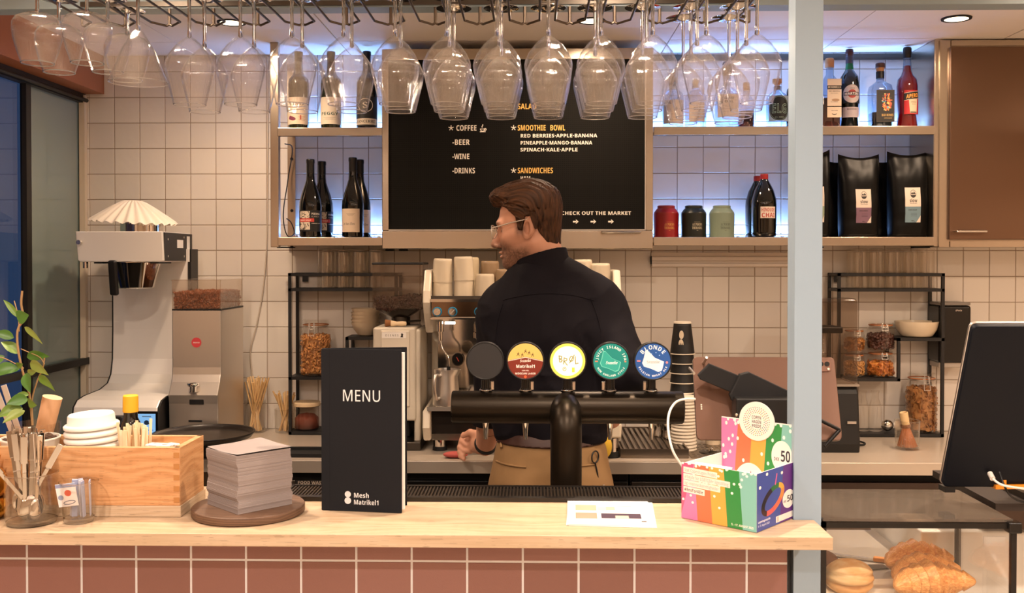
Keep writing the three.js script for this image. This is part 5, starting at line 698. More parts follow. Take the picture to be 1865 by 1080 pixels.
// ================================================================= front counter
const FC = 1.09;
{
  const xr = 0.5065, xl = -2.0 + 0.26, t = thing('bar_counter', 'light oak bar counter top running across the foreground', 'counter');
  const sh = new THREE.Shape(); sh.moveTo(xl, -2.17); sh.lineTo(xr, -2.17); sh.lineTo(xr, -2.0555); sh.lineTo(0.4954 - 0.0265, -2.0555); sh.lineTo(0.4954 - 0.0265, -2.0025); sh.lineTo(xr - 0.002, -2.0025); sh.lineTo(xr - 0.002, -1.815); sh.lineTo(xl, -1.815);
  part(t, 'oak_top', uvm(ext(sh, 0.022, 0.0012).rotateX(-Math.PI / 2).translate(0, FC - 0.022, 0)), M.oak);
  part(t, 'carcass', [slab(xr - 0.13 - xl, 0.17, 0.2, (xl + xr - 0.13) / 2, 0.896, 1.942), slab(xr - 0.13 - xl, 0.89, 0.2, (xl + xr - 0.13) / 2, 0, 1.942)], M.blackMatte);
  part(t, 'service_ledge', slab(xr - 0.13 - xl, 0.03, 0.24, (xl + xr - 0.13) / 2, 0.87, 1.72), M.steel);
  // terracotta tiles on the front
  const w1 = structGroup('wall_counter'), xe = 0.4595, P = 0.1015, x00 = -0.9332, yl = 1.0095;
  part(w1, 'grout_bed', slab(xe - xl, 1.067, 0.008, (xe + xl) / 2, 0, 2.0495), mat(0xe4e6ec, 0.9, 0, { bumpMap: speckle, bumpScale: 0.0003 }));
  part(w1, 'end_trim', slab(0.004, 1.067, 0.014, xe + 0.002, 0, 2.048), M.blackMatte);
  const tt = [0x8f665e, 0x8a625a, 0x946b64].map((c) => mat(c, 0.5, 0, { bumpMap: speckle, bumpScale: 0.00035 })), rest = [];
  for (let k = -9; k < 14; k++) for (let j = -1; j < 10; j++) {
    const a = Math.max(x00 + P * k, xl), b = Math.min(x00 + P * (k + 1), xe + 0.0016); if (b - a < 0.01) continue;
    const y1 = j < 0 ? 1.0675 : yl - P * j, y0 = yl - P * (j + 1), h = y1 - (j < 0 ? yl : y0), cy = (y1 + (j < 0 ? yl : y0)) / 2, g = tileGeo(b - a - 0.0041, h - 0.0041, 0.006, 0.0007, k * 0.31, j * 0.17);
    if (j < 2) part(w1, 'terracotta_tile', g, tt[Math.floor(hash2(k + 20, j + 4) * 3)], [(a + b) / 2, cy, 2.0545 + (hash2(k, j + 9) - 0.5) * 0.0004]); else rest.push(g.translate((a + b) / 2, cy, 2.0545));
  }
  part(w1, 'remaining_tiles', merge(rest), tt[0]).userData.kind = 'stuff';
  // drip tray along the back edge
  const d0 = -0.4976, d1 = 0.3165, dt = thing('font_drip_tray', 'long black slatted drip tray in front of the beer font', 'tray', [(d0 + d1) / 2, FC, 1.879]), dw = d1 - d0;
  part(dt, 'frame', [slab(dw, 0.008, 0.016, 0, 0.0005, 0.051), slab(dw, 0.006, 0.01, 0, 0.0005, -0.054), slab(0.012, 0.006, 0.11, -dw / 2, 0.0005, 0), slab(0.012, 0.006, 0.11, dw / 2, 0.0005, 0), slab(dw, 0.001, 0.11, 0, 0.0004, 0)], mat(0x15110e, 0.35)); const sl = []; for (let i = 0; i < 118; i++) sl.push(slab(0.0032, 0.004, 0.094, -dw / 2 + 0.01 + i * (dw - 0.02) / 117, 0.0014, -0.002)); part(dt, 'slat_grate', sl, mat(0x3a3129, 0.35, 0.5)).userData.kind = 'stuff';
}
// ---------------------------------------------------------------- hanging glass rack
const GX = (k) => -0.747 + 0.1115 * k, GY = 2.15;
{
  const t = thing('glass_rack', 'steel wire glass rack hanging from the beam above the counter', 'rack'), wire = mat(0x6f645a, 0.32, 1);
  for (let k = -3; k <= 11; k++) for (const s of [-1, 1]) { const x = GX(k) + s * 0.019, xo = GX(k) + s * 0.0545; part(t, 'rail', poly([[xo, 2.2, 1.372], [xo, GY, 1.372], [xo - s * 0.006, GY - 0.003, 1.372], [x, GY, 1.40], [x, GY, 1.9], [x, 2.23, 1.95]], 0.003, 8), wire); }
  part(t, 'cross_bar', [box(1.67, 0.012, 0.02, (GX(-3) + GX(11)) / 2, 2.2, 1.372), box(1.67, 0.012, 0.02, (GX(-3) + GX(11)) / 2, 2.23, 1.95)], M.darkSteel);
  part(t, 'suspension_rod', [rod([GX(-3), 2.23, 1.95], [GX(-3), CEIL, 1.95], 0.004), rod([GX(11), 2.23, 1.95], [GX(11), CEIL, 1.95], 0.004), rod([GX(4), 2.23, 1.95], [GX(4), CEIL, 1.95], 0.004)], M.darkSteel);
  // profiles hang downwards from the foot (y = 0 on the rails)
  const foot = lat([[0, 0.0035], [0.04, 0.0018], [0.0425, 0.0008], [0.0415, 0], [0.02, -0.0008], [0.006, -0.006], [0, -0.006]], 40);
  const stemG = (l) => lat([[0.0058, -0.004], [0.0042, -0.016], [0.0036, -l * 0.55], [0.0038, -l * 0.85], [0.0052, -l], [0, -l - 0.004]], 16);
  const wall = (p, th = 0.0011, seg = 44) => lat([...p.map(([a, b]) => [a, b]), ...p.slice().reverse().map(([a, b]) => [Math.max(0.0004, a - th), b - (a < 0.02 ? 0.002 : 0)])], seg);
  const ripple = (g, n = 20, a = 0.007) => { const q = g.attributes.position; for (let i = 0; i < q.count; i++) { const x = q.getX(i), z = q.getZ(i), k = 1 + a * Math.cos(n * Math.atan2(z, x)) * sstep01((-q.getY(i) - 0.12) / 0.03); q.setX(i, x * k); q.setZ(i, z * k); } g.computeVertexNormals(); return g; }, sstep01 = (t) => { t = Math.max(0, Math.min(1, t)); return t * t * (3 - 2 * t); };
  const wine = ripple(wall([[0.0045, -0.110], [0.014, -0.116], [0.030, -0.131], [0.043, -0.149], [0.0505, -0.166], [0.0522, -0.176], [0.0505, -0.19], [0.0345, -0.2575]], 0.0011, 120));
  const balloon = wall([[0.0045, -0.056], [0.026, -0.059], [0.045, -0.068], [0.0515, -0.08], [0.0525, -0.094], [0.05, -0.112], [0.0435, -0.138], [0.034, -0.166]]), cone = wall([[0.0045, -0.095], [0.012, -0.1], [0.035, -0.138], [0.0605, -0.205], [0.062, -0.2085]]);
  const ord = ['first', 'second', 'third', 'fourth', 'fifth', 'sixth', 'seventh', 'eighth', 'ninth', 'tenth', 'eleventh', 'twelfth'], row = ['front', 'second', 'third', 'fourth'];
  const bowlM = mat(0xffffff, 0.045, 0, { transmission: 1, thickness: 0, ior: 1.58, bumpMap: streak, bumpScale: 0.0007 }), G = 'glasses hanging from the rack';
  const hang = (name, label, k, r, bowl, stemL, rimG) => { const o = thing(name, label, 'glass', [GX(k) + (hash2(k + 9, r) - 0.5) * 0.004, GY + 0.0035, 1.71 - 0.1055 * r], rr(0, 6), G); part(o, 'bowl', bowl, bowlM); if (rimG) part(o, 'rim', rimG, M.glassSolid); part(o, 'stem', stemL, M.glassSolid); part(o, 'foot', foot, M.glassSolid); };
  const rim1 = tor(0.0339, 0.0011, 0, -0.2575, 0, 44, 6), rim2 = tor(0.0335, 0.0014, 0, -0.166, 0, 44, 6), rim3 = tor(0.0615, 0.0011, 0, -0.2085, 0, 48, 6);
  const st1 = stemG(0.110), st2 = stemG(0.056), st3 = stemG(0.095);
  [2, 2, 2, 2, 2, 3, 3, 3, 3, 3, 4, 4].forEach((n, k) => { for (let r = 0; r < n; r++) hang('wine_glass', `hanging wine glass, ${ord[k]} wine glass line from the left, ${row[r]} glass in line`, k, r, wine, st1, rim1); });
  for (const [k, n] of [[-3, 2], [-2, 3]]) for (let r = 0; r < n; r++) hang('balloon_glass', `hanging round balloon glass at the far left, ${k === -3 ? 'outer' : 'inner'} line, ${row[r]} in line`, k, r, balloon, st2, rim2);
  hang('cocktail_glass', 'hanging conical cocktail glass between balloon and wine glasses', -1, 0, cone, st3, rim3);
}
// ---------------------------------------------------------------- beer font
{
  const bz = 1.70, cz = 1.772, cx = 0.0681, x0 = -0.1757, x1 = 0.3211, by = 1.2396, t = thing('beer_font', 'black T shaped beer font with five taps rising behind the drip tray', 'beer font', [cx, 0.9, cz]), Y = by - 0.9;
  const satin = mat(0x2c261f, 0.36, 0.9);
  part(t, 'column', merge([tube([[0, 0.001, 0], [0, 0.1, 0], [0, Y - 0.07, 0], [0, Y - 0.03, -0.004], [0, Y - 0.008, -0.022], [0, Y, -0.05], [0, Y, bz - cz]], 0.033, 28, 60), cyl(0.04, 0.04, 0.006, 0, 0.0005, 0, 36)]), satin);
  part(t, 'crossbar', mv(new THREE.CylinderGeometry(0.035, 0.035, x1 - x0, 44), (x0 + x1) / 2 - cx, Y, bz - cz, 0, 0, 90 * R), satin); for (const x of [x0, x1]) part(t, 'end_cap', mv(cyl(0.0335, 0.0335, 0.004, 0, -0.002, 0, 40), x - cx, Y, bz - cz, 0, 0, 90 * R), M.blackGloss);
  const disc = (draw) => tex(512, 512, (g) => draw(g));
  const arcText = (g, s, cx0, cy, r, a0, step, h, col, inward) => { g.save(); g.font = `bold ${h}px sans-serif`; g.fillStyle = col; g.textAlign = 'center'; [...s].forEach((c, i) => { const a = a0 + step * i; g.save(); g.translate(cx0 + r * Math.cos(a), cy + r * Math.sin(a)); g.rotate(a + (inward ? -Math.PI / 2 : Math.PI / 2)); g.fillText(c, 0, h * 0.35); g.restore(); }); g.restore(); };
  const island = (g, s, col) => { g.fillStyle = col; g.beginPath(); [[-0.42, -0.6], [-0.3, -0.62], [0.1, -0.2], [0.62, 0.02], [0.56, 0.3], [0.5, 0.52], [0.3, 0.6], [-0.1, 0.42], [-0.5, 0.3], [-0.6, 0.1], [-0.5, -0.2]].forEach(([x, y], i) => g[i ? 'lineTo' : 'moveTo'](256 + x * s, 256 + y * s)); g.closePath(); g.fill(); };
  const faces = [null,
    disc((g) => { g.fillStyle = '#e6c06a'; g.fillRect(0, 0, 512, 512); g.strokeStyle = '#4a3322'; g.lineWidth = 7; for (const [x, y] of [[150, 150], [256, 110], [360, 160], [210, 160], [310, 130]]) { g.beginPath(); g.moveTo(x - 18, y + 34); g.lineTo(x, y); g.lineTo(x + 18, y + 34); g.moveTo(x, y); g.lineTo(x + 8, y - 22); g.moveTo(x - 16, y - 2); g.lineTo(x + 18, y + 6); g.stroke(); } g.fillStyle = '#7c2f24'; g.beginPath(); g.moveTo(0, 250); g.lineTo(256, 196); g.lineTo(512, 250); g.lineTo(512, 512); g.lineTo(0, 512); g.fill(); g.strokeStyle = '#efe2cf'; g.lineWidth = 9; g.beginPath(); g.moveTo(0, 258); g.lineTo(256, 204); g.lineTo(512, 258); g.stroke(); g.save(); g.translate(176, 276); g.rotate(-0.06); fit(g, 'Svaneke', 0, 0, 40, 160, '#f4eadc', 'serif', 'italic bold'); g.restore(); fit(g, 'Matrikel1', 118, 356, 46, 284, '#fbf3e8'); fit(g, '4,6% VOL.', 204, 404, 18, 108, '#f4eadc'); fit(g, 'MEXICAN LAGER', 106, 452, 26, 300, '#f4eadc'); g.fillStyle = '#d9603a'; g.beginPath(); g.ellipse(256, 486, 20, 22, 0, 0, 7); g.fill(); }),
    disc((g) => { g.fillStyle = '#e9d95c'; g.fillRect(0, 0, 512, 512); g.fillStyle = '#fffce4'; g.beginPath(); g.arc(256, 256, 216, 0, 7); g.fill(); g.strokeStyle = '#8d8452'; g.lineWidth = 13; g.lineCap = 'round'; const ln = (p) => { g.beginPath(); p.forEach(([x, y], i) => g[i ? 'lineTo' : 'moveTo'](x, y)); g.stroke(); }; ln([[130, 180], [140, 270]]); ln([[130, 180], [170, 190], [166, 220], [138, 224], [178, 244], [166, 268], [140, 270]]); ln([[196, 300], [206, 210], [246, 224], [240, 250], [204, 256], [250, 316]]); ln([[300, 190], [280, 230], [296, 264], [330, 250], [342, 210], [318, 188], [300, 190]]); ln([[284, 284], [352, 168]]); ln([[366, 190], [372, 296], [410, 286]]); g.lineWidth = 9; g.beginPath(); g.arc(210, 372, 24, 0, 7); g.stroke(); ln([[202, 372], [216, 364]]); g.fillStyle = '#ead94e'; g.fillRect(318, 350, 40, 70); }),
    disc((g) => { g.fillStyle = '#1f8f86'; g.fillRect(0, 0, 512, 512); g.save(); g.translate(-10, 6); island(g, 250, '#6fd4c0'); island(g, 230, '#36ad9d'); g.restore(); fit(g, 'Svaneke', 180, 300, 44, 170, '#f0faf4', 'serif', 'italic bold'); arcText(g, 'JUICY ISLAND IPA', 256, 256, 206, -2.95, 0.187, 52, '#eefaf3'); arcText(g, 'NEW ENGLAND STYLE', 256, 256, 212, 2.62, -0.133, 38, '#eefaf3', true); g.fillStyle = '#d98a6a'; g.fillRect(26, 250, 40, 18); g.fillRect(452, 250, 26, 22); }),
    disc((g) => { g.fillStyle = '#2c5a9e'; g.fillRect(0, 0, 512, 512); island(g, 260, '#f2f4f2'); fit(g, 'Svaneke', 168, 286, 40, 190, '#5a5a58', 'serif', 'normal'); arcText(g, 'BLONDE', 256, 256, 204, -2.42, 0.34, 84, '#f4f6f4'); arcText(g, 'BELGIAN WHEAT ALE', 256, 256, 212, 2.7, -0.142, 38, '#f4f6f4', true); g.fillStyle = '#e58a8a'; g.fillRect(26, 240, 50, 22); g.beginPath(); g.arc(458, 274, 18, 0, 7); g.fill(); g.fillStyle = '#9fc0e6'; for (const [x, y] of [[236, 150], [300, 130], [350, 170], [200, 120]]) { g.beginPath(); g.arc(x, y, 8, 0, 7); g.fill(); } })];
  const cs = [-0.1043, -0.0178, 0.0728, 0.1655, 0.2551], my = 1.3427 - 0.9, glow = [0, 0.18, 0.5, 0.26, 0.26];
  const names = ['unlit black tap badge', 'brown and yellow tap badge', 'bright yellow tap badge', 'teal tap badge', 'blue tap badge'];
  cs.forEach((x, i) => {
    const b = part(t, 'tap_badge', merge([mv(new THREE.CylinderGeometry(0.0405, 0.0405, 0.02, 44), 0, 0, 0, 90 * R), mv(new THREE.TorusGeometry(0.0395, 0.0018, 8, 44), 0, 0, 0.0105)]), M.black, [x - cx, my, 1.715 - cz], null, names[i]);
    if (faces[i]) part(b, 'backlit_sign', mv(new THREE.CircleGeometry(0.0378, 48), 0, 0, 0.0112), mat(0xffffff, 0.25, 0, { map: faces[i], emissive: 0xffffff, emissiveMap: faces[i], emissiveIntensity: glow[i] })); else part(b, 'face_plate', mv(new THREE.CircleGeometry(0.038, 48), 0, 0, 0.0112), mat(0x242426, 0.55));
    part(t, 'tap_neck', lat([[0.012, 0], [0.0125, 0.006], [0.0095, 0.01], [0.009, 0.05]], 24), M.blackGloss, [x - cx, Y + 0.033, bz - cz]); part(t, 'neck_collar', tor(0.0118, 0.002, 0, 0, 0, 24, 6), M.chrome, [x - cx, Y + 0.037, bz - cz]);
    part(t, 'tap_lever', rbox(0.008, 0.02, 0.012, 0.002, 0, 0, 0), M.chrome, [x - cx + (i < 3 ? 0.014 : -0.014), Y + 0.036, bz - cz - 0.008]);
    part(t, 'nozzle', lat([[0, -0.034], [0.0042, -0.034], [0.0072, 0.004]], 20), M.chrome, [x - cx, Y - 0.036, bz - cz]);
  });
}
// ---------------------------------------------------------------- menu book
{
  const A = new THREE.Vector3(-0.3977, 1.09, 2.0058), Bv = new THREE.Vector3(-0.244, 1.09, 2.0267), w = A.distanceTo(Bv), h = 0.303, t = thing('menu_book', 'black menu book with white MENU lettering, standing open on the counter', 'menu', [A.x, FC + 0.0005, A.z], -Math.atan2(Bv.z - A.z, Bv.x - A.x));
  const cov = mat(0x17181c, 0.8, 0, { specularIntensity: 0.3, bumpMap: speckle, bumpScale: 0.0002 }), front = mat(0xffffff, 0.8, 0, { specularIntensity: 0.3, map: tex(640, 1280, (g, W, H) => { g.fillStyle = '#1c1d21'; g.fillRect(0, 0, W, H); g.fillStyle = '#15161a'; g.fillRect(64, 0, 5, H); fit(g, 'MENU', 164, 410, 92, 318, '#d9dadc', 'sans-serif', 'normal'); g.fillStyle = '#cfd0d2'; g.beginPath(); g.arc(212, 1148, 25, 0, 7); g.fill(); g.beginPath(); g.arc(212, 1198, 27, 0, 7); g.fill(); fit(g, 'Mesh', 258, 1172, 38, 126, '#d3d4d6'); fit(g, 'Matrikel1', 258, 1226, 38, 206, '#d3d4d6'); }) });
  part(t, 'front_cover', rbox(w, h, 0.003, 0.001, w / 2, 0, 0), cov); part(t, 'cover_print', mv(new THREE.PlaneGeometry(w - 0.001, h - 0.001), w / 2, h / 2, 0.0018), front);
  part(t, 'spine', rbox(0.008, h, 0.01, 0.0015, 0.003, 0, -0.0055), cov);
  const back = part(t, 'back_cover', rbox(w, h, 0.003, 0.001, w / 2, 0, 0), cov, [0.002, 0, -0.01], [0, 0.32, 0]);
  for (let i = 0; i < 3; i++) part(t, 'page', rbox(w - 0.004 + 0.006 - i * 0.002, h - 0.012, 0.0006, 0.0002, w / 2, 0.006, 0), M.paper, [0.003, 0, -0.003 - i * 0.002], [0, 0.015 + i * 0.02, 0]);
}
// ---------------------------------------------------------------- napkins on a round board
{
  const c = [-0.529, 1.09, 2.0289], t = thing('round_board', 'dark round wooden board under the napkin stack', 'board', c); part(t, 'disc', uvm(lat([[0, 0.0005], [0.1, 0.0005], [0.1025, 0.003], [0.1025, 0.014], [0.1, 0.0165], [0, 0.0165]], 64)), M.walnut);
  const F = new THREE.Vector3(-0.5255, 1.1065, 2.1089), Rt = new THREE.Vector3(-0.4462, 1.1065, 2.0276), Lf = new THREE.Vector3(-0.6123, 1.1065, 2.0436), a = Math.atan2(-(Rt.z - F.z), Rt.x - F.x), s1 = F.distanceTo(Rt), s2 = F.distanceTo(Lf), side = (s1 + s2) / 2;
  const n = thing('napkin_stack', 'tall stack of grey paper napkins on the round board', 'napkins', [F.x, FC + 0.017, F.z], a), H = 0.104, N = 52, g1 = mat(0x8f8583, 0.9), l1 = [], l2 = [];
  for (let i = 0; i < N; i++) { const dx = 0.0025 * (vnoise(i / 5, 3) - 0.5) * 2 + rr(-0.0006, 0.0006), dz = 0.0025 * (vnoise(i / 6, 9) - 0.5) * 2 + rr(-0.0006, 0.0006), th = H / N; (i % 2 ? l1 : l2).push(slab(side, th * 0.93, side, side / 2 + dx, i * th, -side / 2 + dz)); }
  part(n, 'napkin_layers', l1, g1).userData.kind = 'stuff'; part(n, 'napkin_layers', l2, g1).userData.kind = 'stuff';
  const tg = new THREE.PlaneGeometry(side, side, 20, 20).rotateX(-Math.PI / 2), p = tg.attributes.position; for (let i = 0; i < p.count; i++) { const x = p.getX(i) / side, z = p.getZ(i) / side; p.setY(i, 0.003 * Math.sin(x * 4 + 1) * Math.cos(z * 3) + 0.004 * Math.max(0, x) * Math.max(0, -z) * 3 + 0.003); } tg.computeVertexNormals(); part(n, 'top_napkin', tg.translate(side / 2, H, -side / 2), g1);
}
// ---------------------------------------------------------------- leaflets
{
  const P0 = new THREE.Vector3(0.0563, 1.09, 2.1076), P1 = new THREE.Vector3(0.21, 1.09, 2.1151), P3 = new THREE.Vector3(0.0744, 1.09, 1.9097), w = P0.distanceTo(P1), d = P0.distanceTo(P3), ry = -Math.atan2(P1.z - P0.z, P1.x - P0.x), t = thing('leaflet_stack', 'small pile of printed white leaflets lying on the counter', 'leaflets', [P0.x, FC + 0.0004, P0.z], ry);
  const pr = mat(0xffffff, 0.5, 0, { map: tex(512, 512, (g) => { g.fillStyle = '#f1ece6'; g.fillRect(0, 0, 512, 512); g.fillStyle = '#4c3f38'; fit(g, 'Ny: Mesh', 210, 70, 20, 80, '#4c3f38'); const r = (x, y, w1, h, c) => { g.fillStyle = c; g.fillRect(x, y, w1, h); }; r(50, 150, 130, 110, '#c9a08a'); r(185, 190, 60, 70, '#ece7b8'); r(240, 180, 55, 70, '#c7b39c'); r(310, 110, 100, 50, '#d9d4cc'); r(310, 170, 90, 6, '#b05a50'); r(50, 300, 130, 110, '#b98a78'); r(205, 310, 240, 90, '#4a3a4a'); r(290, 350, 80, 60, '#e3c9a8'); g.fillStyle = '#8a7f78'; for (let i = 0; i < 5; i++) g.fillRect(310, 190 + i * 14, 90 - i * 8, 4); r(440, 440, 30, 16, '#2a2430'); }) });
  for (let i = 0; i < 4; i++) { const o = part(t, 'sheet', slab(w, 0.0005, d, w / 2, i * 0.0008, -d / 2), i === 3 ? M.paper : M.paper, [i === 0 ? 0.006 : i * 0.001, 0, 0], [0, (i - 2) * 0.012, 0]); if (i === 3) part(o, 'print', mv(new THREE.PlaneGeometry(w, d).rotateX(-Math.PI / 2), w / 2, i * 0.0008 + 0.0007, -d / 2), pr); }
}
// ---------------------------------------------------------------- rainbow display box
{
  const Fv = new THREE.Vector3(0.3832, 1.09, 2.1464), w = 0.151, ang = -41 * R, t = thing('display_box', 'open rainbow striped cardboard display box with round sign', 'box', [Fv.x - w * Math.cos(ang), FC + 0.0008, Fv.z + w * Math.sin(ang)], ang);
  const d = 0.141, h = 0.101, th = 0.0016, card = mat(0xf0e9e2, 0.55), K = ['#e5719f', '#e8734f', '#eda64b', '#2f8a45', '#7fbcb4', '#3b4a92', '#5b2a7a'];
  const dots = (g, W, H, n, s, lim) => { g.fillStyle = '#f4efe8'; for (let i = 0; i < n; i++) { const y = hash2(i, s + 1); g.beginPath(); g.arc(hash2(i, s) * W, lim[0] * H + y * y * (lim[1] - lim[0]) * H, 13, 0, 7); g.fill(); } };
  const stripes = (g, W, H, cols, bend) => cols.forEach((c, i) => { g.fillStyle = c; g.beginPath(); g.moveTo(W * i / cols.length - (i ? bend : 0), 0); g.lineTo(W + 50, 0); g.lineTo(W + 50, H); g.lineTo(W * i / cols.length + (i ? bend : 0), H); g.fill(); });
  const fT = tex(768, 560, (g, W, H) => { stripes(g, W, H, ['#e07ab0', '#e8734f', '#eda64b', '#2f8a45', '#7fbcb4'], 20); g.fillStyle = '#e4557f'; g.beginPath(); g.moveTo(0, 0); g.lineTo(130, 0); g.lineTo(0, 520); g.fill(); dots(g, W, H, 30, 3, [0, 0.35]); dots(g, W * 0.9 , H, 12, 9, [0.3, 0.75]); const ln = (s, y, w2, b) => { g.fillStyle = '#efe3da'; g.fillRect(20, y - 46, w2 + 26, 60); fit(g, s, 30, y, 32, w2, b ? '#5a4a48' : '#b09a94', 'sans-serif', b ? 'bold' : 'normal'); }; g.save(); g.transform(1, 0.03, 0, 1, 0, 0); ln('Støt Copenhagen Prides', 84, 330); ln('arbejde for LGBTQIA+ ligestilling', 150, 460); ln('og -menneskerettigheder', 214, 360); ln('#EnsForAlle', 280, 200, true); g.restore(); fit(g, '9. - 17. AUGUST 2025', 520, 536, 22, 220, '#f6efe6'); });
  const sT = tex(512, 512, (g, W, H) => { g.fillStyle = '#3c4d9a'; g.fillRect(0, 0, W, H); g.fillStyle = '#5b2a80'; g.beginPath(); g.moveTo(350, 0); g.lineTo(512, 0); g.lineTo(512, 512); g.lineTo(300, 512); g.fill(); g.lineWidth = 46; const cs = ['#16131c', '#241a28', '#2f6a3a', '#d9a53a', '#e08a3c', '#df6a4a', '#dc5a5c', '#30151c']; cs.forEach((c, i) => { g.strokeStyle = c; g.beginPath(); g.ellipse(210, 270, 150, 82, -0.62, -2.9 + i * 0.785, -2.9 + (i + 1) * 0.785 + 0.05); g.stroke(); }); g.strokeStyle = '#cf5d8a'; g.lineWidth = 14; g.beginPath(); g.moveTo(240, 150); g.lineTo(262, 50); g.stroke(); g.fillStyle = '#f3efe9'; g.beginPath(); g.arc(424, 318, 84, 0, 7); g.fill(); fit(g, '50', 400, 344, 58, 88, '#2c2735'); fit(g, 'DKK', 352, 344, 22, 40, '#5c5566'); g.fillStyle = '#f0ebe4'; g.fillRect(250, 440, 240, 56); g.fillStyle = '#c9bdb6'; g.fillRect(260, 446, 30, 44); fit(g, 'copenhagenpride', 16, 440, 20, 160, '#eef0f6'); fit(g, '9.-17. August 2025', 16, 474, 18, 150, '#c9cfe4'); g.fillStyle = '#f4efe8'; for (const [x, y] of [[40, 130], [130, 30], [330, 60]]) { g.beginPath(); g.arc(x, y, 15, 0, 7); g.fill(); } });
  const bT = tex(768, 600, (g, W, H) => { stripes(g, W, H, ['#e07ab0', '#e8734f', '#eda64b', '#2f8a45', '#7fbcb4'], -30); dots(g, W, H, 54, 5, [0, 0.9]); g.fillStyle = '#f2ece4'; g.beginPath(); g.arc(640, 215, 105, 0, 7); g.fill(); fit(g, '50', 628, 248, 74, 100, '#2c2735'); fit(g, 'DKK', 560, 248, 24, 56, '#5c5566'); g.fillStyle = '#f2ece4'; g.beginPath(); g.arc(310, 470, 180, 0, 7); g.fill(); g.fillStyle = '#8e3a5c'; g.beginPath(); g.moveTo(300, 400); g.lineTo(320, 340); g.lineTo(336, 400); g.fill(); g.fillStyle = '#2a1a2c'; g.beginPath(); g.ellipse(380, 420, 70, 26, 0.3, 0, 7); g.fill(); });
  const face = (name, W2, H2, m, pos, rot) => part(t, name, new THREE.PlaneGeometry(W2, H2), m, pos, rot);
  part(t, 'front_panel', slab(w, h, th, w / 2, 0, -th / 2 - 0.0003), card); face('front_print', w, h, mat(0xffffff, 0.35, 0, { map: fT }), [w / 2, h / 2, 0.0003]);
  part(t, 'side_panel', slab(th, h, d, w - th / 2, 0, -d / 2), card); face('side_print', d, h, mat(0xffffff, 0.35, 0, { map: sT }), [w + 0.0004, h / 2, -d / 2], [0, 90 * R, 0]);
  part(t, 'side_panel', slab(th, h * 0.98, d, th / 2, 0, -d / 2), card); part(t, 'base', slab(w, th, d, w / 2, 0, -d / 2), card);
  const bh = 0.168; part(t, 'back_panel', slab(w, bh, th, w / 2, 0, -d), card); face('back_print', w, bh * 0.98, mat(0xffffff, 0.4, 0, { map: bT }), [w / 2, bh / 2, -d + 0.0012]);
  const sg = part(t, 'round_sign', mv(new THREE.CylinderGeometry(0.0365, 0.0365, 0.0018, 48), 0, 0, 0, 90 * R), card, [w * 0.5, bh - 0.001, -d + 0.0022]);
  part(sg, 'sign_print', mv(new THREE.CircleGeometry(0.0355, 48), 0, 0, 0.0013), mat(0xffffff, 0.45, 0, { map: tex(512, 512, (g) => { g.fillStyle = '#f2ebe2'; g.fillRect(0, 0, 512, 512); const cs = ['#3b4a6a', '#c9583f', '#d99a4a', '#6a5a6a', '#b0576a', '#8a6a52']; for (let r = 0; r < 4; r++) { const n = 26 + r * 4; for (let i = 0; i < n; i++) { const a = i / n * 6.283 + r * 0.1; g.fillStyle = cs[Math.floor(hash2(i, r + 40) * 6)]; g.beginPath(); g.arc(256 + (118 + r * 24) * Math.cos(a), 256 + (118 + r * 24) * Math.sin(a), 7, 0, 7); g.fill(); } } fit(g, 'COPEN', 184, 226, 44, 144, '#4a4044'); fit(g, 'HAGEN', 184, 284, 44, 144, '#4a4044'); fit(g, 'PRIDE', 184, 342, 44, 144, '#4a4044'); }) }));
  part(t, 'inner_flap', mv(slab(w * 0.5, 0.0012, 0.03), w * 0.3, h - 0.012, -0.024, 0.5), card);
}

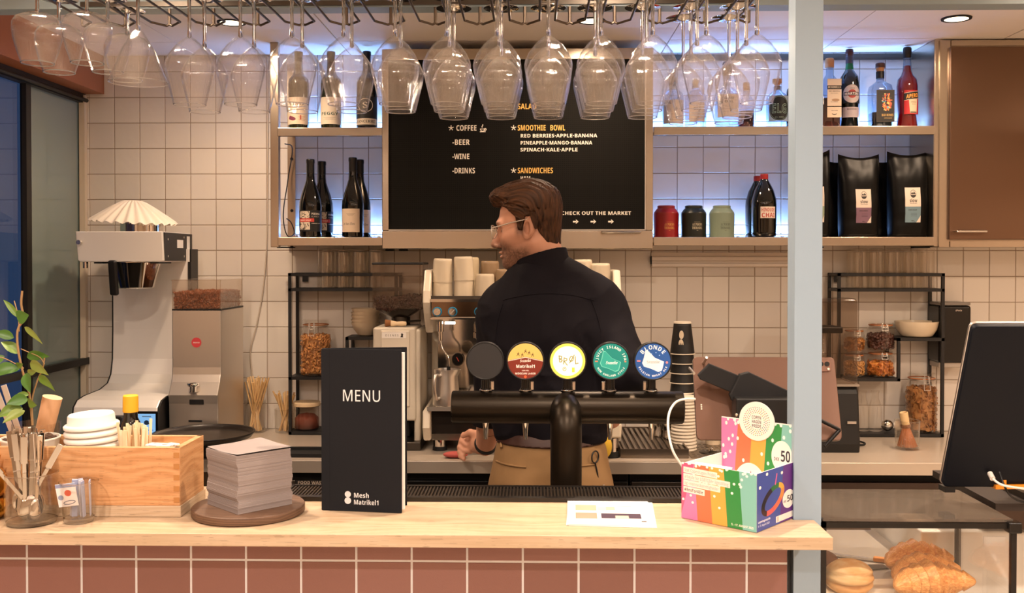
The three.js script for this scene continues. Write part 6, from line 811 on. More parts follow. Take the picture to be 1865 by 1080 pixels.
// ================================================================= wooden caddy and things at the left end
{
  const xr = -0.6463, xl = -1.42, fz = 2.062, d = 0.132, h = 0.1265, cx = (xl + xr) / 2, w = xr - xl, t = thing('wooden_caddy', 'long oak box with finger jointed corners at the left end of the counter', 'box', [cx, FC + 0.0005, fz - d / 2]);
  const th = 0.012;
  part(t, 'front_board', uvm(rbox(w, h - 0.02, th, 0.001, 0, 0.02, d / 2 - th / 2)), M.oakDark); part(t, 'back_board', uvm(rbox(w, h - 0.02, th, 0.001, 0, 0.02, -d / 2 + th / 2)), M.oakDark);
  for (const s of [-1, 1]) part(t, 'end_board', uvm(rbox(th, h - 0.02, d - 0.001, 0.001, s * (w / 2 - th / 2 + 0.0006), 0.02, 0)), M.oakDark);
  part(t, 'plinth', uvm(rbox(w + 0.006, 0.02, d + 0.006, 0.001, 0, 0, 0)), M.oak); part(t, 'bottom_board', uvm(slab(w - 0.02, 0.006, d - 0.02, 0, 0.02, 0)), M.oak);
  const fj = mat(0xb07a45, 0.5); for (let i = 0; i < 5; i++) part(t, 'finger_joint', slab(0.0105, 0.0095, 0.0012, w / 2 - 0.0055, 0.026 + i * 0.0205, d / 2 + 0.0002), fj);
  for (const x of [-0.8869 - cx, -0.7821 - cx, -0.7256 - cx]) part(t, 'divider', uvm(slab(0.008, h - 0.045, d - 0.024, x, 0.02, 0)), M.oak);
  const inY = FC + 0.0275;
  // potted plant
  const px = -0.9551, pl = thing('potted_plant', 'leafy young plant in a white dish at the left of the oak box', 'plant', [px, inY, 1.995]), bark = mat(0x9a7a52, 0.8), leafM = [mat(0x4d7a2a, 0.45, 0, { transmission: 0.25, thickness: 0 }), mat(0x6f8f33, 0.45, 0, { transmission: 0.25, thickness: 0 }), mat(0x8fa04a, 0.45, 0, { transmission: 0.25, thickness: 0 })];
  part(pl, 'dish', lat([[0, 0], [0.04, 0], [0.047, 0.05], [0.0505, 0.1], [0.053, 0.102], [0.053, 0.106], [0.0495, 0.106], [0.048, 0.06], [0.0, 0.058]], 44), mat(0xe4dccf, 0.4)); part(pl, 'soil', lat([[0, 0.1], [0.03, 0.099], [0.0475, 0.096]], 24), mat(0x2e1f16, 0.95)); bits(pl, 'bark_chips', new THREE.DodecahedronGeometry(0.006), mat(0x4a3322, 0.9), 60, () => { const a = rr(0, 6.28), r = 0.046 * Math.sqrt(rnd()); return [r * Math.cos(a), 0.101, r * Math.sin(a)]; }, 0.5);
  const L = (a, b) => [0.001 * (a - 58), 2.0459 - 0.001 * b - inY, 0]; // offsets on the plant from its picture in the photo plane
  const stem = (pts, r, z = []) => part(pl, 'stem', tube(pts.map((p, i) => { const q = L(...p); q[2] = z[i] || 0; return q; }), r, 7, 30), bark);
  stem([[62, 800], [56, 740], [44, 690], [37, 640], [38, 615], [46, 600], [42, 570], [44, 545]], 0.0021, [0, 0, 0.004, 0.006, 0.004, 0, 0, 0]); stem([[63, 800], [64, 750], [78, 712], [90, 690], [96, 670]], 0.0014, [0, 0.004, 0.01, 0.015, 0.02]); stem([[38, 622], [30, 590], [18, 565]], 0.001, [0, -0.01, -0.02]); stem([[46, 692], [22, 672], [8, 668]], 0.001, [0, 0.02, 0.02]); stem([[41, 655], [60, 660], [88, 670], [96, 682]], 0.0009, [0, 0.01, 0.02, 0.02]);
  function leaf(a, b, wid, mi, bow = 0.12, tz = 0, twist = 0.3) {
    const A = V(L(...a)), B2 = V(L(...b)); A.z += tz * 0.4; B2.z += tz; const dir = B2.clone().sub(A), len = dir.length(); dir.normalize(); const s = dir.clone().cross(new THREE.Vector3(0, 0, 1)).normalize(), nn = s.clone().cross(dir).normalize(); s.applyAxisAngle(dir, twist); nn.applyAxisAngle(dir, twist); const P = [], idx = [], n = 10;
    for (let i = 0; i <= n; i++) { const u = i / n, ww = 1.25 * wid * Math.sin(Math.PI * Math.pow(u, 0.8)) ** 0.9 * (1 - 0.25 * u), c = A.clone().addScaledVector(dir, len * u).addScaledVector(new THREE.Vector3(0, 1, 0), bow * len * 4 * u * (1 - u) * 0.6); for (const k of [-1, -0.5, 0, 0.5, 1]) { const q = c.clone().addScaledVector(s, k * ww).addScaledVector(nn, Math.abs(k) * ww * 0.35); P.push(q.x, q.y, q.z); } }
    for (let i = 0; i < n; i++) for (let k = 0; k < 4; k++) { const o = i * 5 + k; idx.push(o, o + 1, o + 6, o, o + 6, o + 5); }
    const g = new THREE.BufferGeometry(); g.setAttribute('position', new THREE.Float32BufferAttribute(P, 3)); g.setIndex(idx); g.computeVertexNormals(); part(pl, 'leaf', g, leafM[mi]);
  }
  leaf([36, 598], [62, 590], 0.012, 0, 0.1, 0.01, 0.1); leaf([34, 596], [2, 562], 0.005, 1, 0.1, -0.01); leaf([52, 613], [93, 645], 0.007, 2, 0.15, 0.02, 0.5); leaf([30, 634], [-6, 624], 0.008, 0, 0.1, 0.01); leaf([38, 664], [2, 642], 0.009, 1, 0.1, 0, 0.6); leaf([56, 670], [106, 668], 0.009, 0, 0.15, 0.02); leaf([64, 682], [109, 702], 0.011, 2, 0.2, 0.03, 0.4); leaf([44, 692], [-8, 714], 0.011, 0, 0.3, 0.03, 0.3); leaf([40, 688], [60, 680], 0.006, 1, 0.1, 0.03); leaf([56, 700], [74, 735], 0.011, 0, 0.1, 0.03, 0.2); leaf([80, 708], [121, 732], 0.009, 1, 0.25, 0.03, 0.4); leaf([60, 748], [28, 756], 0.01, 0, 0.1, 0.03, 0.2); leaf([60, 756], [86, 758], 0.009, 1, 0.15, 0.03, 0.3); leaf([50, 766], [10, 782], 0.011, 1, 0.2, 0.03, 0.3); leaf([56, 770], [26, 790], 0.009, 2, 0.1, 0.04, 0.4); leaf([14, 668], [-10, 690], 0.008, 0, 0.1, 0.02); leaf([60, 740], [36, 744], 0.005, 1, 0.1, 0.02); leaf([58, 700], [80, 696], 0.006, 2, 0.1, 0.02);
  // lids
  const lg = lat([[0.049, 0], [0.05, 0.002], [0.05, 0.006], [0.047, 0.0085], [0.043, 0.0095], [0.0415, 0.024], [0.039, 0.027], [0.033, 0.0275], [0.031, 0.0255], [0, 0.0255]], 44), lm = mat(0xf0ece6, 0.4), nth = ['bottom', 'second', 'third', 'fourth', 'fifth', 'sixth', 'seventh', 'eighth', 'ninth', 'tenth', 'top'];
  for (let i = 0; i < 11; i++) solo('cup_lid', `white takeaway coffee lid in the oak box, ${nth[i]} of the stack`, 'lid', lg, lm, [-0.8367 + (hash2(i, 2) - 0.5) * 0.002, inY + i * 0.0125, 1.995], [0.004 * i - 0.02, 0, 0.007 * (i - 3)], 'white coffee lids in the oak box');
  const st = thing('stirrer_bundle', 'bundle of pale wooden stirrers in the oak box', 'stirrers', [-0.7549, inY, 1.995]); for (let i = 0; i < 26; i++) { const a = rr(-0.02, 0.02), b = rr(-0.025, 0.025); part(st, 'stirrer', mv(rbox(0.0055, 0.128 + rr(-0.008, 0.01), 0.0013, 0.0005), a, 0.001, b, rr(-0.08, 0.08), rr(-0.6, 0.6), rr(-0.09, 0.09)), i % 2 ? M.palewood : mat(0xf0dcbc, 0.7)); }
  const sa = [['white sugar sachet flat on the heap, nearest the box end', 316, 0], ['white sachet with dark print, rear right of the oak box', 330, 1], ['white sachet lying across the sachet heap', 300, 2], ['white sachet at the left of the sachet heap', 288, 3]], heap = slab(0.05, 0.078, 0.09, 0, 0, 0);
  const hp = thing('sachet_tray', 'small tray insert heaped under the sugar sachets in the oak box', 'tray', [-0.693, inY, 1.995]); part(hp, 'insert', heap, M.palewood);
  const sm = mat(0xffffff, 0.6, 0, { map: tex(128, 64, (g) => { g.fillStyle = '#efe8e0'; g.fillRect(0, 0, 128, 64); g.fillStyle = '#3a2a24'; g.fillRect(20, 20, 40, 10); g.fillRect(80, 36, 30, 14); fit(g, 'SUKKER', 24, 52, 9, 50, '#7a5a4a'); }) });
  sa.forEach(([l, , i]) => solo('sugar_sachet', l, 'sachet', rbox(0.05, 0.004, 0.024, 0.0015), sm, [hp.position.x + [0.006, 0.01, -0.004, -0.008][i], inY + 0.079 + i * 0.0045, 1.995 + [0.02, -0.02, 0.0, 0.015][i]], [0, [0.3, -0.5, 1.1, -0.2][i], 0], 'sugar sachets in the oak box'));
  // behind the box: tool glass and sauce bottle
  const tg = thing('tool_glass', 'glass holding a wooden muddler and steel tongs behind the oak box', 'glass', [-1.006, FC + 0.0005, 1.872]); part(tg, 'tumbler', lat([[0, 0.001], [0.042, 0.001], [0.044, 0.004], [0.046, 0.14], [0.0445, 0.14], [0.0425, 0.006], [0, 0.005]], 36), M.clear);
  const md = thing('wooden_muddler', 'pale wooden muddler leaning in the tool glass', 'muddler', [tg.position.x, FC + 0.008, 1.872]); part(md, 'shaft', rod([-0.012, 0, 0.0], [0.036, 0.185, 0.005], 0.0145, 18, 0.019), mat(0xd6ab84, 0.6));
  const tn = thing('steel_tongs', 'steel tongs leaning left in the tool glass', 'tongs', [tg.position.x, FC + 0.008, 1.872]); for (const s of [0, 1]) part(tn, 'arm', mv(rbox(0.011, 0.22, 0.0022, 0.001), s * 0.012 - 0.006, 0, s * 0.008, 0.02, 0.3, 0.36 - s * 0.05), M.steelSmooth);
  const sb = thing('sauce_bottle', 'small dark bottle with yellow cap behind the oak box', 'bottle', [-0.8121, FC + 0.0005, 1.875]); part(sb, 'glass_body', lat([[0, 0.002], [0.021, 0], [0.0225, 0.004], [0.0225, 0.125], [0.019, 0.14], [0.0135, 0.152], [0.0132, 0.17]], 30), darkGlass); part(sb, 'cap', lat([[0.0148, 0.163], [0.0152, 0.164], [0.0148, 0.194], [0.0135, 0.197], [0, 0.197]], 30), mat(0xe8b02a, 0.45)); part(sb, 'paper_label', arcLabel(0.0229, 0.075, 200, 0.035, -40), mat(0xe9ddd2, 0.7));
  // spoon glass
  const sp = thing('spoon_glass', 'round glass full of teaspoons standing heads down', 'glass', [-0.8966, 1.09, 2.1064]); part(sp, 'rim', tor(0.0439, 0.0012, 0, 0.0893, 0, 44, 6), M.glassSolid); part(sp, 'thick_base', cyl(0.041, 0.0425, 0.006, 0, 0.0006, 0, 44), M.glassSolid); part(sp, 'tumbler', lat([[0, 0.0012], [0.039, 0.0012], [0.0425, 0.004], [0.0445, 0.014], [0.0445, 0.089], [0.0432, 0.0895], [0.043, 0.014], [0.04, 0.008], [0, 0.0065]], 44), M.clear);
  const spoonG = (() => { const s = new THREE.SphereGeometry(1, 12, 8, 0, 6.283, 0, Math.PI / 2); s.scale(0.012, 0.005, 0.019); s.rotateX(Math.PI / 2); s.translate(0, 0.019, 0); const hnd = mv(rbox(0.0065, 0.07, 0.0016, 0.0006), 0, 0.036, 0), tip = mv(rbox(0.0105, 0.046, 0.0018, 0.0008), 0, 0.096, 0); return merge([s, hnd, tip]); })();
  for (let i = 0; i < 28; i++) { const a = i / 28 * 6.28 + rr(-0.2, 0.2), r = 0.022 * Math.sqrt(rnd()), out = i === 0 || i === 1, o = solo('teaspoon', i === 0 ? 'teaspoon leaning far out to the right of the spoon glass' : i === 1 ? 'teaspoon leaning far out to the left of the spoon glass' : 'teaspoon standing in the spoon glass bundle', 'spoon', spoonG, M.chrome, out ? [sp.position.x + (i ? 0.018 : -0.016), FC + 0.012, sp.position.z + 0.008] : [sp.position.x + r * Math.cos(a), FC + 0.0085 + rr(0, 0.014), sp.position.z + r * Math.sin(a)], out ? [0.1, 0.2, i ? 0.62 : -0.52] : [rr(-0.09, 0.09), rr(0, 3), rr(-0.12, 0.12)], 'teaspoons in the spoon glass'); o.scale.setScalar(1.05); }
  // sachet glass
  const sgz = thing('sachet_glass', 'small tapered glass of paper sugar sachets', 'glass', [-0.8157, 1.09, 2.0972]); part(sgz, 'rim', tor(0.0329, 0.0011, 0, 0.073, 0, 40, 6), M.glassSolid); part(sgz, 'thick_base', cyl(0.0245, 0.026, 0.009, 0, 0.0006, 0, 40), M.glassSolid); part(sgz, 'tumbler', lat([[0, 0.001], [0.024, 0.001], [0.0262, 0.004], [0.0335, 0.073], [0.0322, 0.0732], [0.025, 0.01], [0, 0.009]], 36), M.clear);
  const blue = mat(0xffffff, 0.6, 0, { map: tex(128, 160, (g) => { g.fillStyle = '#e6e2e4'; g.fillRect(0, 0, 128, 160); g.fillStyle = '#8a94b8'; g.fillRect(0, 0, 128, 26); g.fillStyle = '#d8553f'; g.beginPath(); g.arc(74, 66, 22, 0, 7); g.fill(); g.fillStyle = '#8f98b4'; g.beginPath(); g.arc(24, 94, 18, 0, 7); g.fill(); g.strokeStyle = '#5a5f7c'; g.lineWidth = 5; g.beginPath(); g.ellipse(74, 132, 38, 12, -0.1, 0, 7); g.stroke(); }) });
  for (let i = 0; i < 7; i++) solo('sugar_stick', i === 0 ? 'flat sachet with red dot facing front in the sachet glass' : 'slim blue grey sugar stick in the sachet glass', 'sachet', i === 0 ? mv(rbox(0.036, 0.042, 0.0018, 0.0006), 0, 0.014, 0) : rbox(0.01, 0.066, 0.002, 0.0008), i === 0 ? blue : mat([0xa9aec6, 0xc7c6d2, 0x9097b4][i % 3], 0.6), i === 0 ? [sgz.position.x - 0.008, FC + 0.018, sgz.position.z + 0.016] : [sgz.position.x + (i - 3.4) * 0.006 + 0.004, FC + 0.011, sgz.position.z - 0.004 + (i % 3) * 0.006], i === 0 ? [0.12, 0, 0.12] : [0, 0.3 * i, -0.1 + 0.04 * i], 'sachets in the small glass');
  // brass pineapple at the very edge
  const pa = thing('brass_ornament', 'golden pineapple shaped ornament cut off by the left edge', 'ornament', [-0.9836, 1.09, 2.0819]), gold = mat(0xd9a244, 0.25, 1); const pg = lat([[0, 0], [0.018, 0.001], [0.027, 0.014], [0.028, 0.026], [0.02, 0.038]], 30); part(pa, 'base', pg, gold); part(pa, 'body', mv(new THREE.IcosahedronGeometry(0.028, 3).scale(1, 1.15, 1), 0, 0.066, 0), mat(0xd9a244, 0.3, 1, { flatShading: true }));
  for (let i = 0; i < 8; i++) part(pa, 'leaf', mv(new THREE.ConeGeometry(0.006, 0.03, 5), 0.012 * Math.cos(i * 0.785), 0.103, 0.012 * Math.sin(i * 0.785), 0.4 * Math.sin(i * 0.785), 0, -0.4 * Math.cos(i * 0.785)), gold);
}
// ================================================================= till side: tablet, monitor, pastry case
{
  const yb = 1.178, yt = 1.3479, xl = 0.3451, xr = 0.6505, w = xr - xl, dy = yt - yb, tilt = Math.atan2(0.06, dy), h = Math.hypot(dy, 0.06);
  const t = thing('tablet', 'large pinkish bronze tablet on a stand behind the post', 'tablet', [(xl + xr) / 2, yb, 1.75]); const inner = (g) => g.rotateX(-tilt);
  const body = mat(0x66493a, 0.38, 0.5);
  part(t, 'back_shell', inner(ext(rrect(w, h, 0.012), 0.007, 0.0012).translate(0, h / 2, -0.0035)), body); part(t, 'edge_band', inner(ext(rrect(w + 0.001, h + 0.001, 0.0125), 0.004, 0.0015).translate(0, h / 2, -0.005)), mat(0xd9cec4, 0.25, 0.8));
  part(t, 'screen', inner(new THREE.PlaneGeometry(w - 0.014, h - 0.014).rotateY(Math.PI).translate(0, h / 2, -0.0056)), mat(0x0a0a0c, 0.1));
  const cb = part(t, 'camera_bump', inner(ext(rrect(0.028, 0.026, 0.007), 0.003, 0.0008).translate(w / 2 - 0.024, h - 0.02, 0.0035)), mat(0x6b4a3a, 0.35, 0.5)); for (const [a, b] of [[-0.007, 0.004], [0.006, 0.004]]) part(cb, 'lens', inner(mv(cyl(0.0052, 0.0052, 0.002, 0, 0, 0, 20), w / 2 - 0.024 + a, h - 0.02 + b, 0.006, 90 * R)), M.blackGloss); part(cb, 'flash', inner(mv(cyl(0.0025, 0.0025, 0.001, 0, 0, 0, 14), w / 2 - 0.016, h - 0.027, 0.0066, 90 * R)), mat(0xf0e6da, 0.3));
  part(t, 'contact_pins', inner(merge([0, 1, 2].map((i) => mv(cyl(0.0017, 0.0017, 0.0006, 0, 0, 0, 10), -w / 2 + 0.013, 0.066 + i * 0.0045, 0.0036, 90 * R)))), mat(0xe9dccb, 0.3));
  const s = thing('tablet_stand', 'black folding stand arm gripping the tablet from behind', 'stand', [(xl + xr) / 2, 0.9, 1.75]); const o = yb - 0.9, q = (a, b, z) => [0.0012 * (a - 1396), o + 0.0012 * (799 - b), z];
  const plate = (pts, z, d) => part(s, 'arm', mv(ext(pts.map(([a, b]) => q(a, b, 0).slice(0, 2)), d, 0.002), 0, 0, z), M.blackMatte);
  plate([[1268, 682], [1288, 662], [1352, 688], [1340, 715], [1325, 712], [1272, 690]], 0.008, 0.012); plate([[1340, 680], [1356, 676], [1440, 716], [1440, 722], [1326, 726], [1322, 716]], 0.01, 0.018); part(s, 'grip', [rod(q(1288, 668, -0.056), q(1284, 652, 0.012), 0.003), rod(q(1262, 680, 0.012), q(1262, 676, -0.05), 0.003)], M.steelSmooth);
  part(s, 'block', rbox(0.1403, 0.0912, 0.05, 0.004, 0.0012 * (1386 - 1396), o + 0.006, 0.036), M.black); part(s, 'column', slab(0.05, o + 0.01, 0.03, 0, 0.006, 0.03), M.black); part(s, 'foot', rbox(0.08, 0.006, 0.12, 0.002, 0, 0.0005, 0.0), M.black); part(s, 'knob', ball(0.004, ...q(1328, 746, 0.062)), M.chrome); part(s, 'lower_arm', [rod(q(1440, 740, 0.03), q(1516, 778, 0.012), 0.004), rod(q(1516, 778, 0.012), q(1488, 806, 0.02), 0.004)], M.black);
  solo('charging_cable', 'white charging cable looping down from the tablet edge', 'cable', tube([[0.3439, 1.2629, 1.735], [0.3214, 1.2642, 1.745], [0.3007, 1.2605, 1.76], [0.2816, 1.2419, 1.79], [0.2767, 1.2132, 1.81], [0.2831, 1.1718, 1.83], [0.2999, 1.1427, 1.83], [0.3178, 1.1181, 1.83]], 0.0027, 8, 60), M.white);
  // monitor
  const mx = 0.785, my1 = 1.4439, my0 = 1.1256, mh = Math.hypot(my1 - my0, 0.13), mt = Math.atan2(0.13, my1 - my0), m = thing('till_monitor', 'large dark till monitor seen from behind at the right edge', 'monitor', [mx, my0, 1.93]), W2 = 0.42, rot = (g) => g.rotateX(mt);
  part(m, 'back_cover', rot(ext(rrect(W2, mh, 0.012), 0.014, 0.003).translate(W2 / 2, mh / 2, -0.007)), mat(0x090e17, 0.5, 0, { specularIntensity: 0.35 })); part(m, 'silver_edge', rot(ext(rrect(W2 + 0.003, mh + 0.003, 0.013), 0.006, 0.0015).translate(W2 / 2, mh / 2, -0.011)), M.aluminium); part(m, 'screen', rot(new THREE.PlaneGeometry(W2 - 0.02, mh - 0.02).rotateY(Math.PI).translate(W2 / 2, mh / 2, -0.0115)), M.blackGloss); part(m, 'foot', [slab(0.09, 0.012, 0.1, W2 / 2, -0.03, -0.06), slab(0.06, 0.12, 0.02, W2 / 2, -0.02, -0.03)], M.darkSteel); part(m, 'hinge', box(0.02, 0.01, 0.03, 0.015, -0.008, -0.01), M.black);
  solo('monitor_cable', 'white plug and cable at the lower back of the till monitor', 'cable', [rod([0.8667, 1.1543, 1.955], [0.865, 1.1471, 1.97], 0.005, 10), tube([[0.865, 1.1471, 1.97], [0.8748, 1.139, 1.98], [0.9033, 1.133, 1.98], [0.9541, 1.1245, 1.96]], 0.0024, 8, 30)], M.white);
  solo('network_cable', 'thin black cable with orange plug under the till monitor', 'cable', tube([[0.8842, 1.1565, 1.955], [0.8856, 1.1368, 1.97], [0.8959, 1.1182, 1.97], [0.9193, 1.1034, 1.96], [0.9593, 1.0949, 1.95]], 0.002, 8, 30), M.black); solo('orange_plug', 'orange tag hanging under the till monitor', 'tag', [box(0.008, 0.014, 0.006, 0, 0.012, 0), box(0.06, 0.008, 0.02, 0.012, 0, -0.004)], mat(0xe08a1e, 0.5), [0.8997, 1.1259, 1.94], [0, 0, 0.02]);
  solo('till_shelf', 'low dark shelf behind the pastry case carrying the till monitor', 'shelf', [slab(0.5, 0.014, 0.3, 0, 0.0, 0), slab(0.02, FC, 0.28, 0.08, -FC + 0.0, 0)], mat(0x241b16, 0.5), [1.13, my0 - 0.044, 1.8]);
}
{
  const x0 = 0.5245, x1 = 0.8652, z1 = 2.05, z0 = 1.817, t = thing('pastry_case', 'black framed glass pastry case right of the counter', 'display case'), f = mat(0x100d0b, 0.35), b = 0.0095, yT = FC - 0.006, fl = 0.93;
  part(t, 'top_glass', slab(x1 - x0, 0.005, z1 - z0, (x0 + x1) / 2, yT + 0.002, (z0 + z1) / 2), mat(0xb9ada0, 0.08, 0, { transmission: 0.82, thickness: 0, ior: 1.5 }));
  part(t, 'rail', sqbar([x0, yT - 0.004, z1], [x1, yT - 0.004, z1], b), f); part(t, 'rail', sqbar([x0, yT - 0.004, z0], [x1, yT - 0.004, z0], b), f); for (const x of [x0, x1]) part(t, 'rail', sqbar([x, yT - 0.004, z0], [x, yT - 0.004, z1], b), f);
  for (const x of [x0, x1]) { part(t, 'post', sqbar([x, 0.5, z1], [x, yT - 0.004, z1], b), f); part(t, 'post', sqbar([x, fl, z0], [x, yT - 0.004, z0], b), f); } part(t, 'corner_cap', rbox(0.024, 0.02, 0.024, 0.003, x1, yT - 0.016, z1), f);
  part(t, 'front_glass', slab(x1 - x0 - 0.012, yT - 0.55, 0.004, (x0 + x1) / 2, 0.54, z1 - 0.001), M.glass); part(t, 'side_glass', slab(0.004, yT - 0.55, z1 - z0 - 0.012, x1, 0.54, (z0 + z1) / 2), M.glass);
  part(t, 'worktop', uvm(slab(0.27, 0.02, 0.52, x0 + 0.135, fl - 0.02, 1.79)), mat(0xa39a8e, 0.5, 0, { bumpMap: speckle, bumpScale: 0.0002 })); part(t, 'plinth', slab(0.26, fl - 0.022, 0.48, x0 + 0.13, 0, 1.79), M.blackMatte); part(t, 'back_lip', slab(0.36, 0.03, 0.008, x0 + 0.18, yT - 0.04, z0 + 0.004), f);
  const paper = solo('baking_paper', 'sheet of baking paper under the pastries', 'paper', slab(0.25, 0.0015, 0.12, 0, 0, 0), mat(0xe9dcc6, 0.8), [x0 + 0.135, fl + 0.0005, 1.955], [0, 0.05, 0]);
  // croissants
  const crust = mat(0xffffff, 0.42, 0, { map: dtex(256, 128, (i, j) => { const v = vnoise(i / 20, j / 3, 13, 43) * 0.6 + vnoise(i / 6, j / 1.5, 43, 86) * 0.4; return [224 + 26 * (v - 0.5) * 2, 160 + 42 * (v - 0.5) * 2, 92 + 40 * (v - 0.5) * 2]; }) });
  function croissantGeo(len, rad, curve, sd) {
    const n = 70, m = 26, P = [], U = [], idx = [];
    for (let i = 0; i <= n; i++) { const u = i / n * 2 - 1, a = u * curve, seg = (Math.abs(u) * 4.2) % 1, rr0 = rad * Math.sqrt(Math.max(0.0004, 1 - Math.abs(u) ** 2.4)) * (1 - 0.35 * Math.abs(u)) * (1 + 0.3 * (0.5 - seg) * (1 - 0.5 * Math.abs(u)) + 0.03 * n3(i * 0.2, sd, 1)), c = [len / 2 * Math.sin(a) / Math.sin(curve), 0, len / 2 * (1 - Math.cos(a)) / Math.sin(curve)]; for (let j = 0; j <= m; j++) { const b2 = j / m * 6.2832, q = rr0 * (1 + 0.03 * Math.sin(b2 * 9 + i * 0.3)); P.push(c[0] + Math.sin(a) * -Math.cos(b2) * q * 0.9 * 1, Math.max(-rad * 0.72, Math.sin(b2) * q), c[2] + Math.cos(a) * Math.cos(b2) * q); U.push(i / n * 3, j / m * 2); } }
    for (let i = 0; i < n; i++) for (let j = 0; j < m; j++) { const o = i * (m + 1) + j; idx.push(o, o + 1, o + m + 2, o, o + m + 2, o + m + 1); }
    const g = new THREE.BufferGeometry(); g.setAttribute('position', new THREE.Float32BufferAttribute(P, 3)); g.setAttribute('uv', new THREE.Float32BufferAttribute(U, 2)); g.setIndex(idx); g.computeVertexNormals(); return g.translate(0, rad * 0.72, 0);
  }
  const cg = [croissantGeo(0.15, 0.033, 0.6, 1), croissantGeo(0.15, 0.03, 0.65, 5), croissantGeo(0.165, 0.034, 0.6, 9)];
  const cr = (label, gi, x, y, z, r) => solo('croissant', label, 'croissant', cg[gi], crust, [x, y, z], r, 'croissants in the pastry case');
  cr('golden croissant at the back of the pastry case', 0, 0.7706, fl + 0.003, 1.835, [0, 0.22, 0]); cr('golden croissant in the middle of the croissant pile', 1, 0.7558, fl + 0.003, 1.903, [0, 0.28, 0.03]); cr('golden croissant nearest the front glass', 2, 0.7433, fl + 0.002, 1.976, [0, 0.2, 0]);
  // roll
  const rg = new THREE.SphereGeometry(1, 40, 26), rp = rg.attributes.position; for (let i = 0; i < rp.count; i++) { let x = rp.getX(i), y = rp.getY(i), z = rp.getZ(i), cut = Math.exp(-(((y - 0.25 - 0.12 * Math.cos(x * 2)) / 0.1) ** 2)) * Math.max(0, z + 0.3) * 0.2, cut2 = Math.exp(-(((y + 0.18 + 0.12 * Math.cos(x * 2)) / 0.1) ** 2)) * Math.max(0, z + 0.3) * 0.2, k = 1 - cut - cut2 + 0.02 * n3(x * 3, y * 3, z * 3); rp.setXYZ(i, x * 0.047 * k, Math.max(-0.8, y) * 0.034 * k, z * 0.042 * k); } rg.computeVertexNormals();
  solo('bread_roll', 'round scored bread roll at the left of the pastry case', 'bread roll', rg.translate(0, 0.0275, 0), mat(0xffffff, 0.6, 0, { map: dtex(128, 128, (i, j) => { const v = vnoise(i / 16, j / 10, 8, 13) * 0.7 + vnoise(i / 4, j / 4, 32, 32) * 0.3; return [226 + 24 * (v - 0.5), 182 + 60 * (v - 0.5), 124 + 80 * (v - 0.5)]; }) }), [0.5989, fl + 0.0005, 1.965]);
  solo('bread_roll', 'dark filled roll half hidden behind the post in the pastry case', 'bread roll', new THREE.SphereGeometry(0.03, 24, 16).scale(1.2, 0.8, 1).translate(0, 0.024, 0), mat(0x6b3f22, 0.6), [0.5752, fl + 0.0005, 1.86]);
  const sp = thing('cake_server', 'dark cake server lying behind the bread roll', 'server', [0.6873, fl + 0.001, 1.82], 0.2); part(sp, 'blade', ext([[-0.03, -0.02], [0.035, -0.012], [0.035, 0.012], [-0.03, 0.018], [-0.04, 0]], 0.002, 0).rotateX(-Math.PI / 2), M.darkSteel); part(sp, 'handle', rbox(0.09, 0.006, 0.012, 0.002, -0.085, 0, 0), M.black);
  const kn = thing('bread_knife', 'knife with cream and orange handle lying in the pastry case', 'knife', [0.7403, fl + 0.001, 1.79], -0.45); part(kn, 'handle', rbox(0.05, 0.01, 0.013, 0.003, 0.02, 0, 0), mat(0xe8ddc9, 0.4)); part(kn, 'ferrule', rbox(0.03, 0.01, 0.013, 0.003, -0.02, 0, 0), mat(0xd0822e, 0.5)); part(kn, 'blade', slab(0.09, 0.0018, 0.012, -0.08, 0.003, 0), M.steelSmooth);
  solo('slate_plate', 'dark round plate at the right end of the pastry case', 'plate', lat([[0, 0], [0.05, 0], [0.07, 0.012], [0.068, 0.014], [0.048, 0.004], [0, 0.004]], 40), mat(0x1c1815, 0.4), [0.9184, fl + 0.0005, 1.72]);
  const wb = thing('white_cabinet', 'white box shaped cabinet seen through the right end of the pastry case', 'cabinet', [x0 + 0.385, 0, 1.64]); part(wb, 'body', rbox(0.22, 1.0, 0.31, 0.004, 0.0, 0, 0), mat(0xe9e4da, 0.4)); part(wb, 'lid', mv(rbox(0.16, 0.004, 0.24, 0.001), 0.03, 1.001, 0.0), mat(0x2a2420, 0.2)); part(wb, 'price_tag', mv(rbox(0.045, 0.02, 0.001, 0.0004), 0.04, 0.97, 0.156), M.paper);
}

// ================================================================= the barista
const mixv = (a, b, t) => a + (b - a) * t, clamp = (x, a = 0, b = 1) => x < a ? a : x > b ? b : x, sstep = (a, b, x) => { const t = clamp((x - a) / (b - a)); return t * t * (3 - 2 * t); };
const cap = (p, a, b, r0, r1 = r0) => { const bx = b[0] - a[0], by = b[1] - a[1], bz = b[2] - a[2], x = p[0] - a[0], y = p[1] - a[1], z = p[2] - a[2], t = clamp((x * bx + y * by + z * bz) / (bx * bx + by * by + bz * bz)); return Math.hypot(x - bx * t, y - by * t, z - bz * t) - (r0 + (r1 - r0) * t); };
const elp = (p, c, r) => { const x = (p[0] - c[0]) / r[0], y = (p[1] - c[1]) / r[1], z = (p[2] - c[2]) / r[2], k0 = Math.hypot(x, y, z), k1 = Math.hypot(x / r[0], y / r[1], z / r[2]); return k1 < 1e-9 ? -Math.min(...r) : k0 * (k0 - 1) / k1; };
const smin = (a, b, k) => { const h = Math.max(k - Math.abs(a - b), 0) / k; return Math.min(a, b) - h * h * k * 0.25; }, smax = (a, b, k) => -smin(-a, -b, k);
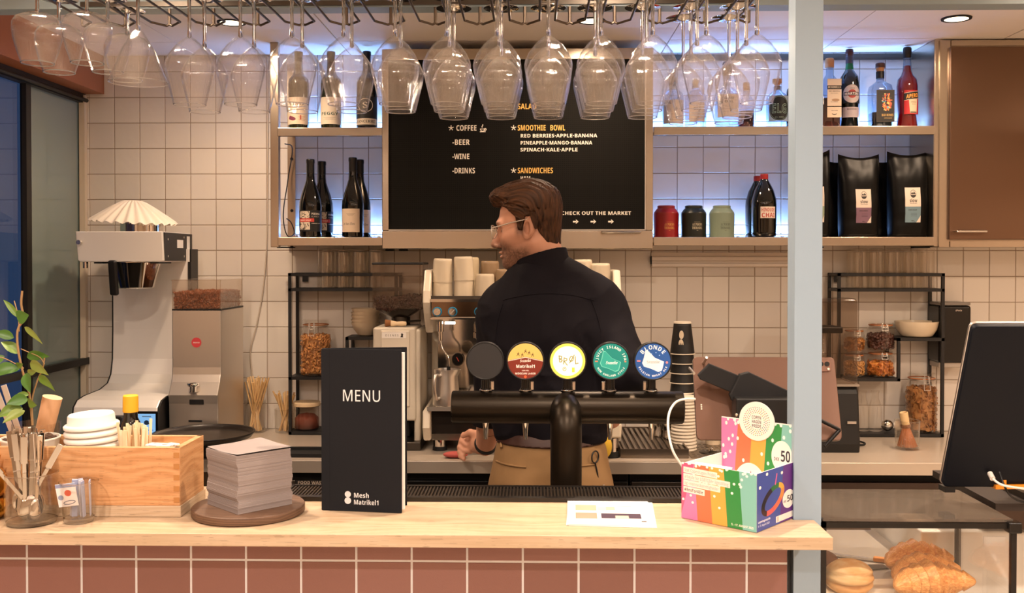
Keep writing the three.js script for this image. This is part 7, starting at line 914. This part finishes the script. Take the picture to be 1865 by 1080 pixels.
function netMesh(f, lo, hi, cell, color) { // naive surface nets over a box
  const n = [0, 1, 2].map((k) => Math.max(2, Math.ceil((hi[k] - lo[k]) / cell) + 1)), [nx, ny, nz] = n, F = new Float32Array(nx * ny * nz), at = (i, j, k) => (k * ny + j) * nx + i, p = [0, 0, 0];
  for (let k = 0; k < nz; k++) for (let j = 0; j < ny; j++) for (let i = 0; i < nx; i++) { p[0] = lo[0] + i * cell; p[1] = lo[1] + j * cell; p[2] = lo[2] + k * cell; F[at(i, j, k)] = f(p); }
  const id = new Int32Array(nx * ny * nz).fill(-1), P = [], idx = [], E = [[0, 1], [2, 3], [4, 5], [6, 7], [0, 2], [1, 3], [4, 6], [5, 7], [0, 4], [1, 5], [2, 6], [3, 7]];
  for (let k = 0; k < nz - 1; k++) for (let j = 0; j < ny - 1; j++) for (let i = 0; i < nx - 1; i++) {
    const c = []; let m = 0; for (let q = 0; q < 8; q++) { c[q] = F[at(i + (q & 1), j + ((q >> 1) & 1), k + (q >> 2))]; if (c[q] < 0) m |= 1 << q; }
    if (m === 0 || m === 255) continue; let x = 0, y = 0, z = 0, s = 0;
    for (const [a, b] of E) if ((c[a] < 0) !== (c[b] < 0)) { const t = c[a] / (c[a] - c[b]); x += mixv(a & 1, b & 1, t); y += mixv((a >> 1) & 1, (b >> 1) & 1, t); z += mixv(a >> 2, b >> 2, t); s++; }
    id[at(i, j, k)] = P.length / 3; P.push(lo[0] + (i + x / s) * cell, lo[1] + (j + y / s) * cell, lo[2] + (k + z / s) * cell);
  }
  for (let k = 1; k < nz - 1; k++) for (let j = 1; j < ny - 1; j++) for (let i = 1; i < nx - 1; i++) {
    const s = F[at(i, j, k)] < 0, quad = (a, b, c, d, flip) => { if (a < 0 || b < 0 || c < 0 || d < 0) return; flip ? idx.push(a, c, b, a, d, c) : idx.push(a, b, c, a, c, d); };
    if (s !== F[at(i + 1, j, k)] < 0) quad(id[at(i, j - 1, k - 1)], id[at(i, j, k - 1)], id[at(i, j, k)], id[at(i, j - 1, k)], !s);
    if (s !== F[at(i, j + 1, k)] < 0) quad(id[at(i - 1, j, k - 1)], id[at(i - 1, j, k)], id[at(i, j, k)], id[at(i, j, k - 1)], !s);
    if (s !== F[at(i, j, k + 1)] < 0) quad(id[at(i - 1, j - 1, k)], id[at(i, j - 1, k)], id[at(i, j, k)], id[at(i - 1, j, k)], !s);
  }
  const N = new Float32Array(P.length), C = color ? new Float32Array(P.length) : null, e = cell * 0.5;
  for (let v = 0; v < P.length; v += 3) { const q = [P[v], P[v + 1], P[v + 2]], g = [0, 1, 2].map((k) => { const a = q.slice(), b = q.slice(); a[k] += e; b[k] -= e; return f(a) - f(b); }), l = Math.hypot(...g) || 1; for (let k = 0; k < 3; k++) N[v + k] = g[k] / l; if (C) { const c = color(q); C[v] = c[0]; C[v + 1] = c[1]; C[v + 2] = c[2]; } }
  const g = new THREE.BufferGeometry(); g.setAttribute('position', new THREE.Float32BufferAttribute(P, 3)); g.setAttribute('normal', new THREE.BufferAttribute(N, 3)); g.setAttribute('uv', new THREE.Float32BufferAttribute(new Float32Array(P.length / 3 * 2), 2)); if (C) g.setAttribute('color', new THREE.BufferAttribute(C, 3)); g.setIndex(idx); return g;
}
{
  const man = thing('person', 'barista in navy shirt and khaki trousers turned away, looking left, with glasses', 'person', [0, 0, 0]);
  const TZ = 1.04, neck = [0.0309, 1.5461, 1.05], sL = [-0.0879, 1.4048, 1.02], eL = [-0.1198, 1.1307, 0.93], wL = [-0.1528, 0.971, 0.72], sR = [0.1826, 1.4253, 1.05], eR = [0.2516, 1.2613, 1.19], wR = [0.2193, 1.1041, 1.02], pel = [0.0482, 0.9745, 1.05], O = [-0.0048, 1.6668, 1.05];
  const ca = Math.cos(15 * R), sa = Math.sin(15 * R), tp = 4 * R, cp = Math.cos(tp), sp = Math.sin(tp);
  const toL = (p) => { const x = p[0] - O[0], y = p[1] - O[1], z = p[2] - O[2], f = -x * ca - z * sa, l = -x * sa + z * ca; return [f * cp - y * sp, f * sp + y * cp, l]; }; // forward, up, left
  const toW = ([f0, u0, l]) => { const f = f0 * cp + u0 * sp, u = -f0 * sp + u0 * cp; return [O[0] - f * ca - l * sa, O[1] + u, O[2] - f * sa + l * ca]; };
  const skull = (q) => elp(q, [0.004, 0.022, 0], [0.086, 0.08, 0.075]);
  const head = (q) => {
    const z = Math.abs(q[2]), m = [q[0], q[1], z]; let d = skull(q);
    d = smin(d, elp(q, [0.03, -0.042, 0], [0.064, 0.083, 0.059]), 0.03); d = smin(d, cap(m, [-0.012, -0.06, 0.05], [0.054, -0.108, 0.02], 0.02, 0.019), 0.03); d = smin(d, elp(q, [0.07, -0.112, 0], [0.024, 0.021, 0.024]), 0.02);
    d = smin(d, elp(m, [0.082, 0.0, 0.022], [0.016, 0.012, 0.03]), 0.016); d = smin(d, cap(m, [0.058, -0.04, 0.038], [0.02, -0.035, 0.058], 0.02, 0.016), 0.02);
    d = smax(d, -elp(m, [0.1, -0.022, 0.033], [0.02, 0.014, 0.019]), 0.016);
    d = smin(d, cap(q, [0.09, -0.012, 0], [0.114, -0.055, 0], 0.0085, 0.0115), 0.012); d = smin(d, elp(m, [0.1, -0.061, 0.011], [0.012, 0.008, 0.008]), 0.006);
    d = smin(d, elp(q, [0.089, -0.08, 0], [0.013, 0.0065, 0.024]), 0.008); d = smin(d, elp(q, [0.087, -0.0925, 0], [0.013, 0.0075, 0.021]), 0.008); d = smax(d, -elp(q, [0.102, -0.0862, 0], [0.016, 0.0018, 0.026]), 0.003);
    let e = elp([q[0] + (q[1] + 0.02) * 0.25, q[1], z], [-0.012, -0.02, 0.083], [0.0185, 0.033, 0.0095]); e = smin(e, elp([q[0] + (q[1] + 0.02) * 0.25, q[1], z], [-0.021, -0.014, 0.09], [0.0095, 0.027, 0.006]), 0.006); e = smax(e, -elp(m, [-0.0075, -0.021, 0.0955], [0.0092, 0.019, 0.0165]), 0.004); d = smin(d, e, 0.008);
    return d;
  };
  const hand = (p) => { // left hand resting on the machine's drip edge
    const k = wL, a = [k[0] - 0.022, k[1] - 0.002, k[2] - 0.045], b = [a[0] - 0.026, a[1] - 0.008, a[2] - 0.045]; let d = smin(cap(p, [a[0] + 0.006, a[1] + 0.018, a[2]], [b[0] + 0.006, b[1] + 0.02, b[2]], 0.017, 0.015), cap(p, [a[0], a[1] - 0.014, a[2]], [b[0], b[1] - 0.014, b[2]], 0.017, 0.015), 0.03);
    d = smin(d, cap(p, k, a, 0.026, 0.024), 0.02);
    for (let i = 0; i < 4; i++) { const s = [b[0] + 0.003 - 0.003 * i, b[1] + 0.028 - 0.017 * i, b[2] - 0.006 + 0.004 * i], L1 = [0.042, 0.046, 0.042, 0.034][i], m1 = [s[0] - L1 * 0.75, s[1] - 0.004, s[2] - L1 * 0.5], m2 = [m1[0] - L1 * 0.15, m1[1] - L1 * 0.45, m1[2] + L1 * 0.3], m3 = [m2[0] + L1 * 0.3, m2[1] - L1 * 0.2, m2[2] + L1 * 0.2]; let fd = smin(cap(p, s, m1, 0.0095, 0.0088), cap(p, m1, m2, 0.0088, 0.008), 0.004); fd = smin(fd, cap(p, m2, m3, 0.008, 0.0072), 0.004); d = smin(d, fd, 0.006); }
    const t0 = [a[0] - 0.004, a[1] + 0.03, a[2] + 0.0], t1 = [t0[0] - 0.026, t0[1] + 0.002, t0[2] - 0.022], t2 = [t1[0] - 0.024, t1[1] - 0.012, t1[2] - 0.012]; d = smin(d, smin(cap(p, t0, t1, 0.014, 0.011), cap(p, t1, t2, 0.011, 0.009), 0.006), 0.01); return d;
  };
  const handR = (p) => { const k = wR, b = [k[0] - 0.02, k[1] - 0.02, k[2] - 0.07]; let d = smin(cap(p, k, b, 0.026, 0.032), 9, 0.01); for (let i = 0; i < 4; i++) d = smin(d, cap(p, [b[0] - 0.024 + i * 0.016, b[1], b[2] - 0.01], [b[0] - 0.03 + i * 0.017, b[1] - 0.02, b[2] - 0.07 + Math.abs(i - 1.4) * 0.008], 0.0095, 0.0075), 0.006); return smin(d, cap(p, [b[0] - 0.02, b[1], b[2] + 0.03], [b[0] - 0.055, b[1] - 0.01, b[2] - 0.015], 0.013, 0.009), 0.012); };
  const nb = toW([-0.022, -0.055, 0]), core = (p) => { let d = cap(p, nb, [neck[0] + 0.004, neck[1] - 0.03, neck[2]], 0.053, 0.06); d = smin(d, elp(p, [0.0496, 1.3321, 1.05], [0.155, 0.19, 0.1]), 0.06); d = smin(d, elp(p, [0.0497, 1.1146, 1.05], [0.14, 0.19, 0.095]), 0.06); return smin(d, cap(p, [sL[0] + 0.03, sL[1], sL[2]], [sR[0] - 0.03, sR[1], sR[2]], 0.045), 0.05); };
  const arms = (p) => { let d = smin(cap(p, sL, eL, 0.05, 0.04), cap(p, eL, wL, 0.048, 0.03), 0.02); d = Math.min(d, smin(cap(p, sR, eR, 0.05, 0.04), cap(p, eR, wR, 0.043, 0.028), 0.02)); return d; };
  const legs = (p) => Math.min(cap(p, [pel[0] - 0.09, 0.92, pel[2]], [pel[0] - 0.11, 0.1, pel[2] + 0.02], 0.07, 0.035), cap(p, [pel[0] + 0.09, 0.92, pel[2]], [pel[0] + 0.11, 0.1, pel[2] + 0.03], 0.07, 0.035));
  const skin = (p) => { let d = core(p); if (p[1] > O[1] - 0.2) d = smin(d, head(toL(p)), 0.03); d = smin(d, arms(p), 0.03); d = smin(d, hand(p), 0.012); d = smin(d, handR(p), 0.012); return smin(d, legs(p), 0.05); };
  const skinCol = (p) => { const q = toL(p); let b = 0; if (p[1] > O[1] - 0.19) { const line = mixv(-0.07, -0.05, sstep(0.02, 0.09, q[0])); const jaw = sstep(line + 0.016, line - 0.02, q[1]) * sstep(-0.02, 0.012, q[0]) * sstep(-0.155, -0.13, q[1]); const burn = sstep(0.024, 0.006, Math.abs(q[0] - 0.014)) * sstep(0.03, 0.0, Math.abs(q[1] + 0.02)); b = Math.max(jaw, burn) * (0.62 + 0.5 * vnoise(q[0] * 900 + q[2] * 700, q[1] * 900)) * 1.0; if (Math.abs(q[1] + 0.086) < 0.008 && q[0] > 0.088) b *= 0.25; const br = sstep(0.006, 0.001, Math.abs(q[1] - 0.004 + Math.abs(Math.abs(q[2]) - 0.03) * 0.15)) * sstep(0.07, 0.085, q[0]) * sstep(0.008, 0.014, Math.abs(q[2])) ; b = Math.max(b, br * 0.85); } b = clamp(b); return [mixv(0.62, 0.11, b), mixv(0.31, 0.05, b), mixv(0.2, 0.028, b)]; };
  const skinM = mat(0xffffff, 0.5, 0, { vertexColors: true });
  const gs = [netMesh(skin, [O[0] - 0.16, O[1] - 0.215, O[2] - 0.13], [O[0] + 0.14, O[1] + 0.13, O[2] + 0.13], 0.0034, skinCol), netMesh(skin, [-0.3, 0.96, 0.84], [0.5, O[1] - 0.195, 1.36], 0.016, skinCol), netMesh(skin, [wL[0] - 0.14, 0.86, 0.5], [wL[0] + 0.1, 1.16, 0.856], 0.0036, skinCol), netMesh(skin, [pel[0] - 0.25, 0.03, 0.9], [pel[0] + 0.25, 0.976, 1.25], 0.018, skinCol)];
  const cg = gs.map((g) => g.toNonIndexed()); part(man, 'body', mergeGeometries(cg), skinM);
  // eyes, with the shade behind the glasses put into their darker colour
  for (const s of [-1, 1]) { const c = toW([0.0695, -0.021, s * 0.032]), o = part(man, 'eye', ball(0.0115, ...c, 16), mat(0xb9a898, 0.3)); part(o, 'iris', ball(0.006, ...toW([0.0762, -0.021, s * 0.032]), 12), mat(0x2c2018, 0.2)); }
  // hair
  const hl = [[-0.13, -0.068], [-0.075, -0.07], [-0.05, -0.062], [-0.034, -0.034], [-0.02, 0.012], [0.0, 0.012], [0.004, -0.026], [0.022, -0.024], [0.028, 0.014], [0.05, 0.036], [0.075, 0.05], [0.13, 0.05]];
  const hline = (f) => { for (let i = 0; i + 1 < hl.length; i++) if (f < hl[i + 1][0]) return mixv(hl[i][1], hl[i + 1][1], (f - hl[i][0]) / (hl[i + 1][0] - hl[i][0])); return 0.05; };
  const hairT = (q) => { const a = 0.5 + 1.1 * sstep(0.06, -0.08, q[0]); return [q[0] * Math.cos(a) + q[1] * Math.sin(a), -q[0] * Math.sin(a) + q[1] * Math.cos(a) + 0.3 * q[0] * q[0], q[2]]; }; // strands swept up and back
  const hairF = (p) => { const q = toL(p), th = mixv(0.007, 0.019, sstep(0.02, 0.085, q[1])); let d = smin(Math.min(skull(q), head(q) + 0.002), cap(p, nb, [neck[0] + 0.004, neck[1] - 0.03, neck[2]], 0.053, 0.06), 0.03) - mixv(th, 0.001, sstep(-0.02, -0.07, q[1])); d = smin(d, elp(q, [0.064, 0.076, 0.004], [0.054, 0.031, 0.056]), 0.02); d = smin(d, elp(q, [0.008, 0.088, 0.0], [0.062, 0.025, 0.053]), 0.02); const hb = hline(q[0]) - q[1]; d = smax(d, hb, 0.006); const ht = hairT(q), s1 = n3(ht[0] * 26, ht[1] * 150, ht[2] * 150), s2 = n3(ht[0] * 50 + 9, ht[1] * 340, ht[2] * 340); return d + (0.0042 * s1 + 0.0026 * s2) * mixv(0.35, 1, sstep(-0.02, 0.05, q[1])); };
  part(man, 'hair', netMesh(hairF, [O[0] - 0.16, O[1] - 0.1, O[2] - 0.13], [O[0] + 0.14, O[1] + 0.15, O[2] + 0.13], 0.0023, (p) => { const q = toL(p), ht = hairT(q), v = clamp(0.5 + 0.9 * n3(ht[0] * 50 + 9, ht[1] * 340, ht[2] * 340)); return [mixv(0.012, 0.08, v), mixv(0.005, 0.032, v), mixv(0.002, 0.013, v)]; }), mat(0xffffff, 0.6, 0, { vertexColors: true, specularIntensity: 0.35 }));
  // glasses
  const gl = part(man, 'glasses', [poly([toW([-0.014, 0.004, 0.088]), toW([0.04, -0.002, 0.076]), toW([0.098, -0.012, 0.066])], 0.0019, 8), poly([toW([-0.014, 0.004, -0.086]), toW([0.098, -0.012, -0.066])], 0.0019, 8), rod(toW([0.113, -0.012, 0.012]), toW([0.113, -0.012, -0.012]), 0.0014), ...[-1, 1].map((s) => tube(Array.from({ length: 14 }, (_, i) => { const a = i / 14 * 6.2832; return toW([0.107 - 0.006 * Math.abs(Math.cos(a)), -0.022 + 0.019 * Math.sin(a), s * 0.039 + 0.026 * Math.cos(a)]); }), 0.0014, 6, 48, true))], mat(0xe3d9cc, 0.2, 0.7)); for (const s of [-1, 1]) { const sh = new THREE.Shape(); for (let i = 0; i <= 24; i++) { const a = i / 24 * 6.2832; sh[i ? 'lineTo' : 'moveTo'](0.025 * Math.cos(a), 0.018 * Math.sin(a)); } const lg = new THREE.ShapeGeometry(sh), c = toW([0.106, -0.022, s * 0.039]); lg.rotateY(-Math.PI / 2 + 15 * R).translate(...c); part(gl, 'lens', lg, M.glass); }
  // shirt
  const hem = 1.0537, cuffL = 0.35;
  const ridge = (n) => (1 - Math.min(1, Math.abs(n) * 1.6)) ** 2;
  const fold = (p) => { const u = p[0] * 0.75 + p[1] * 0.66, v = -p[0] * 0.66 + p[1] * 0.75, u2 = -p[0] * 0.55 + p[1] * 0.83, v2 = p[0] * 0.83 + p[1] * 0.55; return fold0(p) - 0.005 * ridge(n3(u * 5, v * 19 + 2 * vnoise(u * 9, 4), p[2] * 6)) - 0.004 * ridge(n3(u2 * 5 + 5, v2 * 17 + 2 * vnoise(u2 * 8, 9), p[2] * 6 + 3)) + 0.002; };
  const fold0 = (p) => 0.010 * n3(p[0] * 9 + p[1] * 7, p[1] * 8 - p[0] * 5, p[2] * 8) + 0.0055 * n3(p[0] * 24 + p[1] * 12, p[1] * 14, p[2] * 20) + 0.003 * Math.sin(p[0] * 55 + p[1] * 38 + 3 * n3(p[0] * 5, p[1] * 5, 2)) * sstep(1.35, 1.15, p[1]);
  const cutL = (p) => { const t = ((p[0] - eL[0]) * (wL[0] - eL[0]) + (p[1] - eL[1]) * (wL[1] - eL[1]) + (p[2] - eL[2]) * (wL[2] - eL[2])) / ((wL[0] - eL[0]) ** 2 + (wL[1] - eL[1]) ** 2 + (wL[2] - eL[2]) ** 2); return t; };
  const fl = [mixv(eL[0], wL[0], 0.3), mixv(eL[1], wL[1], 0.3), mixv(eL[2], wL[2], 0.3)], fr = [mixv(eR[0], wR[0], 0.35), mixv(eR[1], wR[1], 0.35), mixv(eR[2], wR[2], 0.35)];
  const shirtF = (p) => {
    let d = elp(p, [0.048, 1.3538, 1.05], [0.182, 0.205, 0.125]); d = smin(d, elp(p, [0.0512, 1.1301, 1.05], [0.166, 0.2, 0.122]), 0.07); d = smin(d, cap(p, [sL[0] + 0.02, sL[1] + 0.004, sL[2]], [sR[0] - 0.015, sR[1] + 0.004, sR[2]], 0.062, 0.064), 0.06);
    d = smin(d, cap(p, [neck[0] - 0.01, neck[1] - 0.028, neck[2]], [sR[0] - 0.02, sR[1] + 0.022, sR[2]], 0.058, 0.046), 0.05); d = smin(d, cap(p, [neck[0] - 0.02, neck[1] - 0.03, neck[2]], [sL[0] + 0.03, sL[1] + 0.02, sL[2]], 0.058, 0.046), 0.05);
    d = smin(d, smin(cap(p, sL, eL, 0.066, 0.056), cap(p, eL, fl, 0.056, 0.052), 0.02), 0.045); d = smin(d, smin(cap(p, sR, eR, 0.068, 0.056), cap(p, eR, fr, 0.056, 0.05), 0.02), 0.045);
    d += fold(p); d = smax(d, hem - p[1] + 0.004 * Math.sin(p[0] * 30), 0.006); d = smax(d, -cap(p, [neck[0] - 0.004, neck[1] - 0.02, neck[2]], toW([-0.022, -0.03, 0]), 0.062, 0.066), 0.008); return d;
  };
  const navy = mat(0x120f15, 0.8, 0, { specularIntensity: 0.3 });
  part(man, 'shirt', netMesh(shirtF, [-0.36, hem - 0.03, 0.78], [0.5, 1.62, 1.36], 0.0075), navy);
  const collarF = (p) => { const a = [neck[0] - 0.002, neck[1] - 0.035, neck[2]], b = toW([-0.026, -0.05, 0]), h = p[1] - a[1], sl = (neck[0] - p[0]) * 0.3 - (p[2] - neck[2]) * 0.12; const o = cap(p, [a[0] - 0.003, a[1], a[2]], [b[0] - 0.008, b[1] + 0.01, b[2]], 0.086, 0.066), i = cap(p, [a[0] - 0.003, a[1] - 0.05, a[2]], [b[0] - 0.008, b[1] + 0.1, b[2]], 0.074, 0.0595); return smax(smax(smax(o, -i, 0.004), -(h + 0.02) , 0.004), h + sl - 0.067, 0.005); };
  part(man, 'collar', netMesh(collarF, [neck[0] - 0.14, neck[1] - 0.09, neck[2] - 0.14], [neck[0] + 0.14, neck[1] + 0.11, neck[2] + 0.14], 0.0032), navy);
  // yoke seam across the back
  const seam = []; for (let i = 0; i <= 16; i++) { const x = mixv(-0.085, 0.165, i / 16), y = 1.4725 - 0.02 * ((i - 8) / 8) ** 2 - 0.004; let z = 1.4; for (let k = 0; k < 60; k++) { const d = shirtF([x, y, z]); if (d < 0.0004) break; z -= Math.max(0.0004, d * 0.7); } seam.push([x, y, z + 0.0004]); } part(man, 'yoke_seam', tube(seam, 0.0014, 5, 48), navy);
  const onS = (x, y, o = 0.0006) => { let z = 1.4; for (let k = 0; k < 80; k++) { const d = shirtF([x, y, z]); if (d < 0.0004 || z < 1.05) break; z -= Math.max(0.0004, d * 0.6); } return [x, y, z + o]; };
  part(man, 'armhole_seam', tube(Array.from({ length: 14 }, (_, i) => onS(0.155 + 0.028 * Math.sin(i / 13 * 2.4), 1.455 - i * 0.0135)), 0.0014, 5, 60), navy); part(man, 'armhole_seam', tube(Array.from({ length: 12 }, (_, i) => onS(-0.085 - 0.02 * Math.sin(i / 11 * 2.4), 1.44 - i * 0.0135)), 0.0014, 5, 60), navy);
  // trousers, belt
  const trou = (p) => { let d = elp(p, [pel[0], pel[1] + 0.01, pel[2]], [0.162, 0.17, 0.13]); d = smin(d, elp(p, [pel[0] - 0.072, pel[1] - 0.075, pel[2] + 0.035], [0.086, 0.11, 0.11]), 0.04); d = smin(d, elp(p, [pel[0] + 0.072, pel[1] - 0.075, pel[2] + 0.035], [0.086, 0.11, 0.11]), 0.04); d = smin(d, Math.min(cap(p, [pel[0] - 0.08, 0.9, pel[2]], [pel[0] - 0.11, 0.1, pel[2] + 0.02], 0.088, 0.065), cap(p, [pel[0] + 0.08, 0.9, pel[2]], [pel[0] + 0.11, 0.1, pel[2] + 0.03], 0.088, 0.065)), 0.05); return d + 0.003 * n3(p[0] * 18, p[1] * 10, p[2] * 15) + 0.002 * n3(p[0] * 40, p[1] * 22, p[2] * 30); };
  const khaki = mat(0x8a6a44, 0.85, 0, { bumpMap: speckle, bumpScale: 0.0003 }), wst = 1.0612;
  part(man, 'trousers', netMesh((p) => smax(smax(trou(p), p[1] - wst - 0.012, 0.004), 0.09 - p[1], 0.004), [pel[0] - 0.26, 0.07, 0.86], [pel[0] + 0.26, wst + 0.04, 1.26], 0.009), khaki);
  part(man, 'belt', netMesh((p) => smax(smax(trou(p) - 0.006, p[1] - wst - 0.018, 0.003), wst - 0.014 - p[1], 0.003), [pel[0] - 0.22, wst - 0.04, 0.88], [pel[0] + 0.22, wst + 0.04, 1.24], 0.006), mat(0x33180f, 0.5));
  const onT = (x, y, o = 0.001) => { let z = 1.4; for (let k = 0; k < 80; k++) { const d = trou([x, y, z]); if (d < 0.0004 || z < pel[2]) break; z -= Math.max(0.0004, d * 0.7); } return [x, y, Math.max(z, pel[2]) + o]; };
  for (const [a, b, y0] of [[-0.105, -0.02, 855], [0.1, 0.17, 852]]) { const yy = y0 === 855 ? 0.9984 : 1.0013; part(man, 'pocket_welt', tube(Array.from({ length: 9 }, (_, i) => onT(mixv(a, b, i / 8), yy, 0.0012)), 0.0028, 6, 30), khaki); }
  for (const x of [-0.09, 0.05]) { const a = onT(x, wst - 0.022, 0.008), b = onT(x, wst + 0.02, 0.008); part(man, 'belt_loop', rod(a, b, 0.0045, 6), khaki); }
  part(man, 'seat_seam', tube(Array.from({ length: 10 }, (_, i) => onT(pel[0] + 0.004, wst - 0.02 - i * 0.016, 0.0006)), 0.0014, 5, 30), khaki);
  for (const s of [-1, 1]) part(man, 'shoe', netMesh((p) => { const c = pel[0] + s * 0.112; return smax(smin(cap(p, [c, 0.05, 1.1], [c + s * 0.02, 0.035, 0.9], 0.048, 0.042), cap(p, [c, 0.06, 1.09], [c, 0.12, 1.08], 0.05, 0.045), 0.03), 0.004 - p[1], 0.004); }, [pel[0] + s * 0.112 - 0.09, -0.01, 0.82], [pel[0] + s * 0.112 + 0.09, 0.17, 1.18], 0.01), M.black);
  const wd = V(wL).sub(V(eL)).normalize(), wc = V(wL).addScaledVector(wd, -0.012), wt = new THREE.TorusGeometry(0.0315, 0.0055, 10, 32); wt.scale(1, 0.95, 2); wt.applyQuaternion(new THREE.Quaternion().setFromUnitVectors(new THREE.Vector3(0, 0, 1), wd)).translate(wc.x, wc.y, wc.z); part(man, 'wrist_strap', wt, M.black);
  const kx = 0.168, ky = 1.0374, ks = onT(kx, ky, 0.01); const kr = part(man, 'key_ring', [mv(new THREE.TorusGeometry(0.016, 0.0022, 6, 24), ks[0], ks[1] - 0.016, ks[2] + 0.004, 0, 0.9).scale(1, 1, 1), poly([[ks[0], ks[1] - 0.032, ks[2] + 0.006], [ks[0] + 0.006, ks[1] - 0.06, ks[2] + 0.008], [ks[0] + 0.01, ks[1] - 0.09, ks[2] + 0.006]], 0.0022, 6)], M.black); for (let i = 0; i < 3; i++) part(kr, 'key', mv(rbox(0.008, 0.05, 0.002, 0.001), ks[0] + 0.01 + i * 0.004, ks[1] - 0.14, ks[2] + 0.004 + i * 0.003, 0, 0.4 * i, 0.1 - 0.1 * i), M.steelSmooth);
  solo('pink_cloth', 'pink folded cloth under the barista\'s left hand', 'cloth', mv(new THREE.IcosahedronGeometry(0.03, 3).scale(1.4, 0.35, 0.8), 0, 0.011, 0), mat(0xb0524c, 0.9), [-0.26, BC + 0.0008, 0.56]);
}

renderer.render(scene, camera);
